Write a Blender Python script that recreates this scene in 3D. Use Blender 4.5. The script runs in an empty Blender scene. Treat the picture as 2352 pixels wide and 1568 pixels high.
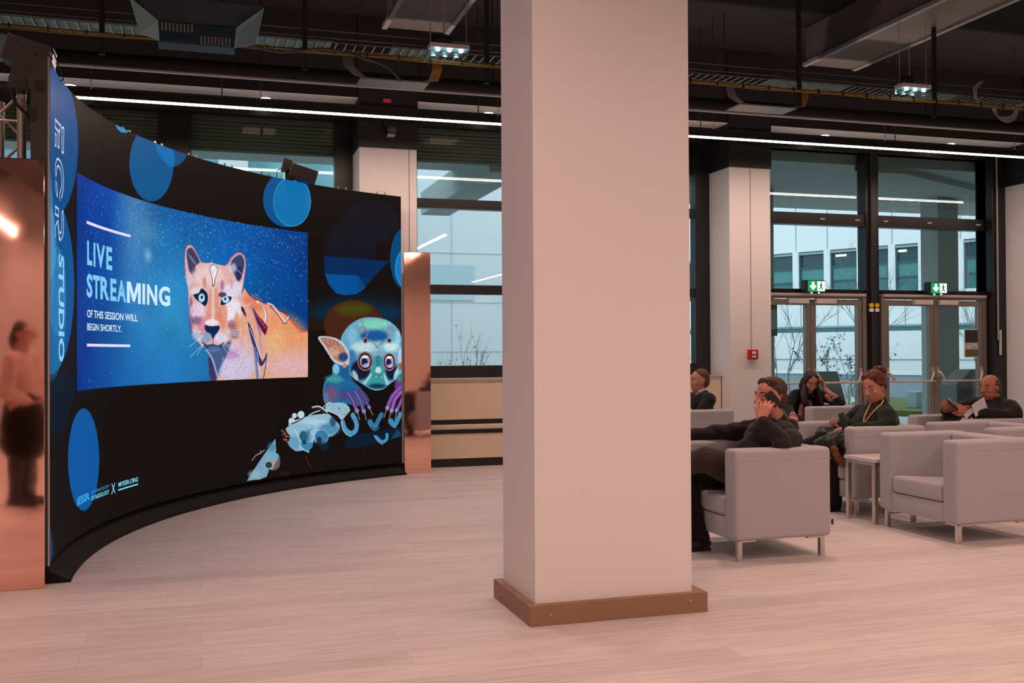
import bpy, math, random
import numpy as np
from mathutils import Vector, Matrix, Euler
R_ = math.radians
SC = bpy.context.scene
COL = SC.collection
random.seed(7)

# ------------------------------------------------------------------ camera, world, exposure, big lamps
cam = bpy.data.cameras.new('camera'); camo = bpy.data.objects.new('camera', cam); COL.objects.link(camo)
YAW, PITCH, ROLL = R_(17.052), R_(0.572), R_(-0.2965)
cf = Vector((math.sin(YAW)*math.cos(PITCH), math.cos(YAW)*math.cos(PITCH), math.sin(PITCH)))
cr0 = Vector((math.cos(YAW), -math.sin(YAW), 0)); cu0 = cr0.cross(cf)
cr = math.cos(ROLL)*cr0 + math.sin(ROLL)*cu0; cu = -math.sin(ROLL)*cr0 + math.cos(ROLL)*cu0
camo.matrix_world = Matrix(((cr.x, cu.x, -cf.x, 0), (cr.y, cu.y, -cf.y, 0), (cr.z, cu.z, -cf.z, 1.30), (0, 0, 0, 1)))
cam.sensor_width = 36; cam.lens = 36*2328.9/2352; cam.clip_start = .05; cam.clip_end = 300
SC.camera = camo
SC.view_settings.view_transform = 'Standard'; SC.view_settings.look = 'None'
SC.view_settings.exposure = 0.0; SC.view_settings.gamma = 1; SC.view_settings.use_curve_mapping = False

world = bpy.data.worlds.new('overcast_sky'); SC.world = world; world.use_nodes = True
bg = world.node_tree.nodes['Background']; bg.inputs[0].default_value = (.80, .90, 1, 1); bg.inputs[1].default_value = 2.3

WARM = (1, .60, .50)
def area(name, loc, sx, sy, w, color=WARM, rot=(0, 0, 0)):
    l = bpy.data.lights.new(name, 'AREA'); l.shape = 'RECTANGLE'; l.size = sx; l.size_y = sy
    l.energy = w; l.color = color
    o = bpy.data.objects.new(name, l); o.location = loc; o.rotation_euler = rot; COL.objects.link(o); return o
# rows of hanging linear luminaires behind the camera, running towards the windows
LAMP_ROWS = [(-3.4, 150), (.6, 132), (4.6, 140), (8.6, 150)]
for x_, w_ in LAMP_ROWS:
    area('linear_lamp_light', (x_, -2.9, 3.60), .10, 13.0, w_)
area('linear_lamp_light', (4, 9.9, 3.60), 16, .03, 185, (1, .66, .55))
# unseen flush panels over the middle of the hall, added to brighten the floor
ADDED_PANELS = [(x, y) for y in (2.6, 6.3) for x in (-2.0, .9, 3.9, 5.6, 8.6)]
for x_, y_ in ADDED_PANELS: area('added_ceiling_light', (x_, y_, 4.86), .4, .4, 19).data.spread = R_(105)
area('added_soffit_uplight', (4, 9.9, 3.705), 16, .03, 62, (1, .68, .58), (math.pi, 0, 0))  # extra light added above the lamp to brighten the white soffit

# ------------------------------------------------------------------ helpers
MATS = {}
def srgb(r, g, b):
    f = lambda c: (c/12.92 if c <= .04045 else ((c+.055)/1.055)**2.4)
    return tuple(f(x/255) for x in (r, g, b))
def mat(name, col=(.5, .5, .5), rough=.6, metal=0, emit=None, es=1, bump=0, bs=60, var=0, vs=8, spec=.5, coat=0, stretch=None, sheen=0):
    if name in MATS: return MATS[name]
    m = bpy.data.materials.new(name); m.use_nodes = True; nt = m.node_tree; N = nt.nodes; L = nt.links
    b = N['Principled BSDF']; b.inputs['Base Color'].default_value = (*col, 1); b.inputs['Roughness'].default_value = rough
    b.inputs['Metallic'].default_value = metal; b.inputs['Specular IOR Level'].default_value = spec
    b.inputs['Coat Weight'].default_value = coat; b.inputs['Sheen Weight'].default_value = sheen
    if emit: b.inputs['Emission Color'].default_value = (*emit, 1); b.inputs['Emission Strength'].default_value = es
    tc = N.new('ShaderNodeTexCoord'); mp = N.new('ShaderNodeMapping'); L.new(tc.outputs['Object'], mp.inputs[0])
    if stretch: mp.inputs['Scale'].default_value = stretch
    if var:
        n = N.new('ShaderNodeTexNoise'); n.inputs['Scale'].default_value = vs; n.inputs['Detail'].default_value = 5; L.new(mp.outputs[0], n.inputs['Vector'])
        r = N.new('ShaderNodeValToRGB'); r.color_ramp.elements[0].position = .3; r.color_ramp.elements[1].position = .7
        r.color_ramp.elements[0].color = (*[max(0, c*(1-var)) for c in col], 1); r.color_ramp.elements[1].color = (*[min(1, c*(1+var)) for c in col], 1)
        L.new(n.outputs[0], r.inputs[0]); L.new(r.outputs[0], b.inputs['Base Color'])
    if bump:
        n = N.new('ShaderNodeTexNoise'); n.inputs['Scale'].default_value = bs; n.inputs['Detail'].default_value = 4; L.new(mp.outputs[0], n.inputs['Vector'])
        bp = N.new('ShaderNodeBump'); bp.inputs['Strength'].default_value = bump; bp.inputs['Distance'].default_value = .01
        L.new(n.outputs[0], bp.inputs['Height']); L.new(bp.outputs[0], b.inputs['Normal'])
    MATS[name] = m; return m

class MB:
    """collects faces of one part; build() links it as one mesh object"""
    def __init__(s): s.v = []; s.f = []; s.g = []
    def add(s, vs, fs):
        o = len(s.v); s.g.append((list(vs), list(fs))); s.v += [tuple(x) for x in vs]; s.f += [tuple(i+o for i in f) for f in fs]; return s
    def box(s, x0, x1, y0, y1, z0, z1, M=None):
        vs = [Vector((x, y, z)) for x in (x0, x1) for y in (y0, y1) for z in (z0, z1)]
        if M: vs = [M @ v for v in vs]
        return s.add(vs, [(0, 1, 3, 2), (4, 6, 7, 5), (0, 4, 5, 1), (2, 3, 7, 6), (0, 2, 6, 4), (1, 5, 7, 3)])
    def tube(s, pts, r, n=8, cap=True):
        pts = [Vector(p) for p in pts]; rs = r if isinstance(r, (list, tuple)) else [r]*len(pts)
        vs = []; fs = []; prev = None
        for i, p in enumerate(pts):
            t = (pts[min(i+1, len(pts)-1)] - pts[max(i-1, 0)]).normalized()
            a = prev if prev is not None else (Vector((0, 0, 1)) if abs(t.z) < .9 else Vector((1, 0, 0)))
            u = (a - t*a.dot(t)).normalized(); prev = u; w = t.cross(u)
            for k in range(n):
                q = 2*math.pi*k/n; vs.append(p + (u*math.cos(q)+w*math.sin(q))*rs[i])
        for i in range(len(pts)-1):
            for k in range(n): fs.append((i*n+k, i*n+(k+1) % n, (i+1)*n+(k+1) % n, (i+1)*n+k))
        if cap: fs.append(tuple(range(n-1, -1, -1))); fs.append(tuple((len(pts)-1)*n+k for k in range(n)))
        return s.add(vs, fs)
    def cap(s, a, ra, b, rb=None, n=12):
        """tapered capsule with round ends"""
        rb = ra if rb is None else rb; a = Vector(a); b = Vector(b); d = b-a
        if d.length < 1e-5: d = Vector((0, 0, 1e-4))
        t = d.normalized(); P = []; Rr = []
        for k in range(1, 6): q = math.pi/2*(1-k/5); P.append(a - t*ra*math.sin(q)); Rr.append(ra*math.cos(q)+1e-4)
        P[0:0] = [a-t*ra*1.0]; Rr[0:0] = [1e-4]
        for k in range(0, 6): q = math.pi/2*k/5; P.append(b + t*rb*math.sin(q)); Rr.append(rb*math.cos(q)+1e-4)
        u = (Vector((0, 0, 1)) if abs(t.z) < .9 else Vector((1, 0, 0))); u = (u-t*u.dot(t)).normalized(); w = t.cross(u)
        vs = []; fs = []
        for p, r in zip(P, Rr):
            for k in range(n): q = 2*math.pi*k/n; vs.append(p+(u*math.cos(q)+w*math.sin(q))*r)
        for i in range(len(P)-1):
            for k in range(n): fs.append((i*n+k, i*n+(k+1) % n, (i+1)*n+(k+1) % n, (i+1)*n+k))
        fs.append(tuple(range(n-1, -1, -1))); fs.append(tuple((len(P)-1)*n+k for k in range(n)))
        return s.add(vs, fs)
    def chain(s, pts, rs, n=12):
        for i in range(len(pts)-1): s.cap(pts[i], rs[i], pts[i+1], rs[i+1], n)
        return s
    def ell(s, c, r, M=None, n=16, m=10):
        vs = []; fs = []; r = (r, r, r) if isinstance(r, (int, float)) else r
        for i in range(m+1):
            q = math.pi*i/m
            for k in range(n):
                w = 2*math.pi*k/n; rr = max(math.sin(q), 1e-3)
                p = Vector((r[0]*rr*math.cos(w), r[1]*rr*math.sin(w), r[2]*math.cos(q)))
                vs.append((M @ p if M else p) + Vector(c))
        for i in range(m):
            for k in range(n): fs.append((i*n+k, (i+1)*n+k, (i+1)*n+(k+1) % n, i*n+(k+1) % n))
        fs.append(tuple(range(n))); fs.append(tuple(m*n+k for k in range(n-1, -1, -1)))
        return s.add(vs, fs)
    def cyl(s, c, r, h, axis='z', n=20):
        d = {'x': Vector((h, 0, 0)), 'y': Vector((0, h, 0)), 'z': Vector((0, 0, h))}[axis]
        return s.tube([c, Vector(c)+d], r, n)
    def prism(s, pts, a0, a1, axis='y'):
        """polygon (2-D) pushed between a0 and a1 along an axis"""
        def P(q, a):
            return {'y': (q[0], a, q[1]), 'x': (a, q[0], q[1]), 'z': (q[0], q[1], a)}[axis]
        n = len(pts); vs = [P(q, a0) for q in pts]+[P(q, a1) for q in pts]
        return s.add(vs, [tuple(range(n)), tuple(range(2*n-1, n-1, -1))]+[(i, (i+1) % n, n+(i+1) % n, n+i) for i in range(n)])
    def build(s, name, m, parent=None, bevel=0, smooth=False, world=True, seg=2):
        me = bpy.data.meshes.new(name)
        vs = s.v
        if parent is not None and world:
            r = parent
            while r.parent: r = r.parent
            inv = Matrix.LocRotScale(r.location, r.rotation_euler, None).inverted()
            vs = [tuple(inv @ Vector(v)) for v in s.v]
        me.from_pydata(vs, [], s.f); me.materials.append(m)
        import bmesh as _b
        bm = _b.new(); bm.from_mesh(me); _b.ops.recalc_face_normals(bm, faces=bm.faces)
        if bevel:
            es = [e for e in bm.edges if len(e.link_faces) == 2 and e.calc_face_angle(0) > .5]
            _b.ops.bevel(bm, geom=es, offset=bevel, segments=seg, profile=.5, affect='EDGES', clamp_overlap=True)
        bm.to_mesh(me); bm.free()
        o = bpy.data.objects.new(name, me); COL.objects.link(o)
        if smooth:
            for p in me.polygons: p.use_smooth = True
            if smooth != 2: me.set_sharp_from_angle(angle=R_(50))
        if parent is not None: o.parent = parent
        return o
def build_each(q, name, m, parent, **k):
    """every solid collected in q becomes a part of its own"""
    for vs, fs in q.g: p = MB(); p.add(vs, fs); p.build(name, m, parent, **k)
def tag(o, label=None, cat=None, group=None, kind=None):
    if label: o['label'] = label
    if cat: o['category'] = cat
    if group: o['group'] = group
    if kind: o['kind'] = kind
    return o
def thing(name, label, cat, loc=(0, 0, 0), rz=0, group=None, kind=None):
    o = bpy.data.objects.new(name, None); o.empty_display_size = .1; o.location = loc; o.rotation_euler = (0, 0, rz); COL.objects.link(o)
    return tag(o, label, cat, group, kind)
def kids(o): return [c for c in COL.objects if c.parent == o]
def dup(root, loc, rz=None, label=None, skip=()):
    r = root.copy(); COL.objects.link(r); r.location = loc
    if rz is not None: r.rotation_euler = (0, 0, rz)
    if label: r['label'] = label
    for ch in kids(root):
        if ch.name.split('.')[0] in skip: continue
        c = ch.copy(); COL.objects.link(c); c.parent = r
        for g in kids(ch):
            d = g.copy(); COL.objects.link(d); d.parent = c
    return r
def structure(o): o['kind'] = 'structure'; return o
def remesh(mb, name, m, parent, voxel=.006, it=3, noise=0, nf=30):
    """one continuous skin over overlapping solids"""
    o = mb.build(name, m, parent)
    md = o.modifiers.new('r', 'REMESH'); md.mode = 'VOXEL'; md.voxel_size = voxel; md.use_smooth_shade = True
    sm = o.modifiers.new('s', 'SMOOTH'); sm.factor = .5; sm.iterations = it
    dg = bpy.context.evaluated_depsgraph_get(); me = bpy.data.meshes.new_from_object(o.evaluated_get(dg))
    o.modifiers.clear(); old = o.data; o.data = me; bpy.data.meshes.remove(old)
    if not me.materials: me.materials.append(m)
    if noise:
        n = len(me.vertices); co = np.empty(n*3); me.vertices.foreach_get('co', co); co = co.reshape(-1, 3)
        no = np.empty(n*3); me.vertices.foreach_get('normal', no); no = no.reshape(-1, 3)
        d = np.sin(co[:, 0]*nf+np.sin(co[:, 2]*nf*.7)*2)*np.sin(co[:, 2]*nf*1.3+np.cos(co[:, 1]*nf*.9)*2)
        me.vertices.foreach_set('co', (co+no*(d*noise)[:, None]).ravel())
    for p in me.polygons: p.use_smooth = True
    return o

# ------------------------------------------------------------------ materials
WHITE = mat('white_wall_paint', (.78, .76, .74), .7, bump=.05, bs=250)
BLACK = mat('black_paint', (.012, .011, .011), .45)
MATTB = mat('matt_black_ceiling', (.006, .006, .006), .9)
FRAME = mat('black_window_frame', (.010, .011, .012), .3)
STEEL = mat('brushed_steel', (.62, .58, .54), .28, 1)
ALU = mat('bronze_anodised_aluminium', (.34, .30, .27), .38, .7)
GREY = mat('grey_plastic', (.5, .48, .46), .5)
DGREY = mat('dark_grey_metal', (.05, .045, .045), .45, .3)

def floor_mat():
    m = bpy.data.materials.new('pale_oak_planks'); m.use_nodes = True; nt = m.node_tree; N = nt.nodes; L = nt.links
    b = N['Principled BSDF']; tc = N.new('ShaderNodeTexCoord')
    br = N.new('ShaderNodeTexBrick'); L.new(tc.outputs['Object'], br.inputs['Vector'])
    br.inputs['Scale'].default_value = 1; br.inputs['Brick Width'].default_value = 1.35; br.inputs['Row Height'].default_value = .19
    br.inputs['Mortar Size'].default_value = .0012; br.inputs['Mortar Smooth'].default_value = .3; br.offset = .37; br.squash = 1
    br.inputs['Color1'].default_value = (*[c*.93 for c in (.67, .63, .605)], 1); br.inputs['Color2'].default_value = (.72, .68, .65, 1)
    br.inputs['Mortar'].default_value = (.50, .44, .40, 1)
    mp = N.new('ShaderNodeMapping'); L.new(tc.outputs['Object'], mp.inputs[0]); mp.inputs['Scale'].default_value = (1.6, 26, 1)
    n = N.new('ShaderNodeTexNoise'); n.inputs['Scale'].default_value = 1.6; n.inputs['Detail'].default_value = 6; n.inputs['Distortion'].default_value = .6; L.new(mp.outputs[0], n.inputs['Vector'])
    mx = N.new('ShaderNodeMix'); mx.data_type = 'RGBA'; mx.blend_type = 'MULTIPLY'; mx.inputs[0].default_value = 1
    r = N.new('ShaderNodeValToRGB'); r.color_ramp.elements[0].position = .3; r.color_ramp.elements[0].color = (.78, .76, .75, 1); r.color_ramp.elements[1].position = .72; r.color_ramp.elements[1].color = (1, 1, 1, 1)
    L.new(n.outputs[0], r.inputs[0]); L.new(br.outputs[0], mx.inputs[6]); L.new(r.outputs[0], mx.inputs[7]); L.new(mx.outputs[2], b.inputs['Base Color'])
    b.inputs['Roughness'].default_value = .52; b.inputs['Specular IOR Level'].default_value = .35
    bp = N.new('ShaderNodeBump'); bp.inputs['Strength'].default_value = .06; bp.inputs['Distance'].default_value = .004
    L.new(n.outputs[0], bp.inputs['Height']); L.new(bp.outputs[0], b.inputs['Normal'])
    return m
FLOOR = floor_mat()
def glass_mat(name='tinted_window_glass', tint=(.78, .86, .86), refl=.07):
    m = bpy.data.materials.new(name); m.use_nodes = True; nt = m.node_tree; N = nt.nodes; L = nt.links
    N.remove(N['Principled BSDF']); out = N['Material Output']
    t = N.new('ShaderNodeBsdfTransparent'); t.inputs[0].default_value = (*tint, 1)
    g = N.new('ShaderNodeBsdfGlossy'); g.inputs['Roughness'].default_value = .0; g.inputs[0].default_value = (.9, .95, .95, 1)
    x = N.new('ShaderNodeMixShader'); x.inputs[0].default_value = refl
    L.new(t.outputs[0], x.inputs[1]); L.new(g.outputs[0], x.inputs[2]); L.new(x.outputs[0], out.inputs[0])
    return m
GLASS = glass_mat()
def copper_mat():
    m = mat('polished_copper', (.92, .51, .41), .05, 1); nt = m.node_tree; N = nt.nodes; L = nt.links; b = N['Principled BSDF']
    tc = N.new('ShaderNodeTexCoord'); n = N.new('ShaderNodeTexNoise'); n.inputs['Scale'].default_value = 3.2; n.inputs['Detail'].default_value = 1.5
    mp = N.new('ShaderNodeMapping'); mp.inputs['Scale'].default_value = (1, 1, .8); L.new(tc.outputs['Object'], mp.inputs[0]); L.new(mp.outputs[0], n.inputs['Vector'])
    bp = N.new('ShaderNodeBump'); bp.inputs['Strength'].default_value = .11; bp.inputs['Distance'].default_value = .02
    L.new(n.outputs[0], bp.inputs['Height']); L.new(bp.outputs[0], b.inputs['Normal']); return m
COPPER = copper_mat()
UPH = mat('pale_grey_upholstery', (.42, .42, .435), .8, bump=.12, bs=220, sheen=.15)
UPH2 = mat('pale_grey_upholstery_seam', (.44, .43, .44), .8)

# ------------------------------------------------------------------ room shell
structure(MB().box(-9, 17, -10, 11.6, -.1, 0).build('floor', FLOOR))
structure(MB().box(-9, 17, -10, 11.6, 4.95, 5.1).build('ceiling', MATTB))
structure(MB().box(-9, 17, -10.15, -10, 0, 4.95).build('wall_rear', WHITE))
structure(MB().box(-9.15, -9, -10, 11.6, 0, 4.95).build('wall_left', WHITE))
structure(MB().box(17, 17.15, -10, 11.6, 0, 4.95).build('wall_right', WHITE))
# black bulkhead above the windows and soffit with its downlights
structure(MB().box(-9, 17, 10.95, 11.6, 4.06, 4.95).build('wall_front', MATTB))
def pier(x0, x1, seam):
    p = thing('wall_pier', None, None, (x0, 10.94, 0), kind='structure')
    MB().box(x0, x1, 10.94, 11.62, 0, 3.52).build('pier_face', WHITE, p)
    MB().box(x0-.012, x1+.012, 10.925, 11.60, 3.52, 4.95).build('black_shroud', BLACK, p)
    MB().box(seam-.004, seam+.004, 10.935, 10.942, 0 if seam < 5 else 1.31, 3.52).build('seam', mat('seam_tone', (.35, .3, .28), .8), p)  # the seam strip has its own dark pinkish tone
    MB().box(x0-.01, x1+.01, 10.925, 11.1, 0, .09).build('skirting', BLACK, p)
    return p
pier(-3.28, -2.66, -3.0); pier(1.64, 2.27, 2.185); pier(6.115, 6.675, 6.40); pier(10.56, 11.2, 10.9); pier(15.05, 15.7, 15.4)
SOF = mat('white_soffit', (.84, .83, .82), .7)
for n_, (x0, x1) in enumerate([(-2.65, 1.63), (2.28, 6.10), (6.69, 10.55)]):
    structure(MB().box(x0, x1, 10.95, 11.40, 4.045, 4.058).build('trim_%d' % (n_+1), SOF))
    structure(MB().box(x0, x1, 11.40, 11.56, 3.90, 4.06).build('trim_%d' % (n_+4), BLACK))

def pane(x0, x1, z0, z1, parent, y=11.52):
    return MB().box(x0, x1, y, y+.006, z0, z1).build('pane', GLASS, parent)
BLIND = mat('brown_roller_shutter', (.34, .31, .23), .5, .2)
def win_bay(i, x0, x1, mull, edge=.2):
    w = thing('window_%d' % i, None, None, (x0, 11.5, 0), kind='structure')
    f = MB()
    for a, b in ((x0, x0+edge*.55), (mull-.17, mull+.17), (x1-edge, x1)): f.box(a, b, 11.44, 11.58, 1.0, 3.91)
    for a, b in ((1.0, 1.14), (1.97, 2.08), (2.965, 3.075), (3.88, 3.96)): f.box(x0, x1, 11.455, 11.575, a, b)
    f.build('window_frame', FRAME, w, bevel=.004)
    for a, b in ((x0+edge*.55, mull-.17), (mull+.17, x1-edge)):
        for c, d in ((1.14, 1.97), (2.08, 2.965), (3.075, 3.88)): pane(a, b, c, d, w)
    s = MB()
    for a, b in ((x0, mull-.1), (mull+.1, x1)):
        for k in range(9): s.tube([(a, 11.64, 3.545+k*.042), (b, 11.64, 3.545+k*.042)], .024, 8)
    s.build('roller_shutter', BLIND, w, smooth=True)
    return w
win_bay(1, -2.66, 1.64, -.265); win_bay(2, 2.27, 6.115, 4.19); win_bay(4, 11.2, 15.05, 13.1)
for x0, x1 in ((-9, -3.28), (15.7, 17)): structure(MB().box(x0, x1, 11.2, 11.62, 0, 4.06).build('wall_front', WHITE))
# panelled convector bench below the windows
BEIGE = mat('beige_cladding', (.80, .65, .49), .55)
def bench(x0, x1, n):
    t = thing('trim_%d' % n, None, None, (x0, 11.15, 0), kind='structure')
    MB().box(x0, x1, 11.17, 11.56, 0, .99).build('core', BLACK, t)
    MB().box(x0, x1, 11.15, 11.17, .095, .375).build('lower_panel', BEIGE, t, bevel=.003)
    MB().box(x0, x1, 11.12, 11.17, .425, .48).build('rail', mat('pale_rail', (.72, .62, .48), .5), t, bevel=.008, smooth=True)
    MB().box(x0, x1, 11.15, 11.17, .535, .985).build('upper_panel', BEIGE, t, bevel=.003)
    MB().box(x0, x1, 11.13, 11.50, .985, 1.0).build('sill', mat('sill_board', (.6, .52, .42), .4), t)
bench(-2.65, 1.63, 7); bench(2.28, 6.10, 8); bench(11.21, 15.04, 9)

# ------------------------------------------------------------------ door bay
w = thing('window_3', None, None, (6.69, 11.5, 0), kind='structure')
f = MB()
for a, b in ((6.69, 6.74), (8.40, 8.60), (10.34, 10.56)): f.box(a, b, 11.42, 11.60, 0, 3.91)
for a, b in ((2.035, 2.095), (2.93, 3.085), (3.90, 3.96)): f.box(6.69, 10.56, 11.44, 11.58, a, b)
f.box(10.34, 10.56, 11.30, 11.62, 0, 3.96)
f.build('window_frame', FRAME, w, bevel=.004)
f = MB()
f.box(8.455, 8.545, 11.38, 11.43, 0, 3.9); f.build('centre_post', mat('dark_post', (.022, .022, .024), .35), w, bevel=.01)
for a, b in ((6.74, 8.40), (8.60, 10.34)):
    pane(a, b, 2.095, 2.93, w); pane(a, b, 3.085, 3.90, w)
for x in (7.75, 8.28, 8.72, 9.42, 10.22): MB().box(x-.035, x+.035, 11.425, 11.44, 3.0, 3.018).build('drain_cap', GREY, w)
MB().cyl((10.40, 11.28, 1.42), .014, 2.5).build('conduit', mat('grey_conduit', (.35, .31, .28), .4, .5), w, smooth=True)
MB().cyl((10.435, 11.28, 1.22), .018, .34).build('crank_handle', GREY, w, smooth=True)
def door(n, x0, x1):
    d = thing('door_%d' % n, None, None, (x0, 11.45, 0), kind='structure')
    m = (x0+x1)/2
    f = MB(); f.box(x0, x1, 11.40, 11.50, 1.97, 2.03); f.box(x0, x0+.05, 11.40, 11.5, 0, 1.97); f.box(x1-.05, x1, 11.40, 11.5, 0, 1.97)
    f.build('door_frame', ALU, d, bevel=.003)
    for a, b, s in ((x0+.055, m-.004, 1), (m+.004, x1-.055, -1)):
        f = MB(); f.box(a, a+.075, 11.42, 11.48, .01, 1.96); f.box(b-.075, b, 11.42, 11.48, .01, 1.96)
        f.box(a+.075, b-.075, 11.42, 11.48, 1.885, 1.96); f.box(a+.075, b-.075, 11.42, 11.48, .01, .12)
        leaf = f.build('door_leaf', ALU, d, bevel=.003)
        MB().box(a+.075, b-.075, 11.447, 11.453, .12, 1.885).build('pane', GLASS, leaf)
        pb = MB(); pb.tube([(a+.05, 11.35, .875), (b-.05, 11.35, .875)], .014, 10)
        for x in (a+.035, b-.035):
            dx = .09 if x < m-.4 or (m < x < m+.2) else -.09
            pb.tube([(x, 11.415, 1.0), (x+dx*.15, 11.37, .99), (x+dx*.55, 11.35, .93), (x+dx*.8, 11.35, .875)], .016, 8)
            pb.box(x-.02, x+.02, 11.395, 11.42, .93, 1.06)
        pb.build('push_bar', mat('satin_bar', (.62, .52, .46), .35, .6), leaf, smooth=True)
        cx = b-.2 if s > 0 else a+.2
        MB().box(cx-.15, cx+.15, 11.36, 11.42, 1.90, 1.965).build('door_closer', GREY, leaf, bevel=.006)
    MB().box(x0+.02, x1-.02, 11.37, 11.41, 2.0, 2.035).build('head_rail', mat('head_rail_grey', (.5, .44, .40), .4, .3), d, bevel=.004)
    return d
door(1, 6.72, 8.385); door(2, 8.62, 10.32)
for x in (8.445, 8.53):
    t = thing('door_release_button', 'round yellow door release button on the %s side of the black post between the doors' % ('left' if x < 8.5 else 'right'), 'button', (x, 11.37, 1.87), group='yellow door buttons')
    MB().cyl((x, 11.365, 1.885), .03, .03, 'y').build('button', mat('yellow_plastic', srgb(225, 175, 40), .4), t, smooth=True)
    MB().box(x-.028, x+.028, 11.365, 11.395, 1.80, 1.845).build('tag', mat('white_tag', (.75, .72, .7), .5), t, bevel=.003)
# poster on the right hand leaf
t = thing('poster', 'dark poster with a pale picture stuck on the right-hand door glass', 'poster', (10.09, 11.43, 1.18))
MB().box(9.965, 10.215, 11.430, 11.436, 1.185, 1.575).build('sheet', mat('poster_border', (.72, .72, .74), .4), t)
MB().box(9.98, 10.20, 11.427, 11.430, 1.39, 1.565).build('upper_print', mat('poster_dark', (.03, .028, .028), .4), t)
MB().box(9.98, 10.20, 11.427, 11.430, 1.20, 1.30).build('lower_print', mat('poster_green', (.11, .11, .035), .4), t)
q = MB(); q.add([(9.98, 11.428, 1.30), (10.2, 11.428, 1.31), (10.2, 11.428, 1.39), (9.98, 11.428, 1.39)], [(0, 1, 2, 3)])
q.ell((10.03, 11.428, 1.345), (.03, .002, .03)); q.build('picture', mat('poster_picture', (.45, .44, .45), .4, var=.7, vs=30), t)
# exit signs over both doors
GRN = mat('exit_green', srgb(0, 110, 60), .4, emit=srgb(10, 150, 85), es=.9)
EWH = mat('exit_white', (.8, .85, .85), .4, emit=(.82, 1, .92), es=1.0)
def exit_sign(x0, lab):
    t = thing('exit_sign', lab, 'exit sign', (x0+.13, 11.34, 2.04), group='green exit signs over the doors')
    MB().box(x0-.035, x0+.25, 11.30, 11.40, 2.045, 2.20).build('housing', BLACK, t, bevel=.004)
    MB().box(x0, x0+.25, 11.292, 11.30, 2.05, 2.19).build('face', GRN, t)
    a = MB(); cx = x0+.07; y = (11.286, 11.292)
    a.prism([(cx-.016, 2.175), (cx+.016, 2.175), (cx+.016, 2.13), (cx+.042, 2.13), (cx+.045, 2.115), (cx, 2.068), (cx-.045, 2.115), (cx-.042, 2.13), (cx-.016, 2.13)], *y)
    a.build('arrow', EWH, t)
    MB().box(x0+.135, x0+.242, 11.286, 11.292, 2.058, 2.182).build('pictogram_panel', EWH, t)
    b = MB(); px = x0+.185
    b.cyl((px, 11.28, 2.162), .009, .006, 'y', 10)
    for pts in ([(px-.004, 2.15), (px+.008, 2.15), (px+.002, 2.115), (px-.012, 2.115)], [(px, 2.148), (px+.03, 2.135), (px+.03, 2.128), (px, 2.138)], [(px, 2.148), (px-.028, 2.125), (px-.022, 2.12), (px, 2.138)],
                [(px, 2.118), (px+.022, 2.098), (px+.02, 2.07), (px+.012, 2.07), (px+.012, 2.095), (px-.01, 2.112)], [(px-.006, 2.12), (px-.012, 2.095), (px-.034, 2.085), (px-.034, 2.078), (px-.004, 2.088), (px+.002, 2.112)]):
        b.prism(pts, 11.281, 11.286)
    b.build('running_figure', mat('exit_figure_green', srgb(0, 90, 50), .5), t)
    l = MB(); l.ell((x0+.06, 11.31, 2.035), (.012, .012, .008)); l.ell((x0+.17, 11.31, 2.035), (.012, .012, .008)); build_each(l, 'lamp', mat('warm_glow', (1, .9, .7), .5, emit=(1, .85, .6), es=4), t)
    return t
exit_sign(7.435, 'green running-man exit sign above the left pair of glass doors')
exit_sign(9.325, 'green running-man exit sign above the right pair of glass doors')
t = thing('fire_alarm_call_point', 'red fire alarm call point on the white pier beside the doors', 'fire alarm', (6.405, 10.93, 1.19))
MB().box(6.345, 6.465, 10.885, 10.945, 1.19, 1.31).build('case', mat('alarm_red', srgb(190, 18, 28), .35), t, bevel=.006)
MB().box(6.378, 6.432, 10.879, 10.886, 1.215, 1.29).build('face', mat('alarm_white', (.75, .7, .7), .4), t)
q = MB(); q.box(6.382, 6.396, 10.876, 10.88, 1.242, 1.256); q.box(6.412, 6.428, 10.876, 10.88, 1.242, 1.256); q.cyl((6.404, 10.876, 1.249), .007, .004, 'y', 10); q.build('marks', BLACK, t)
# the round ceiling downlights in the soffit
DL = mat('downlight_glow', (1, 1, 1), .5, emit=(1, .86, .72), es=9)
dnames = [(-1.27, 'first recessed downlight from the left, above the screen top'), (.67, 'second recessed downlight, above the middle of the left window'), (3.16, 'recessed downlight just left of the big white pillar'), (7.62, 'recessed downlight above the left pair of doors'), (9.56, 'recessed downlight above the right pair of doors')]
for x, lab in dnames:
    t = thing('downlight', lab, 'downlight', (x, 11.18, 4.04), group='recessed downlights in the white soffit')
    MB().cyl((x, 11.18, 4.036), .062, .012, n=24).build('trim_ring', mat('downlight_ring', (.8, .8, .8), .4), t, smooth=True)
    MB().cyl((x, 11.18, 4.030), .050, .012, n=24).build('lens', DL, t, smooth=True)
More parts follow.
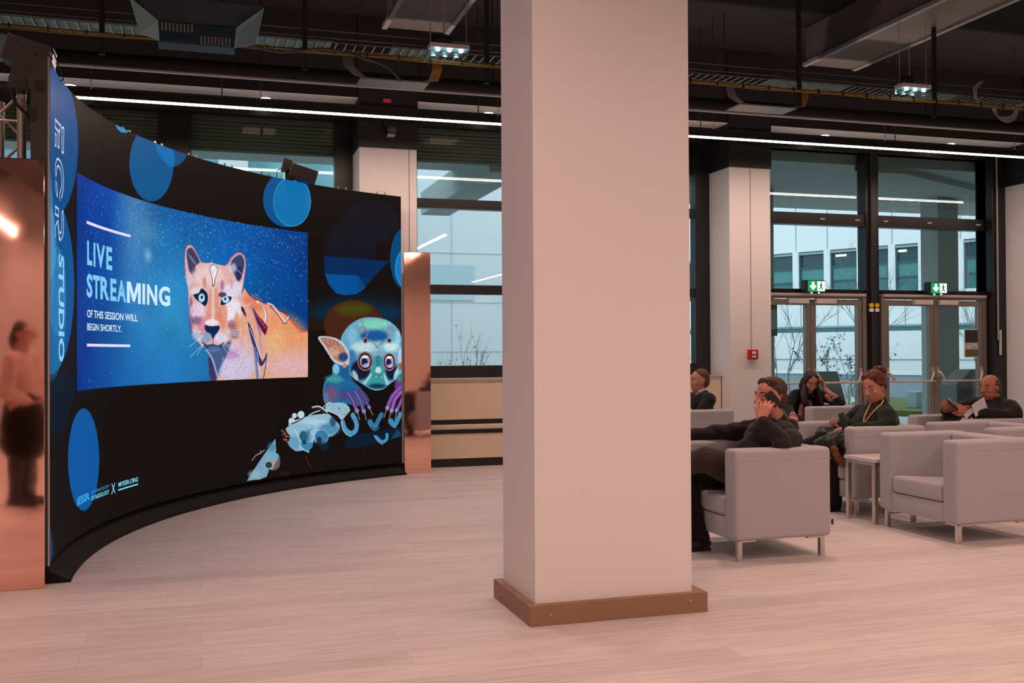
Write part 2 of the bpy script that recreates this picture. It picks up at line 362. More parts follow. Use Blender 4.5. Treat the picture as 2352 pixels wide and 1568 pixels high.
# hanging linear lamps
LEDM = mat('linear_lamp_diffuser', (1, 1, 1), .5, emit=(1, .93, .80), es=7)
def linear(x0, x1, y, lab, wires):
    t = thing('linear_lamp', lab, 'lamp', ((x0+x1)/2, y, 3.6))
    MB().box(x0, x1, y-.03, y+.03, 3.625, 3.70).build('housing', BLACK, t)
    MB().box(x0, x1, y-.024, y+.024, 3.612, 3.625).build('diffuser', LEDM, t)
    for x in wires: MB().cyl((x, y, 3.70), .0035, 1.26, n=6).build('wire', BLACK, t)
    return t
linear(-1.3, 14, 9.9, 'long black linear lamp with a glowing underside hanging in front of the windows', (-.95, .55, 2.9, 5.35, 7.55, 9.4))
side = ('far left', 'left', 'right', 'far right')
for k, (x_, w_) in enumerate(LAMP_ROWS):
    t = thing('linear_lamp', 'long linear lamp behind the camera running towards the windows, %s row' % side[k], 'lamp', (x_, -2.9, 3.6))
    MB().box(x_-.03, x_+.03, -9.4, 3.6, 3.625, 3.70).build('housing', BLACK, t); MB().box(x_-.024, x_+.024, -9.4, 3.6, 3.612, 3.625).build('diffuser', LEDM, t)
    for y in (-9, -5, -1, 3): MB().cyl((x_, y, 3.70), .0035, 1.26, n=6).build('wire', BLACK, t)

for k, (x_, y_) in enumerate(ADDED_PANELS):
    t = thing('added_ceiling_lamp', 'unseen square ceiling lamp panel added to brighten the floor', 'ceiling lamp', (x_, y_, 4.87), group='added unseen ceiling lamp panels')
    MB().box(x_-.28, x_+.28, y_-.28, y_+.28, 4.87, 4.95).build('housing', BLACK, t, bevel=.004); MB().box(x_-.25, x_+.25, y_-.25, y_+.25, 4.862, 4.87).build('diffuser', mat('added_panel_glow', (1, .9, .8), .5, emit=(1, .7, .6), es=.1), t)

# ------------------------------------------------------------------ foreground pillar
t = thing('square_pillar', 'wide white square pillar with a wooden plinth in the middle of the floor', 'pillar', (1.93, 4.86, 0))
MB().box(1.52, 2.345, 4.60, 5.13, 0, 4.95).build('shaft', WHITE, t)
WOOD = mat('brown_oak_veneer', (.29, .165, .10), .5, var=.16, vs=5, stretch=(2, 2, 60), bump=.05)
for nm, b in (('front', (1.48, 2.412, 4.56, 4.60)), ('back', (1.48, 2.412, 5.13, 5.18)), ('left', (1.48, 1.52, 4.60, 5.13)), ('right', (2.345, 2.412, 4.60, 5.13))):
    MB().box(*b, 0, .098).build('plinth_board', WOOD, t, bevel=.0015)
q = MB()
for x, z in ((1.583, .052), (2.315, .062)): q.cyl((x, 4.556, z), .006, .006, 'y', 10)
build_each(q, 'screw_cap', mat('plug', (.5, .34, .24), .5), t)
# ---- flat artwork shown on the screen: (kind, colour, alpha, softness or width in mm, points in mm along and up the screen)
ART=[
('p',(0,72,132),1,5.0,(985,2671,958,2526,880,2384,748,2260,560,2160,294,2089,-319,2013,-346,2040,-371,2097,-389,2178,-401,2277,-405,2388,-401,2500,-389,2607,-370,2699,-346,2770,-286,2822,298,2976,563,3010,751,2987,882,2915,959,2805)),
('p',(0,84,150),0.6,15.0,(964,2667,939,2524,865,2386,741,2265,564,2168,320,2100,-98,2047,-340,2048,-363,2103,-381,2184,-392,2282,-395,2390,-392,2501,-380,2606,-363,2697,-340,2766,-89,2866,324,2975,567,3004,744,2979,867,2907,940,2799)),
('p',(0,86,152),1,4.9,(887,1740,862,1578,788,1428,665,1307,486,1224,231,1186,-321,1196,-345,1235,-367,1307,-383,1407,-394,1526,-397,1656,-394,1787,-383,1908,-366,2011,-345,2088,-320,2131,237,2211,490,2205,668,2145,791,2040,863,1900)),
('p',(62,140,196),0.9,7.1,(-196,2366,-20,2394,107,2272,185,2165,239,2040,273,1913,277,1790,232,1673,151,1581,6,1483,-216,1517,-319,1934)),
('p',(40,128,190),0.55,4.8,(665,1550,644,1428,582,1316,477,1226,322,1165,92,1138,-324,1149,-342,1180,-357,1236,-369,1315,-377,1408,-380,1510,-377,1613,-369,1708,-357,1787,-341,1846,-324,1878,97,1920,325,1910,479,1861,584,1778,645,1671)),
('p',(50,138,200),0.6,5.2,(666,1691,655,1611,623,1537,571,1476,500,1432,413,1408,312,1407,201,1426,82,1463,-39,1514,-151,1573,-213,1639,-149,1712,-36,1785,85,1850,203,1901,315,1933,415,1944,502,1930,572,1895,624,1839,656,1769)),
('p',(110,170,215),0.5,7.1,(349,1950,335,1883,292,1820,220,1765,111,1723,-55,1694,-322,1677,-331,1692,-339,1723,-345,1767,-349,1820,-350,1878,-349,1936,-345,1990,-339,2035,-331,2069,-322,2087,-51,2124,114,2129,222,2108,294,2068,336,2014)),
('p',(6,28,50),0.7,70.1,(-224,1190,558,1203,959,1166,1021,1136,959,1072,833,923,637,796,333,781,-101,853,-327,1031)),
('p',(0,62,112),1,4.6,(-242,585,-159,539,-62,419,73,308,166,211,192,167,166,149,22,128,-257,193,-320,406)),
('p',(12,82,135),1,3.6,(2931,3110,2919,3040,2887,2971,2835,2909,2768,2861,2692,2828,2611,2814,2533,2818,2464,2841,2410,2880,2375,2932,2364,2994,2376,3061,2411,3127,2465,3189,2535,3240,2613,3277,2693,3296,2770,3294,2836,3273,2888,3232,2920,3176)),
('p',(6,92,152),1,3.4,(2678,2855,2664,2764,2624,2677,2561,2600,2479,2540,2384,2502,2284,2487,2187,2497,2100,2529,2032,2580,1988,2648,1973,2726,1988,2810,2033,2894,2102,2971,2189,3035,2286,3081,2386,3103,2481,3099,2562,3069,2625,3015,2665,2941)),
('p',(0,122,205),0.8,3.5,(2384,2974,2522,2985,2672,2961,2700,2886,2671,2818,2593,2822,2499,2858,2413,2919)),
('p',(40,150,215),1,3.2,(2040,3036,2034,3016,2017,2995,1989,2975,1954,2957,1913,2943,1871,2934,1829,2930,1793,2932,1764,2939,1746,2952,1740,2968,1746,2988,1764,3008,1793,3029,1830,3047,1871,3062,1914,3072,1954,3076,1990,3074,2017,3066,2034,3053)),
('p',(0,88,158),1,4.2,(4582,2813,4569,2734,4531,2659,4472,2594,4396,2544,4309,2514,4218,2504,4130,2517,4053,2549,3993,2599,3955,2662,3943,2734,3956,2809,3995,2883,4055,2948,4132,3000,4220,3034,4311,3048,4398,3038,4474,3007,4532,2956,4569,2890)),
('p',(10,122,192),1,6.3,(4582,2792,4571,2721,4542,2655,4496,2597,4436,2554,4368,2528,4298,2521,4229,2533,4170,2563,4123,2609,4093,2666,4084,2731,4094,2799,4124,2864,4171,2922,4231,2967,4299,2996,4370,3006,4438,2996,4497,2966,4543,2920,4572,2860)),
('s',(95,185,235),0.8,6.9,(4582,2792,4568,2715,4534,2642,4479,2583,4410,2541,4333,2523,4256,2526,4187,2553,4131,2598,4096,2661,4084,2731,4097,2806,4132,2877,4188,2936,4258,2981,4335,3002,4412,3002,4480,2976,4535,2930,4569,2866,4582,2792)),
('p',(6,90,168),1,4.3,(1424,567,1411,468,1374,381,1315,313,1237,271,1146,258,1047,273,947,315,854,379,779,459,729,549,712,641,729,730,780,809,856,874,949,919,1049,940,1148,935,1239,902,1317,843,1375,763,1411,668)),
('p',(19,21,32),0.9,42.0,(5739,2687,5722,2611,5676,2539,5603,2477,5510,2430,5403,2402,5291,2394,5183,2407,5089,2440,5016,2489,4969,2550,4953,2620,4970,2694,5017,2764,5091,2827,5186,2876,5293,2908,5405,2919,5512,2909,5605,2877,5677,2826,5723,2761)),
('p',(17,23,36),0.7,33.0,(5445,2386,5430,2298,5388,2215,5322,2146,5237,2094,5140,2065,5039,2060,4942,2079,4857,2120,4790,2180,4748,2253,4734,2335,4749,2419,4792,2499,4859,2569,4944,2622,5042,2656,5143,2665,5240,2649,5324,2609,5390,2548,5431,2472)),
('p',(0,70,120),0.75,381.4,(6012,1722,5978,1630,5881,1545,5728,1475,5530,1425,5303,1399,5065,1399,4836,1422,4633,1466,4474,1528,4373,1601,4339,1682,4374,1765,4476,1844,4635,1914,4838,1970,5068,2005,5306,2015,5532,2000,5730,1958,5883,1894,5979,1812)),
('p',(0,44,96),1,2.8,(4751,2265,5188,2271,5600,2265,5503,2190,5406,2096,5260,1951,5162,1899,5016,1885,4912,1898,4808,1989,4759,2100)),
('p',(0,84,160),0.95,2.8,(4762,2091,5188,2095,5284,1982,5260,1951,5162,1899,5016,1885,4912,1898,4808,1989)),
('p',(0,60,125),0.6,29.3,(5188,2097,5357,2083,5260,1951,5187,1929)),
('p',(0,72,122),1,4.1,(5955,2314,5947,2222,5926,2136,5893,2064,5851,2013,5803,1985,5754,1983,5706,2007,5664,2055,5632,2123,5611,2205,5605,2295,5612,2386,5633,2471,5667,2542,5709,2595,5757,2625,5807,2628,5854,2605,5896,2558,5928,2490,5948,2406)),
('p',(14,122,196),1,4.1,(5983,2208,5976,2146,5958,2088,5929,2039,5891,2004,5849,1985,5804,1984,5762,2000,5725,2032,5696,2077,5678,2133,5672,2193,5678,2255,5697,2312,5726,2360,5764,2396,5806,2416,5851,2419,5893,2403,5930,2372,5959,2326,5977,2270)),
('s',(80,180,235),0.8,8.2,(5983,2208,5974,2140,5953,2077,5918,2028,5875,1995,5826,1983,5778,1991,5735,2021,5701,2067,5679,2127,5672,2193,5680,2261,5702,2322,5737,2372,5780,2406,5829,2419,5877,2412,5919,2382,5954,2336,5975,2275,5983,2208)),
('p',(74,34,22),1,5.8,(5524,1592,5508,1520,5462,1453,5390,1398,5297,1358,5191,1338,5080,1338,4973,1358,4879,1396,4806,1449,4760,1511,4744,1580,4760,1649,4807,1713,4881,1768,4975,1809,5082,1833,5193,1837,5299,1820,5392,1783,5464,1730,5509,1665)),
('p',(72,76,18),0.9,99.2,(5432,1750,5420,1715,5385,1683,5330,1656,5259,1636,5179,1624,5094,1623,5013,1631,4942,1648,4887,1672,4852,1701,4840,1734,4852,1767,4887,1799,4943,1826,5014,1847,5096,1859,5180,1862,5261,1855,5331,1839,5386,1814,5420,1784)),
('p',(40,20,16),0.9,9.3,(4540,1641,4744,1618,4744,1523,4540,1520)),
('p',(50,26,20),0.8,10.0,(5645,1604,5743,1615,5743,1527,5644,1526)),
('p',(238,178,150),1,1.7,(3687,1905,3758,1826,3886,1779,4014,1758,4141,1709,4267,1659,4367,1579,4441,1525,4536,1513,4534,1047,3883,1047,3229,1057,3183,1161,3176,1275,3230,1340,3628,1769)),
('p',(252,160,108),0.8,184.2,(4604,1364,4545,1311,4458,1277,4350,1263,4230,1271,4106,1299,3990,1343,3891,1401,3817,1467,3774,1537,3766,1605,3794,1667,3856,1718,3945,1755,4055,1773,4177,1771,4299,1748,4414,1706,4511,1648,4582,1578,4624,1503,4631,1430)),
('p',(240,188,196),0.9,185.6,(4708,1171,4692,1114,4644,1063,4568,1021,4471,993,4360,981,4243,984,4131,1003,4032,1036,3955,1079,3906,1129,3889,1183,3906,1236,3956,1285,4033,1326,4132,1356,4245,1371,4361,1372,4472,1356,4569,1325,4645,1282,4692,1229)),
('p',(250,120,80),0.7,74.2,(3999,1682,3970,1663,3929,1651,3879,1649,3824,1655,3770,1669,3719,1691,3676,1718,3646,1748,3629,1778,3628,1808,3644,1833,3673,1853,3715,1865,3765,1869,3820,1864,3874,1850,3925,1829,3967,1802,3997,1771,4013,1739,4013,1709)),
('p',(250,200,140),0.6,121.8,(4283,1414,4276,1361,4256,1313,4224,1274,4184,1246,4138,1232,4089,1232,4043,1247,4002,1275,3971,1314,3950,1361,3944,1411,3951,1462,3971,1509,4003,1548,4044,1577,4091,1593,4139,1594,4185,1580,4226,1553,4257,1513,4277,1466)),
('p',(214,204,240),0.95,129.9,(3896,1200,3882,1129,3843,1065,3780,1012,3700,976,3608,960,3511,963,3418,986,3336,1026,3272,1080,3231,1142,3217,1209,3231,1276,3273,1338,3337,1389,3420,1427,3513,1448,3610,1449,3702,1430,3782,1392,3844,1338,3883,1272)),
('p',(235,190,205),0.6,117.2,(3903,1358,3894,1310,3871,1267,3834,1230,3786,1205,3732,1192,3675,1193,3621,1207,3573,1233,3535,1269,3512,1311,3504,1358,3512,1404,3536,1446,3574,1482,3622,1509,3677,1523,3733,1524,3788,1511,3835,1486,3872,1450,3895,1406)),
('p',(190,110,190),0.6,71.7,(3649,1289,3643,1268,3624,1249,3596,1233,3559,1222,3517,1217,3473,1217,3431,1224,3394,1235,3365,1251,3346,1270,3340,1291,3347,1311,3365,1330,3394,1346,3431,1357,3474,1363,3518,1363,3560,1357,3596,1346,3625,1330,3643,1310)),
('p',(58,84,134),0.9,35.8,(3149,1340,3185,1345,3257,1340,3391,1397,3509,1442,3521,1403,3496,1341,3474,1300,3443,1257,3395,1199,3350,1141,3336,1093,3320,1059,3267,1049,3213,1062,3194,1100,3184,1161,3158,1257)),
('p',(60,44,96),0.85,8.2,(3179,1267,3199,1262,3223,1234,3240,1196,3256,1151,3283,1100,3296,1059,3259,1049,3213,1062,3194,1105,3184,1161,3177,1222)),
('s',(190,205,235),0.7,21.2,(3149,1332,3186,1302,3230,1258,3259,1210,3283,1159,3310,1100,3329,1054)),
('s',(150,170,215),0.5,25.0,(3390,1257,3378,1221,3363,1174,3348,1128,3336,1092)),
('p',(236,186,184),1,2.0,(2891,1830,2873,1890,2853,1946,2843,2001,2839,2056,2840,2116,2848,2167,2867,2195,2893,2208,2920,2214,2951,2207,2982,2184,3016,2151,3050,2109,3093,2075,3156,2078,3233,2088,3330,2077,3419,2074,3466,2109,3499,2152,3532,2178,3564,2196,3597,2207,3630,2210,3662,2202,3688,2185,3703,2157,3707,2117,3701,2056,3687,1986,3669,1918,3652,1855,3640,1811,3633,1769,3634,1713,3633,1657,3622,1614,3601,1571,3564,1518,3522,1468,3486,1435,3450,1408,3410,1376,3364,1349,3305,1329,3244,1320,3189,1327,3136,1344,3083,1366,3034,1396,2992,1437,2956,1483,2931,1529,2913,1578,2902,1634,2896,1696,2895,1763)),
('p',(58,60,104),0.95,11.1,(2865,2129,2873,2162,2893,2179,2918,2190,2948,2188,2979,2168,3010,2138,3043,2108,3060,2078,3033,2058,2996,2037,2981,1995,2968,1963,2938,1963,2906,1990,2880,2058)),
('p',(226,214,236),0.8,40.5,(2982,1924,2979,1904,2971,1886,2958,1870,2941,1858,2922,1852,2902,1850,2883,1855,2866,1864,2853,1878,2845,1895,2842,1914,2845,1934,2854,1952,2867,1968,2884,1979,2903,1986,2923,1988,2942,1984,2958,1974,2971,1960,2979,1943)),
('p',(120,60,120),0.6,27.2,(3032,1983,3030,1967,3024,1952,3015,1939,3002,1929,2989,1924,2974,1923,2960,1926,2948,1934,2939,1946,2933,1960,2931,1976,2933,1992,2939,2007,2948,2020,2961,2030,2975,2035,2989,2036,3003,2033,3015,2025,3024,2014,3030,1999)),
('p',(52,64,112),0.95,11.8,(3485,2083,3509,2125,3551,2160,3591,2183,3630,2193,3659,2182,3679,2158,3687,2128,3684,2089,3669,2040,3648,1992,3626,1955,3603,1938,3578,1962,3551,2003,3511,2042)),
('p',(226,220,240),0.7,43.2,(3598,2066,3595,2047,3587,2030,3573,2015,3555,2004,3535,1997,3514,1996,3493,2000,3476,2008,3462,2021,3453,2037,3450,2055,3453,2074,3462,2091,3476,2106,3494,2117,3514,2124,3535,2126,3556,2122,3573,2113,3587,2100,3596,2084)),
('p',(232,224,246),0.8,43.6,(3682,1909,3679,1890,3670,1872,3655,1857,3635,1846,3614,1840,3591,1839,3569,1843,3550,1852,3535,1865,3525,1881,3522,1899,3525,1918,3535,1935,3550,1950,3569,1961,3591,1968,3614,1969,3636,1966,3655,1957,3670,1943,3679,1927)),
('p',(16,28,60),0.6,29.1,(3669,2028,3667,2006,3661,1985,3651,1968,3638,1955,3623,1948,3608,1947,3593,1952,3581,1964,3571,1980,3564,1999,3562,2021,3565,2043,3571,2063,3581,2081,3594,2094,3609,2101,3624,2102,3638,2097,3651,2086,3661,2070,3667,2050)),
('s',(205,84,132),0.9,9.5,(2847,1970,2843,2023,2841,2087,2846,2137,2857,2176,2876,2198,2900,2208,2926,2211,2955,2203,2989,2177,3023,2143,3055,2108,3078,2080)),
('s',(205,84,140),0.9,10.1,(3446,2080,3475,2114,3512,2153,3541,2178,3571,2195,3604,2206,3636,2208,3667,2198,3692,2176,3703,2144,3705,2100,3693,2029,3681,1969)),
('s',(200,220,245),0.6,3.4,(3498,2059,3564,2106)),
('s',(200,220,245),0.6,3.4,(3514,2056,3577,2092)),
('s',(200,220,245),0.6,3.4,(3530,2054,3590,2077)),
('s',(200,220,245),0.6,3.4,(3545,2052,3603,2063)),
('s',(200,220,245),0.6,3.4,(3561,2050,3616,2049)),
('s',(200,220,245),0.6,3.4,(3577,2047,3629,2034)),
('s',(200,220,245),0.6,3.4,(3593,2045,3642,2019)),
('s',(200,220,245),0.6,3.4,(3608,2043,3655,2005)),
('s',(200,220,245),0.6,3.4,(3624,2041,3668,1990)),
('s',(190,215,245),0.6,3.2,(2879,2138,2948,2105)),
('s',(190,215,245),0.6,3.2,(2890,2128,2961,2095)),
('s',(190,215,245),0.6,3.2,(2901,2118,2975,2085)),
('s',(190,215,245),0.6,3.2,(2912,2108,2989,2075)),
('s',(190,215,245),0.6,3.2,(2923,2098,3002,2065)),
('s',(190,215,245),0.6,3.2,(2934,2088,3016,2054)),
('s',(190,215,245),0.6,3.2,(2945,2077,3030,2044)),
('s',(190,215,245),0.6,3.2,(2956,2067,3043,2034)),
('p',(248,216,214),0.8,83.3,(3436,1987,3425,1950,3393,1915,3343,1884,3278,1861,3204,1847,3126,1843,3050,1848,2984,1863,2932,1886,2899,1916,2888,1949,2899,1984,2932,2018,2985,2048,3051,2073,3127,2089,3205,2095,3279,2091,3344,2077,3394,2053,3425,2022)),
('p',(240,232,250),0.9,40.9,(3119,1835,3115,1820,3103,1805,3084,1793,3059,1783,3030,1777,3000,1776,2972,1779,2946,1786,2927,1796,2914,1809,2910,1824,2914,1839,2927,1853,2947,1866,2972,1875,3001,1881,3030,1883,3059,1881,3084,1874,3103,1864,3115,1850)),
('p',(238,228,252),0.9,57.5,(3657,1864,3651,1836,3634,1809,3606,1786,3571,1769,3531,1759,3489,1758,3449,1764,3414,1777,3386,1797,3369,1821,3363,1849,3369,1876,3387,1903,3414,1925,3450,1943,3490,1953,3532,1956,3572,1950,3607,1937,3634,1917,3651,1892)),
('p',(214,112,98),0.55,19.3,(3154,1911,3153,1897,3149,1885,3144,1874,3137,1867,3128,1863,3120,1862,3112,1865,3105,1872,3100,1882,3096,1894,3095,1907,3096,1920,3100,1932,3105,1943,3112,1951,3120,1955,3129,1955,3137,1952,3144,1945,3149,1936,3153,1924)),
('p',(130,76,142),0.55,28.4,(3417,1902,3416,1885,3411,1869,3404,1856,3395,1846,3384,1841,3373,1841,3363,1845,3354,1853,3346,1866,3342,1881,3340,1897,3342,1914,3347,1930,3354,1943,3363,1952,3374,1958,3385,1959,3395,1955,3404,1946,3411,1934,3416,1918)),
('p',(170,100,170),0.35,28.8,(3552,1918,3550,1903,3545,1890,3537,1878,3528,1870,3516,1865,3505,1864,3494,1868,3484,1875,3476,1886,3472,1899,3470,1913,3472,1928,3477,1942,3484,1953,3494,1962,3505,1966,3517,1967,3528,1964,3538,1956,3545,1946,3550,1933)),
('p',(112,66,140),0.65,45.9,(2988,1628,2986,1576,2979,1529,2967,1489,2953,1461,2937,1446,2920,1446,2904,1460,2890,1488,2879,1527,2873,1573,2870,1624,2873,1675,2880,1722,2891,1761,2905,1790,2922,1805,2938,1806,2954,1793,2968,1765,2979,1726,2986,1679)),
('p',(244,212,244),0.9,47.8,(3150,1666,3144,1640,3129,1615,3105,1594,3075,1579,3040,1571,3003,1570,2968,1576,2937,1589,2912,1608,2897,1631,2892,1656,2897,1682,2913,1706,2937,1727,2968,1742,3004,1751,3040,1753,3075,1747,3106,1734,3130,1715,3145,1692)),
('p',(84,60,124),0.6,40.9,(3105,1579,3101,1563,3091,1548,3074,1535,3052,1525,3027,1520,3001,1520,2976,1524,2955,1532,2937,1544,2927,1558,2923,1574,2927,1590,2938,1605,2955,1618,2977,1628,3002,1633,3028,1634,3052,1630,3074,1622,3091,1610,3101,1595)),
('p',(244,238,255),0.95,57.5,(3676,1685,3669,1643,3649,1604,3618,1571,3579,1548,3533,1535,3486,1534,3440,1545,3400,1566,3369,1596,3349,1633,3342,1673,3349,1713,3369,1751,3401,1784,3441,1808,3487,1822,3534,1824,3580,1815,3619,1794,3650,1763,3669,1726)),
('p',(205,100,160),0.45,41.3,(3186,1536,3182,1507,3172,1480,3155,1458,3133,1442,3109,1433,3083,1433,3058,1441,3036,1456,3020,1478,3009,1504,3005,1532,3009,1561,3020,1588,3037,1610,3059,1626,3084,1635,3109,1636,3134,1629,3155,1614,3172,1592,3182,1565)),
('p',(228,146,124),0.8,27.8,(3192,1864,3252,1888,3312,1871,3339,1798,3352,1706,3375,1622,3364,1557,3251,1531,3137,1543,3131,1610,3158,1699,3168,1791)),
('s',(248,214,204),0.8,42.8,(3248,1867,3248,1793,3248,1702,3245,1622,3242,1562)),
('p',(238,130,94),0.7,42.6,(3472,1635,3469,1596,3459,1559,3444,1529,3424,1507,3402,1495,3379,1495,3357,1506,3337,1527,3322,1556,3313,1592,3309,1630,3313,1669,3323,1705,3338,1736,3358,1758,3380,1770,3403,1771,3425,1761,3445,1740,3460,1711,3469,1675)),
('p',(130,60,70),0.6,43.2,(3600,1558,3597,1540,3587,1523,3571,1508,3551,1498,3528,1492,3504,1492,3481,1497,3460,1506,3445,1520,3435,1536,3431,1554,3435,1573,3445,1589,3461,1604,3481,1614,3504,1620,3528,1621,3551,1616,3572,1607,3587,1593,3597,1577)),
('p',(150,120,150),0.7,36.1,(3632,1478,3628,1457,3618,1439,3603,1423,3583,1412,3560,1406,3536,1406,3514,1412,3494,1422,3478,1437,3468,1455,3465,1475,3468,1495,3478,1514,3494,1529,3514,1540,3537,1547,3561,1547,3583,1542,3603,1531,3619,1516,3628,1498)),
('p',(240,140,100),0.7,29.0,(3635,1598,3633,1573,3626,1551,3616,1532,3604,1518,3589,1511,3574,1511,3559,1517,3546,1530,3536,1549,3530,1571,3528,1595,3530,1619,3537,1641,3547,1660,3560,1674,3574,1681,3590,1682,3604,1675,3617,1662,3627,1644,3633,1622)),
('p',(250,244,250),0.9,22.3,(3343,1569,3338,1557,3325,1547,3304,1538,3278,1531,3247,1527,3215,1526,3184,1529,3157,1534,3136,1542,3123,1552,3118,1563,3123,1575,3136,1585,3157,1594,3184,1601,3215,1605,3247,1606,3278,1604,3305,1599,3325,1590,3338,1580)),
('p',(10,38,84),1,4.1,(3130,1542,3155,1541,3191,1535,3231,1535,3271,1537,3308,1540,3335,1540,3345,1531,3340,1515,3315,1486,3284,1456,3264,1435,3244,1424,3218,1435,3190,1455,3159,1478,3134,1503,3125,1526)),
('p',(150,166,206),0.95,24.9,(3248,1435,3244,1418,3233,1403,3216,1390,3194,1381,3169,1376,3143,1376,3118,1380,3096,1389,3079,1402,3068,1417,3065,1433,3068,1449,3079,1464,3097,1477,3119,1487,3144,1492,3170,1492,3195,1488,3217,1479,3234,1467,3244,1452)),
('p',(226,220,244),0.95,25.5,(3454,1437,3450,1421,3438,1406,3419,1394,3395,1385,3367,1380,3339,1380,3311,1385,3287,1393,3268,1405,3256,1419,3252,1435,3256,1451,3268,1465,3287,1478,3312,1487,3339,1492,3368,1492,3395,1488,3419,1480,3438,1468,3450,1453)),
('p',(180,190,230),0.8,32.7,(3100,1454,3097,1437,3086,1421,3070,1408,3050,1399,3026,1394,3001,1394,2978,1399,2957,1407,2941,1420,2931,1435,2927,1451,2931,1468,2941,1483,2957,1496,2978,1505,3002,1510,3026,1511,3050,1506,3071,1498,3087,1485,3097,1470)),
('p',(36,66,118),0.95,8.1,(3082,1405,3115,1392,3163,1373,3200,1376,3237,1381,3280,1374,3324,1369,3372,1387,3404,1399,3396,1375,3364,1345,3308,1327,3244,1320,3186,1327,3136,1344,3097,1378)),
('s',(10,30,70),1,7.4,(3244,1431,3244,1377)),
('p',(96,134,188),0.7,19.6,(3354,1336,3350,1329,3340,1323,3323,1318,3301,1314,3276,1312,3251,1312,3226,1314,3204,1318,3187,1323,3176,1329,3173,1336,3177,1343,3187,1349,3204,1355,3226,1358,3251,1360,3277,1361,3301,1359,3323,1355,3340,1350,3350,1343)),
('p',(12,32,74),1,4.0,(2963,1796,2998,1804,3043,1812,3063,1838,3084,1858,3126,1844,3165,1817,3176,1788,3173,1757,3159,1725,3137,1704,3113,1710,3083,1727,3045,1740,3008,1755,2976,1777)),
('p',(180,232,250),1,2.4,(3132,1777,3130,1767,3125,1757,3116,1748,3105,1742,3092,1739,3079,1738,3067,1740,3056,1746,3047,1753,3042,1763,3040,1773,3042,1783,3047,1793,3056,1802,3067,1808,3080,1812,3093,1812,3105,1810,3116,1805,3125,1797,3130,1788)),
('p',(8,18,44),1,1.6,(3104,1783,3103,1778,3101,1773,3098,1769,3093,1767,3089,1765,3083,1765,3079,1766,3074,1768,3071,1772,3069,1776,3068,1781,3069,1786,3071,1790,3075,1794,3079,1797,3084,1798,3089,1799,3093,1797,3098,1795,3101,1792,3103,1787)),
('p',(255,255,255),1,1.5,(3082,1793,3082,1791,3081,1789,3079,1788,3077,1787,3075,1786,3073,1786,3070,1786,3068,1787,3067,1789,3066,1790,3066,1792,3066,1794,3067,1795,3069,1797,3070,1798,3073,1799,3075,1799,3077,1798,3079,1798,3081,1796,3082,1795)),
('p',(40,30,80),0.8,19.9,(3436,1819,3434,1812,3428,1806,3417,1800,3404,1796,3389,1794,3373,1793,3358,1794,3345,1797,3335,1801,3328,1807,3326,1813,3328,1820,3335,1826,3345,1832,3358,1836,3373,1839,3389,1839,3404,1838,3417,1836,3428,1831,3434,1825)),
('p',(12,32,74),1,4.2,(3357,1757,3378,1780,3412,1799,3459,1806,3500,1805,3512,1797,3508,1784,3490,1766,3460,1748,3410,1730,3365,1722,3352,1735)),
('p',(186,236,250),1,2.5,(3475,1777,3473,1768,3467,1760,3458,1753,3447,1748,3434,1745,3421,1745,3408,1747,3396,1751,3387,1757,3382,1764,3380,1773,3382,1781,3387,1789,3396,1796,3408,1801,3421,1804,3434,1805,3447,1803,3459,1799,3467,1793,3473,1785)),
('p',(8,18,44),1,1.7,(3433,1782,3432,1778,3430,1774,3428,1771,3424,1768,3420,1767,3416,1767,3412,1768,3409,1770,3406,1773,3404,1777,3404,1780,3404,1785,3406,1788,3409,1791,3412,1794,3416,1795,3420,1795,3424,1794,3428,1792,3430,1789,3432,1786)),
('p',(104,80,118),1,1.6,(3257,2075,3279,2072,3300,2062,3312,2044,3316,2020,3303,1992,3286,1960,3277,1921,3268,1889,3254,1877,3240,1881,3236,1906,3232,1940,3223,1969,3212,1996,3205,2018,3203,2037,3212,2052,3226,2063,3240,2072)),
('p',(246,242,252),1,1.7,(3260,2071,3278,2068,3294,2058,3305,2042,3308,2020,3295,1991,3278,1960,3267,1926,3259,1901,3253,1894,3248,1900,3246,1917,3243,1941,3233,1969,3222,1997,3215,2019,3213,2037,3219,2050,3230,2058,3244,2067)),
('s',(240,244,255),0.85,4.0,(3082,1487,2929,1502)),
('s',(240,244,255),0.85,4.0,(3082,1484,2945,1475)),
('s',(240,244,255),0.85,4.0,(3096,1453,3007,1406)),
('s',(240,244,255),0.85,4.1,(3112,1446,2904,1356)),
('s',(240,244,255),0.85,4.1,(3120,1385,2917,1269)),
('s',(240,244,255),0.85,4.1,(3116,1381,3013,1284)),
('s',(240,244,255),0.85,4.2,(3417,1490,3653,1512)),
('s',(240,244,255),0.85,4.2,(3424,1483,3633,1481)),
('s',(240,244,255),0.85,4.2,(3424,1466,3646,1459)),
('s',(240,244,255),0.85,4.2,(3404,1441,3614,1409)),
('s',(240,244,255),0.85,4.2,(3404,1424,3600,1383)),
('s',(240,244,255),0.85,4.2,(3390,1382,3600,1298)),
('s',(240,244,255),0.85,4.2,(3370,1382,3482,1265)),
('s',(240,244,255),0.85,4.2,(3390,1407,3561,1332)),
('s',(240,244,255),0.85,4.1,(3097,1858,2988,1980)),
('s',(240,244,255),0.85,4.2,(3484,1847,3550,1952)),
('s',(196,48,60),0.9,10.3,(3687,1900,3714,1866,3758,1826,3819,1799,3886,1778,3950,1766,4014,1755,4077,1732,4141,1705,4205,1682,4267,1654,4320,1615,4367,1575,4404,1545,4441,1523,4493,1512,4536,1508)),
('s',(60,30,60),0.9,5.2,(3683,1907,3712,1873,3758,1833,3819,1805,3886,1783,3958,1769,4014,1761)),
('s',(220,200,230),0.9,12.0,(3648,1838,3645,1786,3654,1735,3698,1728,3745,1739,3766,1757,3777,1775)),
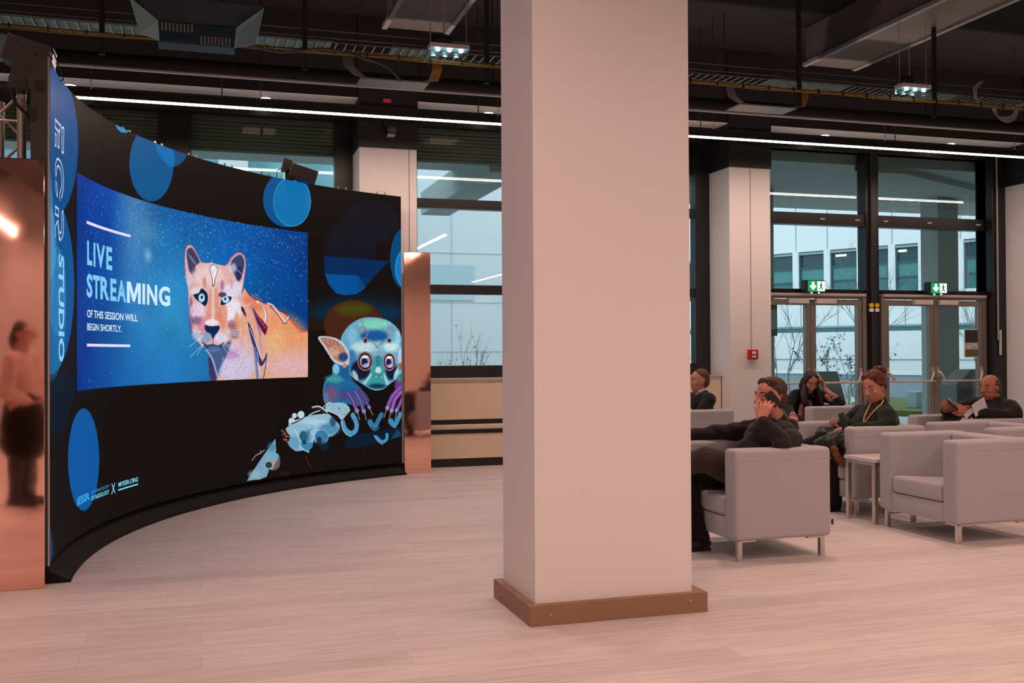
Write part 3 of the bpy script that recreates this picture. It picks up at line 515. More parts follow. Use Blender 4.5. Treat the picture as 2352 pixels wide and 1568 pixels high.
('p',(70,20,60),1,3.4,(3643,1725,3659,1721,3680,1702,3704,1658,3716,1624,3684,1646,3647,1684,3639,1709)),
('s',(250,244,252),0.95,21.0,(3861,1778,3904,1759,3950,1729,3971,1691,3978,1650,3972,1612,3962,1584)),
('s',(120,70,110),0.9,7.0,(3880,1766,3921,1748,3965,1721,3985,1682,3993,1642,3989,1608,3981,1584)),
('p',(98,26,66),1,4.4,(3803,1719,3835,1690,3886,1639,3945,1594,3994,1553,4003,1534,3994,1518,3984,1485,3964,1466,3926,1500,3885,1551,3857,1595,3834,1638,3810,1689)),
('s',(210,130,170),0.8,8.7,(3822,1698,3855,1656,3898,1604,3945,1562,3981,1531)),
('s',(186,150,200),0.9,22.6,(3777,1810,3778,1775,3786,1723,3814,1657,3847,1585,3875,1525,3898,1464,3910,1382,3917,1314)),
('s',(70,40,100),0.9,7.8,(3796,1723,3825,1662,3860,1586,3886,1516,3904,1464)),
('p',(44,50,108),1,4.3,(3731,1590,3758,1565,3795,1506,3827,1431,3859,1350,3895,1268,3929,1218,3961,1256,3984,1305,3993,1294,3987,1261,3959,1211,3922,1174,3890,1187,3859,1227,3832,1288,3808,1358,3780,1420,3757,1479,3737,1547)),
('s',(220,220,250),0.9,8.7,(3757,1531,3786,1486,3821,1428,3848,1374,3872,1323,3894,1282,3910,1253)),
('s',(92,124,196),0.85,34.9,(3827,1341,3835,1285,3846,1210,3856,1123,3864,1052)),
('s',(200,220,250),0.8,10.5,(3859,1306,3871,1243,3884,1166,3888,1100,3890,1051)),
('s',(60,70,140),0.9,12.4,(3987,1288,3979,1223,3967,1147,3950,1090,3935,1050)),
('s',(236,220,236),0.95,17.7,(4001,1765,4029,1761,4065,1751,4096,1729,4128,1700,4167,1664,4204,1630,4224,1602,4241,1590,4266,1617,4285,1650)),
('s',(80,34,72),0.95,8.0,(4027,1745,4066,1718,4115,1681,4156,1645,4191,1611,4214,1585,4235,1576,4269,1604,4294,1641,4291,1661,4267,1677,4208,1695,4153,1709)),
('s',(236,90,70),0.9,10.9,(4285,1623,4315,1600,4354,1569,4394,1532,4435,1502,4481,1501,4516,1508)),
('p',(34,104,158),1,4.0,(4732,897,4737,955,4756,1007,4803,1034,4848,1060,4853,1108,4855,1155,4884,1188,4926,1205,4985,1201,5043,1173,5075,1105,5107,1028,5162,980,5223,932,5295,860,5338,794,5298,759,5222,746,5132,757,5041,774,4982,781,4925,784,4834,782,4755,792,4732,838)),
('p',(70,170,170),0.85,60.1,(5041,1030,5035,1010,5017,992,4988,978,4951,968,4908,964,4864,965,4822,972,4785,983,4756,999,4737,1018,4731,1037,4738,1057,4756,1074,4785,1088,4823,1098,4865,1103,4909,1102,4951,1096,4988,1084,5017,1069,5035,1050)),
('p',(156,206,232),0.9,34.4,(4964,1133,4961,1113,4954,1094,4943,1079,4928,1068,4911,1063,4894,1063,4877,1069,4863,1081,4851,1096,4844,1115,4842,1135,4844,1155,4852,1174,4863,1189,4878,1200,4894,1205,4912,1205,4928,1199,4943,1188,4954,1172,4961,1154)),
('p',(20,90,150),0.7,52.0,(5103,1080,5099,1058,5089,1038,5073,1021,5052,1010,5029,1004,5004,1004,4981,1011,4960,1024,4944,1041,4934,1061,4930,1083,4934,1105,4944,1125,4961,1141,4981,1153,5005,1159,5029,1158,5053,1152,5073,1139,5089,1122,5099,1102)),
('p',(124,82,126),0.85,34.2,(4946,880,4941,853,4929,828,4909,808,4884,794,4855,787,4825,789,4796,798,4771,813,4751,835,4739,860,4735,887,4739,914,4752,939,4772,959,4797,973,4826,980,4856,979,4885,970,4910,955,4929,933,4942,907)),
('p',(110,50,110),0.7,12.2,(5035,867,5034,849,5029,834,5022,821,5012,812,5002,807,4991,808,4980,813,4971,823,4963,836,4959,852,4957,869,4959,886,4964,902,4971,915,4980,924,4991,929,5002,928,5013,923,5022,913,5029,900,5034,884)),
('p',(24,92,176),0.8,52.2,(5166,883,5162,858,5150,835,5132,817,5108,804,5081,798,5053,799,5026,807,5002,822,4984,841,4972,864,4969,889,4973,914,4985,936,5003,955,5027,968,5054,974,5082,973,5109,965,5133,951,5151,931,5162,908)),
('p',(104,128,160),0.8,27.2,(4823,844,4821,825,4815,807,4806,792,4795,782,4782,777,4768,778,4755,784,4743,795,4735,810,4729,828,4727,848,4729,867,4735,885,4744,899,4755,909,4769,914,4782,914,4795,908,4807,897,4816,882,4821,864)),
('s',(120,200,220),0.6,8.0,(4735,877,4740,936,4756,1002,4803,1035,4848,1053)),
('p',(104,176,208),1,5.1,(4966,1433,4983,1479,5019,1525,5060,1566,5110,1601,5166,1630,5226,1651,5282,1662,5342,1666,5411,1665,5483,1658,5550,1643,5610,1620,5659,1589,5699,1549,5728,1508,5749,1442,5763,1302,5767,1164,5760,1102,5741,1068,5703,1031,5658,1000,5615,976,5575,954,5547,931,5517,911,5468,901,5415,900,5370,909,5325,927,5273,955,5223,984,5182,1005,5146,1025,5110,1047,5081,1080,5066,1141,5056,1214,5046,1289,5031,1357,4994,1398)),
('p',(136,228,192),0.9,71.2,(5638,1601,5628,1576,5599,1554,5553,1534,5494,1520,5427,1513,5357,1512,5290,1518,5231,1531,5185,1549,5156,1570,5146,1594,5156,1618,5185,1640,5231,1659,5291,1674,5358,1682,5428,1683,5495,1678,5554,1666,5599,1648,5628,1626)),
('p',(18,84,156),0.9,53.5,(5618,1473,5609,1449,5584,1426,5544,1407,5493,1393,5435,1386,5374,1386,5316,1393,5265,1406,5225,1424,5200,1446,5191,1470,5200,1495,5225,1517,5265,1536,5317,1550,5375,1557,5436,1558,5494,1552,5545,1539,5584,1520,5609,1498)),
('p',(150,206,232),0.7,69.9,(5215,1481,5210,1448,5198,1418,5178,1393,5153,1375,5124,1366,5093,1366,5065,1375,5039,1393,5020,1417,5007,1447,5003,1479,5007,1511,5020,1541,5040,1566,5066,1584,5095,1594,5125,1594,5154,1585,5179,1568,5198,1543,5211,1514)),
('p',(170,214,236),0.7,45.4,(5754,1453,5752,1421,5745,1393,5734,1369,5721,1352,5706,1343,5690,1343,5675,1352,5661,1369,5651,1393,5645,1421,5643,1452,5645,1483,5652,1512,5662,1536,5676,1553,5691,1562,5707,1562,5722,1554,5735,1537,5745,1513,5752,1484)),
('p',(130,130,190),0.6,28.9,(5672,1559,5669,1547,5662,1537,5650,1528,5635,1521,5618,1518,5601,1517,5584,1521,5569,1527,5557,1535,5550,1546,5547,1558,5550,1569,5557,1580,5569,1589,5584,1595,5601,1599,5619,1599,5636,1596,5651,1590,5662,1581,5669,1571)),
('p',(206,234,244),0.95,70.7,(5496,1357,5487,1329,5461,1304,5420,1284,5367,1269,5307,1262,5244,1262,5184,1270,5131,1285,5089,1306,5063,1330,5054,1357,5063,1383,5090,1408,5131,1428,5184,1443,5245,1451,5308,1452,5368,1444,5421,1430,5462,1409,5488,1384)),
('p',(206,234,244),0.95,63.2,(5748,1356,5742,1333,5725,1311,5700,1293,5666,1280,5628,1273,5589,1273,5551,1280,5517,1293,5491,1311,5475,1333,5469,1357,5475,1380,5492,1402,5518,1420,5551,1433,5589,1440,5629,1440,5667,1433,5700,1420,5726,1402,5742,1380)),
('p',(150,200,224),0.8,53.6,(5547,1335,5543,1304,5531,1275,5513,1251,5489,1234,5462,1225,5435,1225,5408,1234,5385,1252,5366,1276,5355,1304,5351,1336,5355,1367,5367,1396,5385,1420,5409,1437,5436,1446,5464,1447,5490,1438,5514,1420,5532,1396,5543,1367)),
('p',(60,110,170),0.8,52.4,(5194,1212,5190,1172,5180,1136,5164,1106,5143,1085,5119,1074,5095,1075,5072,1086,5051,1108,5035,1138,5025,1175,5022,1214,5026,1253,5036,1289,5052,1319,5073,1341,5096,1352,5121,1352,5144,1340,5165,1319,5180,1288,5190,1252)),
('p',(14,18,48),0.95,52.8,(5373,1116,5367,1079,5349,1045,5321,1018,5285,998,5244,989,5202,990,5161,1001,5125,1022,5097,1051,5079,1085,5073,1121,5079,1158,5097,1191,5126,1219,5162,1238,5203,1248,5245,1248,5286,1237,5322,1217,5350,1188,5367,1154)),
('p',(14,22,50),0.95,46.9,(5710,1111,5705,1074,5693,1039,5674,1011,5649,992,5622,982,5592,982,5565,994,5540,1014,5521,1043,5509,1077,5505,1114,5509,1151,5522,1185,5541,1213,5566,1233,5594,1243,5623,1243,5651,1232,5675,1212,5694,1183,5706,1148)),
('p',(190,222,232),0.9,28.0,(5194,1076,5202,1057,5206,1039,5205,1022,5201,1009,5192,1000,5180,996,5166,998,5151,1005,5136,1017,5122,1032,5111,1050,5103,1069,5099,1088,5099,1104,5104,1118,5113,1126,5124,1130,5138,1129,5154,1122,5169,1110,5182,1094)),
('p',(190,226,236),0.9,25.4,(5713,1059,5705,1040,5694,1023,5682,1011,5669,1002,5657,1000,5647,1003,5639,1011,5634,1024,5633,1040,5636,1059,5641,1079,5650,1098,5661,1114,5673,1127,5686,1135,5698,1138,5708,1135,5716,1127,5720,1114,5722,1097,5719,1078)),
('p',(60,160,172),0.95,14.7,(5391,1252,5445,1269,5500,1251,5519,1198,5531,1124,5562,1039,5576,965,5540,934,5479,925,5400,927,5325,940,5277,955,5261,983,5307,1038,5365,1106,5378,1187)),
('s',(190,226,232),0.8,31.1,(5274,978,5352,1064)),
('s',(200,230,236),0.8,27.5,(5569,965,5518,1061)),
('p',(220,244,236),0.95,10.5,(5486,1109,5485,1099,5480,1089,5473,1081,5464,1075,5453,1072,5442,1072,5432,1076,5423,1082,5416,1090,5411,1100,5410,1110,5411,1121,5416,1131,5423,1139,5432,1144,5443,1147,5454,1147,5464,1144,5473,1138,5480,1130,5485,1120)),
('p',(50,150,150),0.9,25.0,(5532,1048,5528,1035,5518,1024,5503,1014,5482,1007,5459,1004,5436,1005,5413,1009,5392,1016,5377,1027,5367,1039,5364,1052,5367,1064,5377,1076,5393,1086,5413,1092,5436,1096,5460,1095,5483,1091,5503,1084,5518,1073,5528,1061)),
('p',(170,220,220),0.9,3.1,(5431,1040,5431,1037,5429,1035,5427,1034,5424,1032,5420,1032,5416,1032,5413,1033,5410,1034,5407,1036,5406,1038,5405,1040,5406,1043,5407,1045,5410,1047,5413,1048,5416,1048,5420,1048,5424,1048,5427,1046,5429,1044,5431,1042)),
('p',(170,220,220),0.9,3.2,(5499,1038,5498,1036,5497,1034,5494,1032,5491,1031,5488,1030,5484,1030,5481,1031,5478,1032,5475,1034,5474,1037,5473,1039,5474,1041,5475,1043,5478,1045,5481,1046,5484,1047,5488,1047,5491,1046,5494,1045,5497,1043,5498,1041)),
('p',(10,52,66),0.9,35.7,(5563,942,5558,929,5543,918,5519,909,5488,903,5453,900,5416,901,5381,906,5350,914,5325,924,5310,936,5305,949,5310,961,5326,972,5350,981,5381,988,5416,990,5453,989,5488,985,5519,977,5543,967,5558,955)),
('p',(40,100,160),0.5,35.7,(5501,1209,5499,1188,5492,1169,5483,1153,5470,1141,5456,1136,5441,1136,5426,1142,5414,1154,5404,1170,5398,1189,5396,1210,5398,1231,5405,1250,5414,1266,5427,1278,5441,1283,5456,1283,5471,1277,5483,1266,5493,1250,5499,1230)),
('p',(96,44,40),1,3.1,(5379,1207,5375,1178,5363,1152,5344,1130,5320,1115,5293,1107,5264,1108,5237,1116,5213,1132,5195,1154,5183,1181,5179,1209,5183,1238,5195,1264,5214,1285,5238,1301,5265,1309,5294,1309,5321,1301,5345,1285,5364,1263,5375,1236)),
('s',(214,160,150),0.9,7.3,(5371,1207,5366,1178,5353,1151,5333,1131,5307,1118,5279,1114,5250,1119,5225,1133,5204,1154,5192,1180,5187,1209,5192,1238,5205,1264,5225,1285,5251,1298,5280,1303,5308,1298,5334,1284,5354,1263,5367,1237,5371,1207)),
('p',(20,10,18),1,3.1,(5359,1207,5356,1184,5346,1162,5331,1144,5312,1132,5290,1125,5267,1126,5246,1133,5226,1146,5211,1164,5202,1186,5199,1209,5202,1232,5212,1254,5227,1272,5246,1284,5268,1291,5291,1291,5313,1284,5332,1271,5347,1253,5356,1231)),
('p',(176,156,190),1,6.2,(5347,1207,5344,1188,5336,1170,5324,1155,5307,1145,5289,1139,5269,1140,5251,1146,5234,1156,5222,1171,5214,1189,5211,1209,5214,1228,5222,1246,5235,1261,5251,1271,5270,1277,5289,1277,5308,1271,5324,1260,5337,1245,5345,1227)),
('p',(8,34,84),1,6.2,(5313,1199,5311,1187,5306,1176,5299,1167,5289,1161,5278,1158,5267,1158,5256,1161,5246,1168,5239,1177,5234,1188,5233,1200,5234,1212,5239,1223,5247,1232,5256,1239,5267,1242,5279,1242,5290,1239,5299,1232,5307,1223,5311,1212)),
('p',(220,190,230),0.8,6.2,(5334,1166,5333,1160,5328,1155,5321,1151,5311,1148,5300,1146,5289,1146,5278,1148,5268,1151,5261,1156,5256,1161,5254,1167,5256,1173,5261,1178,5268,1182,5278,1185,5289,1187,5300,1187,5311,1185,5321,1181,5328,1177,5333,1172)),
('p',(250,250,255),1,3.1,(5321,1251,5320,1248,5315,1245,5307,1242,5297,1240,5285,1239,5273,1240,5262,1241,5252,1243,5244,1245,5239,1249,5237,1252,5239,1256,5244,1259,5252,1261,5262,1263,5273,1264,5285,1264,5297,1263,5307,1261,5315,1258,5320,1255)),
('p',(96,44,40),1,3.2,(5670,1199,5667,1171,5657,1146,5642,1125,5622,1110,5600,1103,5577,1103,5555,1112,5535,1127,5520,1148,5510,1173,5507,1201,5511,1228,5520,1253,5536,1274,5555,1289,5578,1296,5601,1296,5623,1288,5643,1273,5658,1252,5667,1226)),
('s',(214,160,150),0.9,7.5,(5664,1199,5660,1171,5649,1146,5632,1126,5612,1113,5588,1109,5565,1114,5545,1127,5528,1147,5518,1173,5514,1200,5518,1228,5528,1253,5545,1273,5566,1286,5589,1290,5613,1286,5633,1273,5650,1253,5660,1227,5664,1199)),
('p',(20,10,18),1,3.2,(5654,1199,5651,1176,5644,1156,5631,1139,5616,1127,5598,1120,5579,1121,5561,1127,5546,1140,5534,1157,5526,1178,5524,1200,5526,1223,5534,1243,5546,1260,5562,1273,5580,1279,5599,1279,5616,1272,5632,1260,5644,1242,5652,1222)),
('p',(176,156,190),1,6.4,(5644,1199,5642,1180,5635,1163,5625,1149,5612,1139,5596,1134,5581,1134,5566,1140,5552,1150,5542,1164,5536,1182,5533,1200,5536,1219,5542,1236,5553,1250,5566,1260,5581,1265,5597,1265,5612,1260,5625,1250,5636,1235,5642,1218)),
('p',(8,34,84),1,6.4,(5615,1191,5614,1179,5610,1169,5604,1160,5596,1154,5587,1151,5578,1151,5569,1154,5561,1161,5555,1169,5551,1180,5550,1192,5551,1203,5555,1214,5561,1222,5569,1229,5578,1232,5587,1232,5596,1228,5604,1222,5610,1213,5614,1202)),
('p',(220,190,230),0.8,6.4,(5637,1157,5635,1151,5631,1146,5625,1142,5617,1139,5609,1138,5599,1138,5590,1140,5583,1143,5576,1147,5573,1152,5571,1158,5573,1163,5577,1168,5583,1172,5591,1175,5599,1176,5609,1176,5618,1175,5625,1172,5631,1167,5635,1162)),
('p',(250,250,255),1,3.2,(5623,1244,5622,1240,5618,1237,5612,1234,5603,1233,5594,1232,5584,1232,5575,1233,5567,1235,5560,1238,5556,1241,5555,1244,5556,1248,5560,1251,5567,1254,5575,1256,5584,1257,5594,1257,5603,1256,5612,1254,5618,1251,5622,1248)),
('p',(196,210,228),1,3.0,(4673,1436,4670,1455,4693,1464,4757,1466,4837,1459,4911,1444,4979,1416,5033,1364,5070,1306,5082,1255,5079,1213,5073,1184,5056,1167,5022,1162,4978,1168,4926,1182,4874,1205,4840,1238,4810,1276,4778,1316,4745,1357,4704,1400)),
('p',(196,130,108),1,6.0,(4695,1446,4761,1452,4849,1442,4913,1420,4966,1387,5008,1348,5037,1306,5051,1267,5048,1234,5027,1207,4991,1194,4940,1205,4888,1230,4849,1266,4816,1306,4787,1342,4758,1377,4713,1416)),
('p',(220,170,150),0.8,34.4,(4980,1316,4976,1296,4965,1277,4948,1262,4926,1251,4901,1245,4875,1245,4849,1251,4827,1263,4810,1278,4799,1297,4795,1317,4799,1337,4810,1355,4828,1371,4850,1382,4875,1387,4901,1387,4927,1382,4949,1371,4966,1355,4977,1336)),
('p',(24,62,132),0.9,31.2,(5076,1254,5072,1238,5063,1222,5049,1210,5030,1201,5009,1196,4987,1197,4966,1202,4947,1211,4933,1224,4923,1239,4920,1255,4924,1272,4933,1287,4947,1300,4966,1309,4987,1313,5009,1313,5031,1308,5049,1299,5063,1286,5073,1271)),
('s',(96,50,60),0.9,5.0,(4765,1437,4769,1414,4778,1387,4798,1369,4817,1357)),
('s',(96,50,60),0.9,5.0,(4819,1431,4821,1405,4827,1375,4846,1355,4863,1343)),
('s',(96,50,60),0.9,5.0,(4874,1425,4873,1396,4876,1363,4893,1342,4910,1328)),
('s',(96,50,60),0.9,5.1,(4929,1420,4925,1387,4926,1351,4941,1328,4957,1314)),
('p',(60,110,180),0.0,34.7,(5116,1398,5113,1377,5104,1358,5089,1343,5070,1332,5048,1326,5026,1326,5004,1332,4986,1343,4971,1358,4962,1377,4959,1397,4962,1418,4971,1437,4986,1452,5005,1463,5027,1469,5049,1470,5071,1464,5089,1453,5104,1437,5113,1418)),
('p',(186,120,108),1,3.1,(5043,1168,5042,1160,5039,1153,5034,1148,5028,1144,5021,1142,5013,1142,5006,1144,5000,1148,4995,1154,4992,1161,4991,1168,4992,1176,4995,1183,5000,1188,5006,1192,5014,1194,5021,1194,5028,1192,5034,1188,5039,1182,5042,1175)),
('s',(250,230,220),0.9,4.1,(5035,1168,5034,1162,5032,1157,5028,1153,5023,1151,5017,1150,5011,1151,5006,1153,5002,1157,5000,1163,4999,1168,5000,1174,5002,1179,5007,1183,5012,1186,5017,1186,5023,1185,5028,1183,5032,1179,5034,1173,5035,1168)),
('p',(190,200,226),1,5.3,(5785,1249,5783,1221,5778,1196,5770,1175,5759,1160,5747,1152,5735,1152,5723,1160,5713,1175,5705,1197,5700,1222,5699,1250,5701,1277,5706,1303,5714,1324,5724,1339,5736,1347,5748,1347,5760,1339,5770,1324,5778,1302,5783,1277)),
('p',(150,86,72),1,4.3,(5763,1151,5762,1140,5758,1130,5752,1122,5745,1116,5737,1113,5728,1113,5720,1116,5712,1122,5707,1131,5703,1141,5702,1152,5703,1162,5707,1172,5713,1180,5720,1186,5728,1189,5737,1189,5745,1186,5753,1180,5758,1172,5762,1162)),
('s',(230,170,150),0.9,4.3,(5750,1151,5749,1144,5747,1137,5743,1132,5738,1129,5732,1128,5727,1129,5722,1132,5718,1138,5716,1144,5715,1151,5716,1159,5718,1165,5722,1170,5727,1174,5733,1175,5738,1173,5743,1170,5747,1165,5749,1158,5750,1151)),
('s',(96,52,56),1,10.4,(5239,1635,5243,1612,5251,1585,5262,1566,5277,1549,5304,1532,5323,1513,5309,1487,5289,1461,5280,1440,5287,1424,5330,1419,5379,1413,5400,1391,5415,1367,5439,1349,5458,1336)),
('s',(96,52,56),1,10.6,(5574,1600,5576,1577,5577,1547,5570,1521,5566,1494,5580,1460,5586,1431,5550,1419,5507,1411,5485,1395,5468,1378,5450,1365,5436,1357)),
('s',(96,52,56),1,10.4,(5270,1533,5269,1525,5264,1518,5256,1512,5246,1508,5236,1507,5225,1508,5215,1512,5207,1517,5203,1525,5201,1533,5203,1541,5208,1548,5215,1554,5225,1557,5236,1559,5247,1558,5256,1554,5264,1549,5269,1541,5270,1533)),
('s',(96,52,56),1,10.6,(5634,1525,5632,1516,5628,1508,5621,1502,5613,1498,5603,1497,5594,1498,5585,1502,5578,1508,5574,1515,5573,1524,5574,1532,5579,1540,5585,1546,5594,1550,5603,1552,5613,1551,5621,1547,5628,1541,5632,1533,5634,1525)),
('s',(96,52,56),1,10.5,(5478,1288,5477,1282,5474,1277,5469,1273,5462,1270,5455,1269,5448,1270,5442,1273,5437,1277,5433,1283,5432,1288,5433,1294,5437,1300,5442,1304,5448,1306,5455,1307,5462,1306,5469,1304,5474,1299,5477,1294,5478,1288)),
('s',(96,52,56),1,10.4,(5315,1424,5313,1416,5309,1409,5302,1403,5293,1399,5284,1397,5274,1399,5266,1402,5259,1408,5255,1416,5253,1424,5255,1433,5259,1440,5266,1446,5275,1450,5284,1451,5294,1450,5302,1446,5309,1440,5313,1433,5315,1424)),
('s',(96,52,56),1,10.6,(5621,1425,5619,1417,5615,1410,5608,1404,5599,1400,5590,1399,5580,1400,5572,1404,5565,1409,5561,1417,5559,1424,5561,1432,5565,1439,5572,1445,5581,1449,5590,1450,5600,1449,5608,1445,5615,1439,5619,1432,5621,1425)),
('s',(236,206,200),1,4.1,(5239,1635,5243,1612,5251,1585,5262,1566,5277,1549,5304,1532,5323,1513,5309,1487,5289,1461,5280,1440,5287,1424,5330,1419,5379,1413,5400,1391,5415,1367,5439,1349,5458,1336)),
('s',(236,206,200),1,4.2,(5574,1600,5576,1577,5577,1547,5570,1521,5566,1494,5580,1460,5586,1431,5550,1419,5507,1411,5485,1395,5468,1378,5450,1365,5436,1357)),
('s',(236,206,200),1,4.2,(5270,1533,5269,1525,5264,1518,5256,1512,5246,1508,5236,1507,5225,1508,5215,1512,5207,1517,5203,1525,5201,1533,5203,1541,5208,1548,5215,1554,5225,1557,5236,1559,5247,1558,5256,1554,5264,1549,5269,1541,5270,1533)),
('s',(236,206,200),1,4.3,(5634,1525,5632,1516,5628,1508,5621,1502,5613,1498,5603,1497,5594,1498,5585,1502,5578,1508,5574,1515,5573,1524,5574,1532,5579,1540,5585,1546,5594,1550,5603,1552,5613,1551,5621,1547,5628,1541,5632,1533,5634,1525)),
('s',(236,206,200),1,4.2,(5478,1288,5477,1282,5474,1277,5469,1273,5462,1270,5455,1269,5448,1270,5442,1273,5437,1277,5433,1283,5432,1288,5433,1294,5437,1300,5442,1304,5448,1306,5455,1307,5462,1306,5469,1304,5474,1299,5477,1294,5478,1288)),
('s',(236,206,200),1,4.2,(5315,1424,5313,1416,5309,1409,5302,1403,5293,1399,5284,1397,5274,1399,5266,1402,5259,1408,5255,1416,5253,1424,5255,1433,5259,1440,5266,1446,5275,1450,5284,1451,5294,1450,5302,1446,5309,1440,5313,1433,5315,1424)),
('s',(236,206,200),1,4.2,(5621,1425,5619,1417,5615,1410,5608,1404,5599,1400,5590,1399,5580,1400,5572,1404,5565,1409,5561,1417,5559,1424,5561,1432,5565,1439,5572,1445,5581,1449,5590,1450,5600,1449,5608,1445,5615,1439,5619,1432,5621,1425)),
('p',(60,26,26),0.9,3.1,(5307,1424,5306,1419,5303,1413,5299,1409,5294,1405,5287,1404,5281,1404,5274,1405,5269,1409,5265,1413,5262,1418,5261,1424,5262,1430,5265,1435,5269,1440,5275,1443,5281,1445,5287,1445,5294,1443,5299,1440,5304,1436,5306,1430)),
('p',(60,26,26),0.9,3.2,(5613,1424,5612,1419,5609,1414,5605,1410,5599,1407,5593,1406,5587,1406,5580,1407,5575,1410,5571,1414,5568,1419,5567,1424,5568,1430,5571,1435,5575,1439,5581,1442,5587,1443,5593,1443,5600,1442,5605,1439,5609,1435,5612,1430)),
('p',(112,60,140),0.95,29.0,(5790,949,5786,922,5778,898,5764,878,5746,864,5725,857,5704,857,5684,865,5666,880,5652,901,5643,926,5640,953,5643,979,5652,1003,5666,1023,5684,1038,5705,1045,5726,1044,5746,1036,5764,1021,5778,1001,5787,976)),
('p',(60,150,140),0.8,29.0,(5784,1024,5781,1009,5774,996,5762,985,5747,977,5730,973,5713,974,5696,978,5681,987,5669,998,5662,1012,5660,1027,5662,1041,5670,1054,5681,1065,5696,1073,5713,1077,5731,1077,5748,1072,5762,1064,5774,1052,5781,1039)),
('s',(74,44,98),1,41.9,(5222,901,5252,859,5286,806,5313,758,5331,721)),
('s',(170,150,215),0.6,12.6,(5222,901,5252,859,5286,806,5313,758,5331,721)),
('p',(150,170,215),0.7,4.2,(5353,728,5352,723,5349,719,5345,715,5340,713,5334,712,5328,712,5322,714,5317,717,5313,721,5310,725,5309,730,5310,735,5313,740,5317,743,5322,746,5328,747,5334,747,5340,745,5345,742,5349,738,5352,733)),
('s',(88,60,128),1,50.0,(5145,904,5175,864,5212,809,5241,740,5263,682)),
('s',(170,150,215),0.6,15.0,(5145,904,5175,864,5212,809,5241,740,5263,682)),
('p',(150,170,215),0.7,4.1,(5289,690,5288,684,5285,678,5280,674,5273,671,5266,670,5259,670,5252,672,5245,676,5241,680,5237,686,5236,692,5238,698,5241,703,5246,707,5252,710,5259,712,5267,712,5274,709,5280,706,5285,701,5288,696)),
('s',(96,58,112),1,52.4,(5055,886,5085,851,5121,802,5151,742,5173,692)),
('s',(170,150,215),0.6,15.7,(5055,886,5085,851,5121,802,5151,742,5173,692)),
('p',(150,170,215),0.7,4.1,(5200,699,5199,693,5196,687,5191,682,5184,679,5176,678,5169,678,5161,680,5154,684,5149,689,5146,695,5145,701,5146,707,5149,713,5155,718,5161,721,5169,722,5177,722,5184,720,5191,716,5196,711,5199,705)),
('s',(112,58,140),1,49.0,(5734,929,5680,885,5619,826,5583,759,5562,706)),
('s',(170,150,215),0.6,14.7,(5734,929,5680,885,5619,826,5583,759,5562,706)),
('p',(150,170,215),0.7,4.2,(5587,714,5586,708,5583,703,5578,698,5572,696,5566,694,5559,694,5552,696,5546,700,5542,704,5539,710,5538,716,5539,721,5542,726,5546,731,5552,733,5559,735,5566,735,5573,733,5579,729,5583,725,5586,719)),
('s',(128,66,152),1,49.1,(5753,886,5711,852,5663,803,5634,734,5616,675)),
('s',(170,150,215),0.6,14.7,(5753,886,5711,852,5663,803,5634,734,5616,675)),
('p',(150,170,215),0.7,4.2,(5640,683,5639,677,5636,672,5632,668,5626,665,5619,663,5612,664,5605,666,5600,669,5595,674,5592,679,5591,685,5592,690,5595,696,5600,700,5606,703,5612,704,5619,704,5626,702,5632,699,5636,694,5639,689)),
('s',(118,56,136),1,43.3,(5759,810,5739,778,5714,737,5694,701,5679,675)),
('s',(170,150,215),0.6,13.0,(5759,810,5739,778,5714,737,5694,701,5679,675)),
('p',(150,170,215),0.7,4.3,(5701,682,5700,677,5698,673,5693,669,5688,666,5682,665,5676,665,5670,667,5665,670,5661,674,5659,679,5658,684,5659,689,5661,694,5665,697,5670,700,5676,701,5683,701,5688,699,5694,696,5698,692,5700,687)),
('s',(214,190,190),0.9,6.2,(5183,676,5208,602)),
('s',(214,190,190),0.9,6.2,(5273,670,5292,598)),
('s',(214,190,190),0.9,6.3,(5340,710,5375,646)),
('s',(214,190,190),0.9,6.3,(5552,695,5516,610)),
('s',(214,190,190),0.9,6.4,(5608,665,5577,568)),
('s',(214,190,190),0.9,6.4,(5677,673,5661,580)),
('p',(10,34,60),0.8,27.9,(5037,449,5192,474,5390,484,5585,505,5735,509,5777,460,5734,399,5584,358,5389,327,5191,296,5036,295,4992,368)),
('p',(150,196,222),1,2.6,(4240,575,4270,593,4320,611,4387,633,4456,654,4501,670,4547,681,4612,686,4681,687,4747,691,4807,684,4856,650,4896,610,4929,583,4949,559,4947,535,4931,511,4897,483,4859,461,4833,454,4806,457,4768,471,4725,483,4678,486,4636,476,4616,439,4595,398,4550,370,4500,351,4457,344,4419,344,4388,344,4355,355,4303,392,4265,433,4285,460,4310,483,4292,506,4265,529,4244,553)),
('p',(70,136,176),0.8,70.1,(4987,522,4980,494,4959,470,4927,451,4886,438,4839,434,4790,437,4743,448,4702,466,4670,489,4649,516,4642,543,4649,570,4670,594,4702,613,4744,626,4791,631,4840,628,4887,618,4928,600,4960,577,4980,550)),
('p',(90,160,200),0.7,45.1,(4493,419,4488,395,4474,373,4452,356,4423,344,4390,340,4356,343,4324,353,4295,369,4273,389,4258,413,4254,438,4259,462,4273,483,4295,500,4324,511,4357,516,4391,514,4424,504,4452,489,4474,468,4488,444)),
('p',(186,220,238),0.8,45.9,(4826,607,4816,592,4789,579,4745,570,4689,565,4625,564,4558,568,4493,577,4436,589,4392,603,4364,619,4355,635,4364,650,4392,662,4437,671,4493,677,4558,678,4625,674,4689,666,4745,654,4789,640,4817,624)),
('p',(20,50,80),0.7,35.2,(4919,602,4917,584,4910,567,4898,553,4884,544,4868,539,4851,540,4835,547,4821,558,4810,573,4803,590,4801,609,4803,627,4810,644,4821,658,4836,667,4852,672,4869,671,4885,665,4899,654,4910,639,4917,621)),
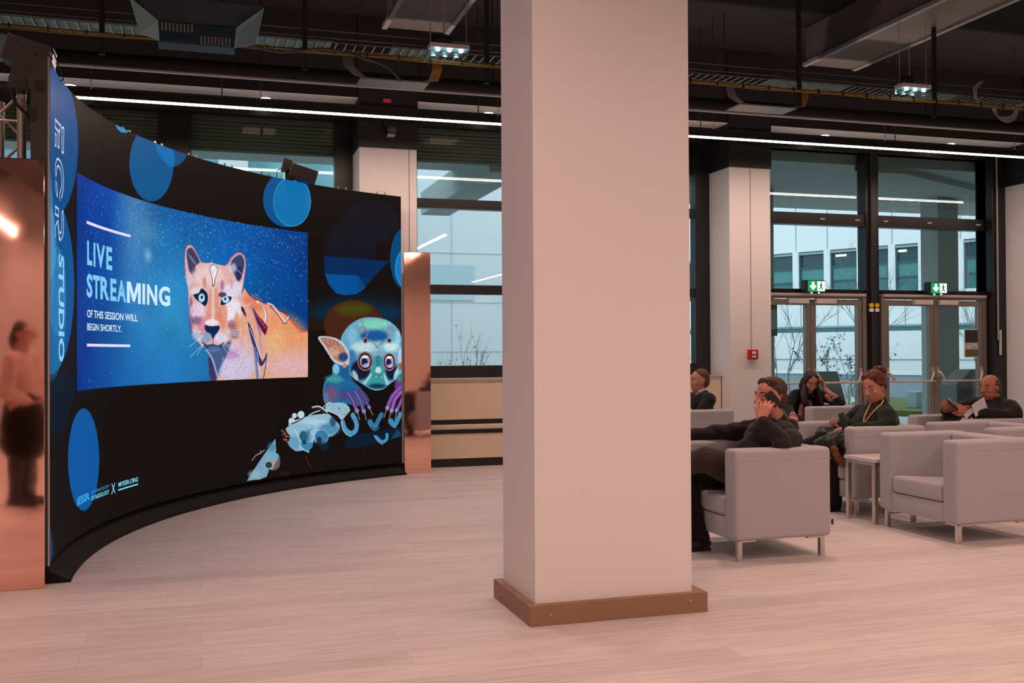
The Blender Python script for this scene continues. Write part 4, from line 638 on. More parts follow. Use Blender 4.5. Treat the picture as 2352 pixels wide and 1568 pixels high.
('p',(34,84,124),0.9,27.3,(4549,475,4547,456,4538,438,4525,424,4507,414,4488,410,4468,412,4448,419,4431,431,4418,447,4409,466,4406,486,4409,505,4418,523,4431,537,4449,546,4468,551,4489,549,4508,542,4525,530,4538,514,4547,495)),
('p',(60,120,160),0.6,27.4,(4585,480,4583,456,4577,435,4568,418,4556,406,4543,400,4530,402,4516,409,4505,423,4496,441,4491,463,4489,486,4491,509,4497,530,4506,548,4517,560,4530,565,4544,564,4557,557,4568,543,4577,525,4583,503)),
('p',(64,126,170),1,2.7,(4803,451,4799,430,4788,412,4771,397,4749,387,4725,383,4699,385,4674,393,4652,406,4635,423,4624,443,4620,464,4624,484,4635,502,4652,517,4674,527,4699,531,4725,529,4750,522,4772,509,4789,492,4799,472)),
('s',(150,200,226),0.8,5.5,(4801,454,4796,433,4784,414,4764,400,4739,391,4712,390,4684,395,4659,407,4639,424,4627,445,4622,467,4627,488,4639,507,4660,521,4684,530,4712,531,4740,526,4765,514,4784,497,4797,477,4801,454)),
('p',(14,40,66),0.9,16.2,(4714,416,4713,403,4709,392,4702,382,4694,376,4685,373,4675,373,4666,378,4658,385,4652,396,4648,408,4646,421,4648,434,4652,445,4658,455,4666,461,4676,464,4685,464,4695,459,4703,452,4709,441,4713,429)),
('p',(10,40,66),0.8,23.2,(4824,353,4821,338,4812,324,4799,313,4782,306,4762,303,4741,305,4721,311,4704,321,4691,334,4682,348,4679,364,4682,379,4691,393,4704,404,4722,411,4742,414,4762,413,4782,407,4799,397,4813,384,4821,369)),
('s',(196,226,238),0.95,14.6,(4361,555,4379,528,4401,493,4423,456,4437,423,4432,400,4423,384)),
('s',(30,70,100),0.8,6.8,(4591,560,4570,541,4546,516,4529,491,4519,471)),
('s',(190,220,235),0.9,8.1,(4609,505,4612,480,4618,450,4627,426,4635,408)),
('p',(66,138,186),1,2.7,(4430,416,4444,427,4473,427,4504,422,4536,416,4567,419,4590,418,4599,400,4596,377,4576,357,4554,340,4551,328,4545,324,4516,330,4482,346,4449,382)),
('s',(170,220,240),0.95,10.7,(4432,387,4458,368,4491,346,4522,331,4545,322)),
('p',(14,40,60),0.8,8.0,(4514,421,4513,415,4510,410,4505,406,4498,404,4491,403,4483,403,4476,405,4469,409,4464,414,4461,419,4460,425,4461,430,4464,435,4469,439,4476,442,4483,443,4491,442,4498,440,4505,437,4510,432,4513,427)),
('p',(152,194,214),1,2.1,(4762,747,4783,768,4812,787,4831,792,4861,792,4927,793,4994,789,5032,775,5056,756,5077,734,5084,711,5062,693,5029,673,5002,641,4976,619,4955,636,4931,664,4898,680,4860,694,4817,706,4780,718,4763,732)),
('s',(224,240,246),1,6.8,(4762,747,4785,774,4812,799,4835,795,4852,784)),
('s',(214,236,244),0.95,8.2,(4780,720,4816,709,4860,694,4898,678,4931,661,4953,636,4971,620,4994,630,5020,652,5054,682,5082,707)),
('p',(60,90,110),0.8,4.2,(4951,732,4951,729,4950,725,4948,722,4945,720,4942,719,4939,719,4936,720,4934,723,4932,726,4930,729,4930,733,4930,737,4932,741,4934,744,4936,746,4939,747,4942,747,4945,745,4948,743,4950,740,4951,736)),
('s',(84,158,204),1,54.3,(4989,591,4999,557,5018,517,5052,486,5090,468,5127,475,5157,498,5168,533,5166,575,5142,620,5118,655)),
('s',(190,226,240),0.9,7.0,(4974,606,4976,568,4984,522,5007,489,5037,463,5071,447,5099,439)),
('s',(56,124,172),1,52.8,(5338,580,5368,546,5403,519,5422,539,5438,575,5465,613,5487,644)),
('s',(120,200,236),0.9,5.7,(5309,574,5329,543,5355,507,5383,487,5412,479,5439,496,5460,516)),
('s',(62,138,188),1,50.8,(5609,573,5630,547,5657,527,5677,549,5696,584,5714,616,5727,641)),
('s',(130,206,238),0.9,5.8,(5576,560,5598,536,5626,511,5651,501,5670,498)),
('s',(70,148,198),1,35.8,(5416,414,5451,383,5494,356,5527,361,5551,381,5557,408,5556,431)),
('s',(140,214,240),0.9,7.2,(5391,432,5413,402,5442,366,5476,344,5503,330)),
('p',(20,66,100),1,2.9,(5608,377,5687,482,5730,436,5726,400)),
('p',(206,230,240),1,2.0,(4389,689,4388,682,4384,676,4378,671,4370,668,4361,666,4352,667,4343,669,4335,673,4329,679,4325,686,4324,693,4325,700,4329,706,4335,711,4343,715,4352,716,4361,716,4370,713,4378,709,4384,703,4388,697)),
('p',(206,230,240),1,2.0,(4488,694,4486,684,4481,675,4472,668,4461,663,4449,660,4436,661,4424,665,4413,671,4405,679,4399,689,4398,699,4399,709,4405,718,4413,725,4424,730,4436,732,4449,732,4462,728,4473,722,4481,714,4486,704)),
('p',(206,230,240),1,2.0,(4364,638,4362,629,4357,620,4349,614,4338,609,4326,607,4314,608,4302,612,4291,617,4283,625,4278,634,4276,643,4278,652,4283,660,4292,667,4302,672,4314,673,4326,673,4338,669,4349,664,4357,656,4362,647)),
('p',(196,222,234),1,1.5,(4279,613,4288,624,4320,637,4405,654,4483,668,4500,668,4474,658,4389,628,4302,602,4277,603)),
('s',(12,20,28),1,10.6,(4311,613,4347,621,4393,633,4439,649,4474,663)),
('s',(196,220,230),1,13.5,(4592,761,4629,766,4673,767,4701,758,4727,743,4761,721,4789,702)),
('s',(120,60,60),0.8,6.8,(4592,749,4632,751,4682,748,4723,724,4753,701)),
('s',(190,218,230),1,10.8,(4547,683,4573,694,4610,708,4654,717,4691,723)),
('s',(220,236,240),1,8.2,(4727,746,4741,759,4762,775,4789,789,4812,799)),
('p',(112,54,50),0.9,3.9,(4215,558,4214,556,4212,553,4207,551,4202,550,4195,549,4189,550,4182,551,4177,553,4172,556,4170,559,4169,562,4170,565,4172,567,4177,569,4182,570,4189,571,4195,570,4202,569,4207,567,4212,564,4214,561)),
('p',(200,160,160),0.8,2.6,(4213,553,4212,552,4211,551,4209,550,4206,549,4203,549,4199,549,4196,550,4193,551,4191,552,4190,553,4189,555,4190,556,4191,558,4193,559,4196,559,4199,559,4203,559,4206,559,4209,558,4211,556,4212,555)),
('p',(112,54,50),0.9,3.9,(4246,530,4245,527,4241,524,4237,522,4230,520,4223,520,4216,521,4208,522,4202,524,4197,527,4194,530,4193,534,4194,537,4197,540,4202,542,4208,543,4216,544,4223,543,4230,542,4237,540,4241,537,4245,533)),
('p',(200,160,160),0.8,2.6,(4242,525,4241,523,4239,522,4237,521,4234,520,4230,520,4227,520,4223,521,4220,522,4217,524,4216,525,4215,527,4216,529,4217,530,4220,531,4223,532,4227,532,4230,532,4234,531,4237,530,4240,528,4241,527)),
('p',(112,54,50),0.9,3.9,(4276,502,4275,498,4271,495,4266,492,4259,491,4251,490,4242,491,4234,493,4227,495,4222,498,4219,502,4217,506,4219,510,4222,513,4228,515,4235,517,4243,517,4251,516,4259,515,4266,512,4271,509,4275,505)),
('p',(200,160,160),0.8,2.6,(4270,497,4270,495,4268,493,4265,492,4262,491,4258,491,4254,492,4250,492,4246,494,4243,495,4242,497,4241,499,4242,501,4243,502,4246,504,4250,504,4254,504,4258,504,4262,503,4265,502,4268,501,4270,499)),
('p',(112,54,50),0.9,3.9,(4260,470,4259,466,4255,462,4249,460,4242,458,4233,458,4224,458,4215,460,4207,463,4201,467,4197,471,4196,475,4197,479,4201,482,4207,485,4215,486,4224,487,4233,486,4242,484,4249,482,4255,478,4259,474)),
('p',(200,160,160),0.8,2.6,(4253,465,4253,463,4251,461,4248,460,4244,459,4240,459,4235,459,4231,460,4227,462,4224,464,4222,466,4221,468,4222,470,4224,471,4227,473,4231,473,4235,474,4240,473,4244,472,4248,471,4251,469,4253,467)),
('p',(112,54,50),0.9,3.9,(4291,448,4290,445,4287,442,4282,440,4275,438,4268,438,4261,438,4254,440,4247,442,4243,445,4239,449,4238,452,4239,455,4243,458,4247,460,4254,461,4261,462,4268,461,4276,460,4282,458,4287,455,4290,451)),
('p',(200,160,160),0.8,2.6,(4287,443,4286,441,4285,440,4282,439,4279,438,4276,438,4272,438,4268,439,4265,440,4263,442,4261,443,4261,445,4261,447,4263,448,4265,449,4268,450,4272,450,4276,450,4279,449,4282,448,4285,446,4286,445)),
('p',(112,54,50),0.9,3.9,(4303,493,4303,490,4300,488,4296,487,4291,486,4286,485,4280,486,4275,487,4270,489,4266,491,4263,493,4263,496,4263,499,4266,501,4270,502,4275,504,4280,504,4286,503,4292,502,4296,501,4300,498,4303,496)),
('p',(200,160,160),0.8,2.6,(4302,488,4302,487,4301,485,4299,485,4296,484,4294,484,4291,484,4288,485,4285,486,4284,487,4282,488,4282,489,4282,491,4284,492,4285,493,4288,493,4291,493,4294,493,4296,492,4299,492,4301,490,4302,489)),
('p',(112,54,50),0.9,3.9,(4206,520,4206,518,4204,516,4201,515,4198,514,4194,514,4190,515,4186,515,4182,517,4180,518,4178,520,4177,522,4178,524,4180,525,4182,526,4186,527,4190,527,4194,527,4198,526,4201,525,4204,523,4206,522)),
('p',(200,160,160),0.8,2.6,(4208,514,4208,514,4207,513,4206,512,4204,512,4202,512,4200,512,4198,512,4196,513,4195,514,4194,515,4194,515,4194,516,4195,517,4196,518,4198,518,4200,518,4202,518,4204,518,4206,517,4207,516,4208,515)),
('p',(128,172,196),1,1.9,(3713,134,3905,313,4100,489,4111,371,4044,261,3983,142,3895,128)),
('p',(160,196,200),0.6,42.8,(3916,172,3912,156,3899,142,3880,132,3855,126,3826,124,3797,128,3768,136,3743,147,3724,162,3711,178,3707,195,3711,211,3724,224,3743,234,3769,241,3797,242,3827,239,3855,231,3880,220,3900,205,3912,189)),
('p',(60,130,170),0.6,43.8,(4120,409,4117,391,4108,375,4094,362,4076,353,4055,350,4034,352,4013,359,3995,370,3981,386,3972,403,3969,422,3972,440,3981,456,3995,469,4013,478,4034,481,4056,480,4076,473,4094,461,4108,446,4117,428)),
('p',(150,180,196),1,2.6,(4163,269,4160,245,4149,224,4131,207,4109,196,4084,192,4058,195,4033,204,4011,219,3994,239,3983,262,3979,287,3983,310,3994,331,4012,348,4034,359,4059,363,4085,361,4110,352,4132,337,4149,317,4160,293)),
('p',(190,158,166),0.9,26.4,(4175,242,4172,223,4162,207,4146,194,4125,186,4102,183,4077,185,4054,193,4034,205,4018,221,4007,240,4004,259,4008,277,4018,293,4034,306,4055,314,4078,317,4102,315,4126,307,4146,295,4162,279,4172,261)),
('p',(110,182,214),0.8,17.6,(4153,315,4150,305,4140,296,4125,289,4106,285,4083,284,4060,286,4038,292,4018,299,4003,309,3993,320,3990,330,3993,341,4003,350,4018,356,4038,360,4060,361,4084,359,4106,354,4125,347,4140,337,4150,326)),
('p',(26,56,56),0.95,7.7,(4056,244,4054,236,4049,228,4040,223,4030,219,4018,218,4005,220,3993,223,3982,229,3974,236,3969,244,3967,253,3969,261,3974,268,3983,273,3993,277,4005,278,4018,277,4030,273,4041,268,4049,260,4054,252)),
('s',(196,176,196),0.95,8.2,(3786,311,3807,332,3836,354,3868,363,3901,369,3931,382,3952,393)),
('s',(180,200,215),0.9,6.4,(3901,367,3904,396)),
('s',(96,66,60),0.8,12.1,(4504,287,4512,266,4527,235,4553,196,4576,163)),
('p',(70,36,30),0.6,33.3,(4315,143,4311,132,4299,124,4281,118,4258,115,4231,115,4204,118,4177,123,4154,131,4136,141,4124,152,4120,163,4124,173,4136,181,4154,187,4177,190,4204,191,4232,188,4258,182,4281,174,4300,164,4311,153)),
('p',(60,28,22),0.5,24.1,(5319,246,5317,232,5312,219,5304,209,5293,202,5281,199,5268,200,5256,205,5245,213,5237,225,5231,238,5230,253,5231,267,5237,279,5245,289,5256,296,5268,300,5281,299,5293,294,5304,285,5312,274,5318,260)),
('p',(28,16,14),0.45,26.0,(4136,323,5036,295,5734,363,5733,114,4769,131,3997,144)),
('s',(226,232,255),1,13.0,(294,2676,502,2683,464,2636,294,2628,294,2676)),
('s',(226,232,255),1,13.0,(544,2684,603,2689,589,2534,535,2530,544,2684)),
('s',(226,232,255),1,13.0,(458,2632,451,2540,405,2536,406,2634,458,2632)),
('s',(226,232,255),1,13.0,(297,2595,346,2590,339,2528,293,2521,297,2595)),
('s',(226,232,255),1,13.0,(328,2345,307,2360,293,2382,313,2413,346,2443,371,2457,405,2464,460,2466,515,2458,559,2433,589,2397,594,2354,583,2312,556,2276,529,2251)),
('s',(226,232,255),1,13.0,(338,2355,347,2376,362,2400,386,2416,417,2425,460,2422,501,2408,529,2380,543,2347,534,2322,515,2301,491,2284,471,2268,471,2246,477,2228)),
('s',(226,232,255),1,13.0,(345,2313,361,2302,378,2285,387,2256,385,2234,358,2241,328,2262,315,2292,310,2320)),
('s',(226,232,255),1,13.0,(403,2093,420,2071,440,2046,454,2034,470,2029,498,2031,522,2043,530,2074,534,2110,536,2137,542,2158,560,2172,577,2173,585,2150,588,2117,592,2085,588,2053,561,2022,533,2000)),
('s',(226,232,255),1,13.0,(394,2092,353,2073,309,2046,296,2015,294,1989)),
('s',(226,232,255),1,13.0,(403,2083,406,2055,416,2023,442,2007,470,1998,492,1991,499,1988,472,1988,440,1990)),
('s',(226,232,255),1,13.0,(299,2166,429,2166,428,2123,291,2120,299,2166))]
N_VIDEO=30
N_PUMA=138
# ------------------------------------------------------------------ curved LED wall
CX, CY, RR, TH0 = 3.80, 6.45, 4.615, math.radians(183.6)
S0, S1, ZB, ZT = .03, 5.745, .115, 2.965
def cyl_pt(s, z, r=RR):
    th = TH0 - s/RR
    return (CX+r*math.cos(th), CY+r*math.sin(th), z)
led = thing('curved_led_screen', 'tall curved LED wall showing a puma picture and LIVE STREAMING text', 'screen', cyl_pt(2.8, 0))
def hexc(h): return np.array(h)/255
def paint():
    DS, DZ = .0048, .0038
    ns = int((S1-S0)/DS)+1; nz = int((ZT-ZB)/DZ)+1
    s = np.linspace(S0, S1, ns)*1000; z = np.linspace(ZB, ZT, nz)*1000
    img = np.zeros((nz, ns, 3)) + np.array([19, 14, 13])/255  # black level lifted to stand for room light reflected off the screen
    rng = np.random.RandomState(3); CL = [0, ns, 0, nz]
    def region(P, pad):
        i0, i1 = np.searchsorted(s, [P[:, 0].min()-pad, P[:, 0].max()+pad]); j0, j1 = np.searchsorted(z, [P[:, 1].min()-pad, P[:, 1].max()+pad])
        i0, i1 = np.clip([i0, i1], CL[0], CL[1]); j0, j1 = np.clip([j0, j1], CL[2], CL[3])
        return i0, i1, j0, j1
    def segdist(X, Y, a, b):
        dx, dy = b-a; L2 = dx*dx+dy*dy+1e-9
        t = np.clip(((X-a[0])*dx+(Y-a[1])*dy)/L2, 0, 1)
        return (X-a[0]-t*dx)**2+(Y-a[1]-t*dy)**2
    def layer(k, c, a, w, pts):
        P = np.array(pts, float).reshape(-1, 2); i0, i1, j0, j1 = region(P, w*1.5+6)
        if i1 <= i0 or j1 <= j0: return
        X, Y = np.meshgrid(s[i0:i1], z[j0:j1]); D = np.full(X.shape, 1e12); n = len(P)
        if k == 'p':
            ins = np.zeros(X.shape, bool)
            for q in range(n):
                A, B = P[q], P[(q+1) % n]; D = np.minimum(D, segdist(X, Y, A, B))
                if A[1] != B[1]: ins ^= ((A[1] > Y) != (B[1] > Y)) & (X < (B[0]-A[0])*(Y-A[1])/(B[1]-A[1])+A[0])
            D = np.sqrt(D)*np.where(ins, 1, -1); h = max(w, 2.5)
            m = np.clip(D/h+.5, 0, 1) if w < 20 else np.clip(D/h, 0, 1)
            m = m*m*(3-2*m)
        else:
            for q in range(n-1): D = np.minimum(D, segdist(X, Y, P[q], P[q+1]))
            m = np.clip((w/2-np.sqrt(D))/3.+.5, 0, 1)
        img[j0:j1, i0:i1] += (hexc(c)-img[j0:j1, i0:i1])*(m*a)[..., None]
    def noise(n0, n1, X, Y, seed):
        r = np.random.RandomState(seed).rand(n1, n0); fx = X*(n0-1); fy = Y*(n1-1); ix = np.clip(fx.astype(int), 0, n0-2); iy = np.clip(fy.astype(int), 0, n1-2); fx = fx-ix; fy = fy-iy
        fx = fx*fx*(3-2*fx); fy = fy*fy*(3-2*fy)
        return (r[iy, ix]*(1-fx)+r[iy, ix+1]*fx)*(1-fy)+(r[iy+1, ix]*(1-fx)+r[iy+1, ix+1]*fx)*fy
    for L in ART[:N_VIDEO]: layer(*L)
    # video rectangle: blue haze with drifting specks
    VX0, VX1, VZ0, VZ1 = 950, 4538, 1062, 2478
    i0, i1 = np.searchsorted(s, [VX0, VX1]); j0, j1 = np.searchsorted(z, [VZ0, VZ1])
    X, Y = np.meshgrid((s[i0:i1]-VX0)/(VX1-VX0), (z[j0:j1]-VZ0)/(VZ1-VZ0))
    base = np.zeros(X.shape+(3,))+np.array([0, 70, 160])/255
    def blob(cx, cy, rx, ry, c, a):
        g = np.exp(-((X-cx)/rx)**2-((Y-cy)/ry)**2)*a; base[:] += (np.array(c)/255-base)*g[..., None]
    blob(.5, .35, .28, .6, (48, 150, 208), 1.0); blob(.30, 1.0, .09, .5, (100, 160, 215), .75); blob(0, .5, .10, 3, (0, 50, 138), .9); blob(1.0, .9, .18, 1.2, (0, 58, 140), .9)
    blob(.12, .9, .12, .4, (0, 62, 168), .8); blob(.75, .6, .16, .5, (0, 96, 180), .7); blob(.47, .10, .2, .2, (30, 120, 200), .5)
    blob(.37, .71, .016, .035, (140, 200, 240), .8); blob(.28, .50, .022, .05, (110, 170, 225), .55); blob(.31, .36, .06, .03, (90, 150, 210), .4); blob(.37, .84, .05, .06, (130, 190, 230), .35)
    base *= (.93+.14*noise(14, 8, X, Y, 5))[..., None]
    img[j0:j1, i0:i1] = base
    for k in range(2600):
        x = rng.uniform(.03, 1); y = 1-abs(rng.normal(0, .30))-max(0, .5-x)*.1
        if rng.rand() < .12: y = rng.rand()
        if not 0 < y < 1 or (x < .28 and rng.rand() < .5): continue
        x_ = i0+int(x*(i1-i0)); y_ = j0+int(y*(j1-j0)); b = rng.uniform(.12, .6)
        sl = img[y_:y_+rng.randint(1, 4), x_:x_+1+rng.randint(0, 2)]; sl += (np.array([.72, .92, 1])-sl)*b
    CL[:] = [i0, i1, j0, j1]
    for L in ART[N_VIDEO:N_PUMA]: layer(*L)
    CL[:] = [0, ns, 0, nz]
    sub = img[j0:j1, i0:i1]; lum = sub[..., 0] > .45      # short fur streaks on the puma
    fur = rng.rand(*lum.shape); fur = (fur+np.roll(fur, 1, 0)+np.roll(np.roll(fur, 2, 0), 1, 1)+np.roll(np.roll(fur, 3, 0), 1, 1))/4-.5
    sub *= np.where(lum, 1+fur*.38, 1)[..., None]
    img[:, i1:][img[:, i1:] > 1] = 1
    for L in ART[N_PUMA:]: layer(*L)
    i2 = np.searchsorted(s, 4560); sub = img[:j1, i2:]; lum = sub.sum(2) > .75
    fur = rng.rand(*lum.shape); fur = (fur+np.roll(fur, 1, 0)+np.roll(fur, 1, 1))/3-.5
    sub *= np.where(lum, 1+fur*.32, 1)[..., None]
    pan = np.floor((s-30)/500).astype(int); g = np.random.RandomState(9).uniform(.96, 1.04, 20)[pan]
    img *= g[None, :, None]
    img = np.clip(img*np.array([.95, .95, .94]), 0, 1); lin = np.where(img <= .04045, img/12.92, ((img+.055)/1.055)**2.4)
    return ns, nz, s/1000, z/1000, lin
ns, nz, sa, za, lin = paint()
th = TH0-sa/RR
vx = CX+RR*np.cos(th)-led.location.x; vy = CY+RR*np.sin(th)-led.location.y
co = np.empty((nz, ns, 3)); co[..., 0] = vx; co[..., 1] = vy; co[..., 2] = za[:, None]
me = bpy.data.meshes.new('display'); me.vertices.add(ns*nz); me.vertices.foreach_set('co', co.ravel())
ii = (np.arange(nz-1)[:, None]*ns+np.arange(ns-1)[None, :]).ravel()
quad = np.stack([ii, ii+ns, ii+ns+1, ii+1], 1).astype(np.int32)
nf = len(quad); me.loops.add(nf*4); me.polygons.add(nf)
me.loops.foreach_set('vertex_index', quad.ravel()); me.polygons.foreach_set('loop_start', np.arange(0, nf*4, 4, dtype=np.int32)); me.polygons.foreach_set('loop_total', np.full(nf, 4, np.int32))
me.update()
at = me.color_attributes.new('picture', 'FLOAT_COLOR', 'POINT'); at.data.foreach_set('color', np.concatenate([lin, np.ones((nz, ns, 1))], 2).astype(np.float32).ravel())
m = mat('led_display', (.003, .0025, .0025), .5, spec=.03); nt = m.node_tree; a = nt.nodes.new('ShaderNodeVertexColor'); a.layer_name = 'picture'
nt.links.new(a.outputs[0], nt.nodes['Principled BSDF'].inputs['Emission Color']); nt.nodes['Principled BSDF'].inputs['Emission Strength'].default_value = 1.0
me.materials.append(m); disp = bpy.data.objects.new('display', me); COL.objects.link(disp); disp.parent = led
def arc_box(r0, r1, z0, z1, name, mt, parent, s0=S0, s1=S1, n=72, z1b=None):
    vs = []; fs = []; z1b = z1 if z1b is None else z1b
    for i in range(n+1):
        s = s0+(s1-s0)*i/n
        vs += [cyl_pt(s, z0, r0), cyl_pt(s, z0, r1), cyl_pt(s, z1, r1), cyl_pt(s, z1b, r0)]
    for i in range(n):
        for k in range(4): fs.append((i*4+k, i*4+(k+1) % 4, (i+1)*4+(k+1) % 4, (i+1)*4+k))
    fs += [(0, 3, 2, 1), tuple(n*4+k for k in range(4))]
    q = MB(); q.add(vs, fs); return q.build(name, mt, parent)
arc_box(RR+.004, RR+.10, ZB, ZT+.003, 'cabinet', mat('cabinet_black', (.045, .040, .038), .45), led)
arc_box(RR-.10, RR+.12, 0, .012, 'skirt_foot', MATTB, led, s0=S0+.08)
arc_box(RR-.085, RR+.10, .008, .113, 'skirt', mat('black_cloth', (.006, .006, .006), .95), led, s0=S0+.08, z1b=.02)
q = MB()
for k in range(6):                                                     # latches on the open end of the cabinets
    x, y, _ = cyl_pt(S0, 0, RR+.052)
    for z in (2.80-k*.46,): q.box(x-.022, x+.022, y-.014, y+.004, z-.028, z+.028); q.box(x-.045, x-.02, y-.02, y+.01, z-.2, z-.12)
build_each(q, 'latch', BLACK, led, bevel=.003)
q = MB(); x0, y0, _ = cyl_pt(S0, 0, RR+.006); q.box(x0-.006, x0+.004, y0-.006, y0+.003, ZB, ZT); q.build('edge_trim', mat('edge_silver', (.5, .45, .42), .35, .8), led)
q = MB()
for k in range(1, 12):
    for d in (-.05, .05):
        x, y, _ = cyl_pt(k*.5+.03+d, 0, RR+.05); q.tube([(x, y, ZT), (x, y, ZT+.035)], .008, 6)
build_each(q, 'eye_bolt', STEEL, led, smooth=True)

def emis(name, rgb, es=1.0):
    c = srgb(*rgb); return mat(name, tuple(v*.05 for v in c), .4, emit=c, es=es)
def text_mesh(body, s0, s1, z0, z1, m, name='lettering', rot=False, bold=.0, r=RR-.004):
    cu_ = bpy.data.curves.new('t', 'FONT'); cu_.body = body; cu_.resolution_u = 3; cu_.offset = bold; cu_.space_character = 1.0
    o = bpy.data.objects.new('t', cu_); COL.objects.link(o); dg = bpy.context.evaluated_depsgraph_get(); dg.update()
    me_ = bpy.data.meshes.new_from_object(o.evaluated_get(dg)); bpy.data.objects.remove(o); bpy.data.curves.remove(cu_)
    V = np.array([v.co[:] for v in me_.vertices]); a0, b0 = V.min(0)[:2]; a1, b1 = V.max(0)[:2]
    vs = []
    for x, y, _ in V:
        u, v = (x-a0)/(a1-a0), (y-b0)/(b1-b0)
        if rot: s, z = s0+(s1-s0)*v, z1-(z1-z0)*u
        else: s, z = s0+(s1-s0)*u, z0+(z1-z0)*v
        vs.append(cyl_pt(s, z, r))
    q = MB(); q.add(vs, [tuple(p.vertices) for p in me_.polygons]); bpy.data.meshes.remove(me_)
    return q.build(name, m, led)
CY1 = emis('letter_cyan', (120, 198, 236)); CY2 = emis('letter_pale', (200, 232, 250)); CYB = emis('letter_small', (214, 240, 252)); CYL = emis('logo_cyan', (120, 216, 240)); CYD = emis('logo_blue', (40, 150, 214))
for ch, (a_, b_) in zip('LIVE', ((1.168, 1.274), (1.303, 1.340), (1.36, 1.529), (1.553, 1.661))):
    text_mesh(ch, a_, b_, 1.897, 2.061, CY1, name='letter_'+ch, bold=.035)
def letter_m(a_, b_, z0, z1):
    # a plain bold sans M, five strokes as one outline
    O = [(0, 0), (.0, 1), (.27, 1), (.5, .42), (.73, 1), (1, 1), (1, 0), (.80, 0), (.80, .66), (.57, .08), (.43, .08), (.20, .66), (.20, 0)]
    tri = [(0, 1, 11, 12), (1, 2, 11), (2, 3, 10, 11), (3, 9, 10), (3, 4, 8, 9), (4, 5, 8), (5, 6, 7, 8)]
    q = MB(); q.add([cyl_pt(a_+(b_-a_)*x, z0+(z1-z0)*y, RR-.004) for x, y in O], tri); q.build('letter_M', CY2, led)
letter_m(1.922, 2.152, 1.679, 1.837)
for ch, (a_, b_) in zip('STREAMING', ((1.157, 1.279), (1.288, 1.428), (1.439, 1.608), (1.627, 1.738), (1.75, 1.906), (1.922, 2.152), (2.18, 2.222), (2.253, 2.415), (2.44, 2.614))):
    if ch != 'M': text_mesh(ch, a_, b_, 1.679, 1.839, CY1 if a_ < 1.9 else CY2, name='letter_'+ch, bold=.012 if ch == 'M' else .035)
text_mesh('OF THIS SESSION WILL', 1.168, 2.10, 1.544, 1.597, CYB, bold=.012); text_mesh('BEGIN SHORTLY.', 1.168, 1.83, 1.458, 1.506, CYB, bold=.012)
text_mesh('STUDIO', .398, .588, 1.252, 1.90, emis('studio_cyan', (128, 200, 240)), rot=True, bold=.03)
text_mesh('ESR', .955, 1.23, .318, .372, CYD, bold=.05); text_mesh('EUROPEAN SOCIETY', 1.256, 1.60, .350, .371, CYD, bold=.004); text_mesh('OF RADIOLOGY', 1.256, 1.60, .305, .336, CYL, bold=.012)
text_mesh('X', 1.641, 1.716, .294, .370, CYL); text_mesh('MYESR.ORG', 1.77, 2.103, .329, .363, CYL, bold=.02)
arc_box(RR-.004, RR-.001, .303, .312, 'underline', CYL, led, 1.77, 2.103, 6)
BARM = emis('bar_lilac', (226, 214, 248))
arc_box(RR-.004, RR-.001, 2.172, 2.191, 'upper_bar', BARM, led, 1.17, 1.984, 10); arc_box(RR-.004, RR-.001, 1.349, 1.368, 'lower_bar', BARM, led, 1.17, 1.976, 10)
q = MB()
for k in range(5): 
    for z in (.322, .338, .354): q.add([cyl_pt(.925+.006*k, z-.002*k, RR-.004), cyl_pt(.931+.006*k, z-.002*k, RR-.004), cyl_pt(.931+.006*k, z+.006, RR-.004), cyl_pt(.925+.006*k, z+.006, RR-.004)], [(0, 1, 2, 3)])
q.build('logo_dots', CYD, led)

# ------------------------------------------------------------------ copper panels either side of it
t = thing('copper_panel', 'tall polished copper panel at the left edge of the curved screen', 'panel', (-1.4, 6.165, 0))
MB().box(-2.05, -.832, 6.155, 6.175, 0, 2.385).build('sheet', COPPER, t, bevel=.003)
MB().box(-2.0, -.92, 6.176, 6.20, .02, 2.35).build('backing', DGREY, t)
t = thing('copper_panel', 'narrow polished copper panel at the right edge of the curved screen', 'panel', (2.23, 10.76, 0))
MB().box(2.085, 2.375, 10.745, 10.765, 0, 2.375).build('sheet', COPPER, t, bevel=.003)
MB().box(2.09, 2.37, 10.766, 10.80, .02, 2.36).build('backing', DGREY, t)

# ------------------------------------------------------------------ truss behind the left panel and spotlights on the screen
t = thing('lighting_truss', 'silver lattice truss tower standing behind the left copper panel', 'truss', (-1.13, 7.05, 0))
TR_ = mat('truss_aluminium', (.56, .50, .46), .42, .8)
for x, y in ((-1.075, 6.98), (-.985, 7.10), (-1.33, 6.98), (-1.24, 7.22)): MB().cyl((x, y, 0), .027, 2.93).build('chord', TR_, t, smooth=True)
q = MB()
for k in range(9):
    z = .1+k*.32
    q.tube([(-1.33, 6.98, z), (-1.075, 6.98, z+.28)], .010, 8); q.tube([(-1.33, 6.98, z+.28), (-1.075, 6.98, z)], .008, 8); q.tube([(-1.075, 6.98, z), (-.985, 7.10, z+.2)], .008, 8)
q.build('lattice', TR_, t, smooth=True)
q = MB(); q.box(-1.38, -.93, 6.9, 7.28, 0, .012); q.build('base_plate', TR_, t)
q = MB(); q.ell((-1.22, 6.97, 2.76), (.022, .022, .022)); q.tube([(-1.35, 6.97, 2.76), (-1.07, 6.97, 2.76)], .008, 8); q.build('coupler', STEEL, t, smooth=True)
q = MB(); q.cyl((-1.075, 6.98, 2.93), .030, .05); q.build('end_cap', BLACK, t, smooth=True)
HB = mat('lamp_housing_black', (.032, .028, .026), .5)
def Mrot(loc, ax, deg): return Matrix.Translation(loc) @ Matrix.Rotation(R_(deg), 4, ax)
t = thing('studio_spotlight', 'large black barn-door spotlight clamped at the top left corner of the screen', 'spotlight', (-.98, 6.78, 2.93))
M_ = Mrot((-1.0, 6.72, 3.10), 'Y', 16)
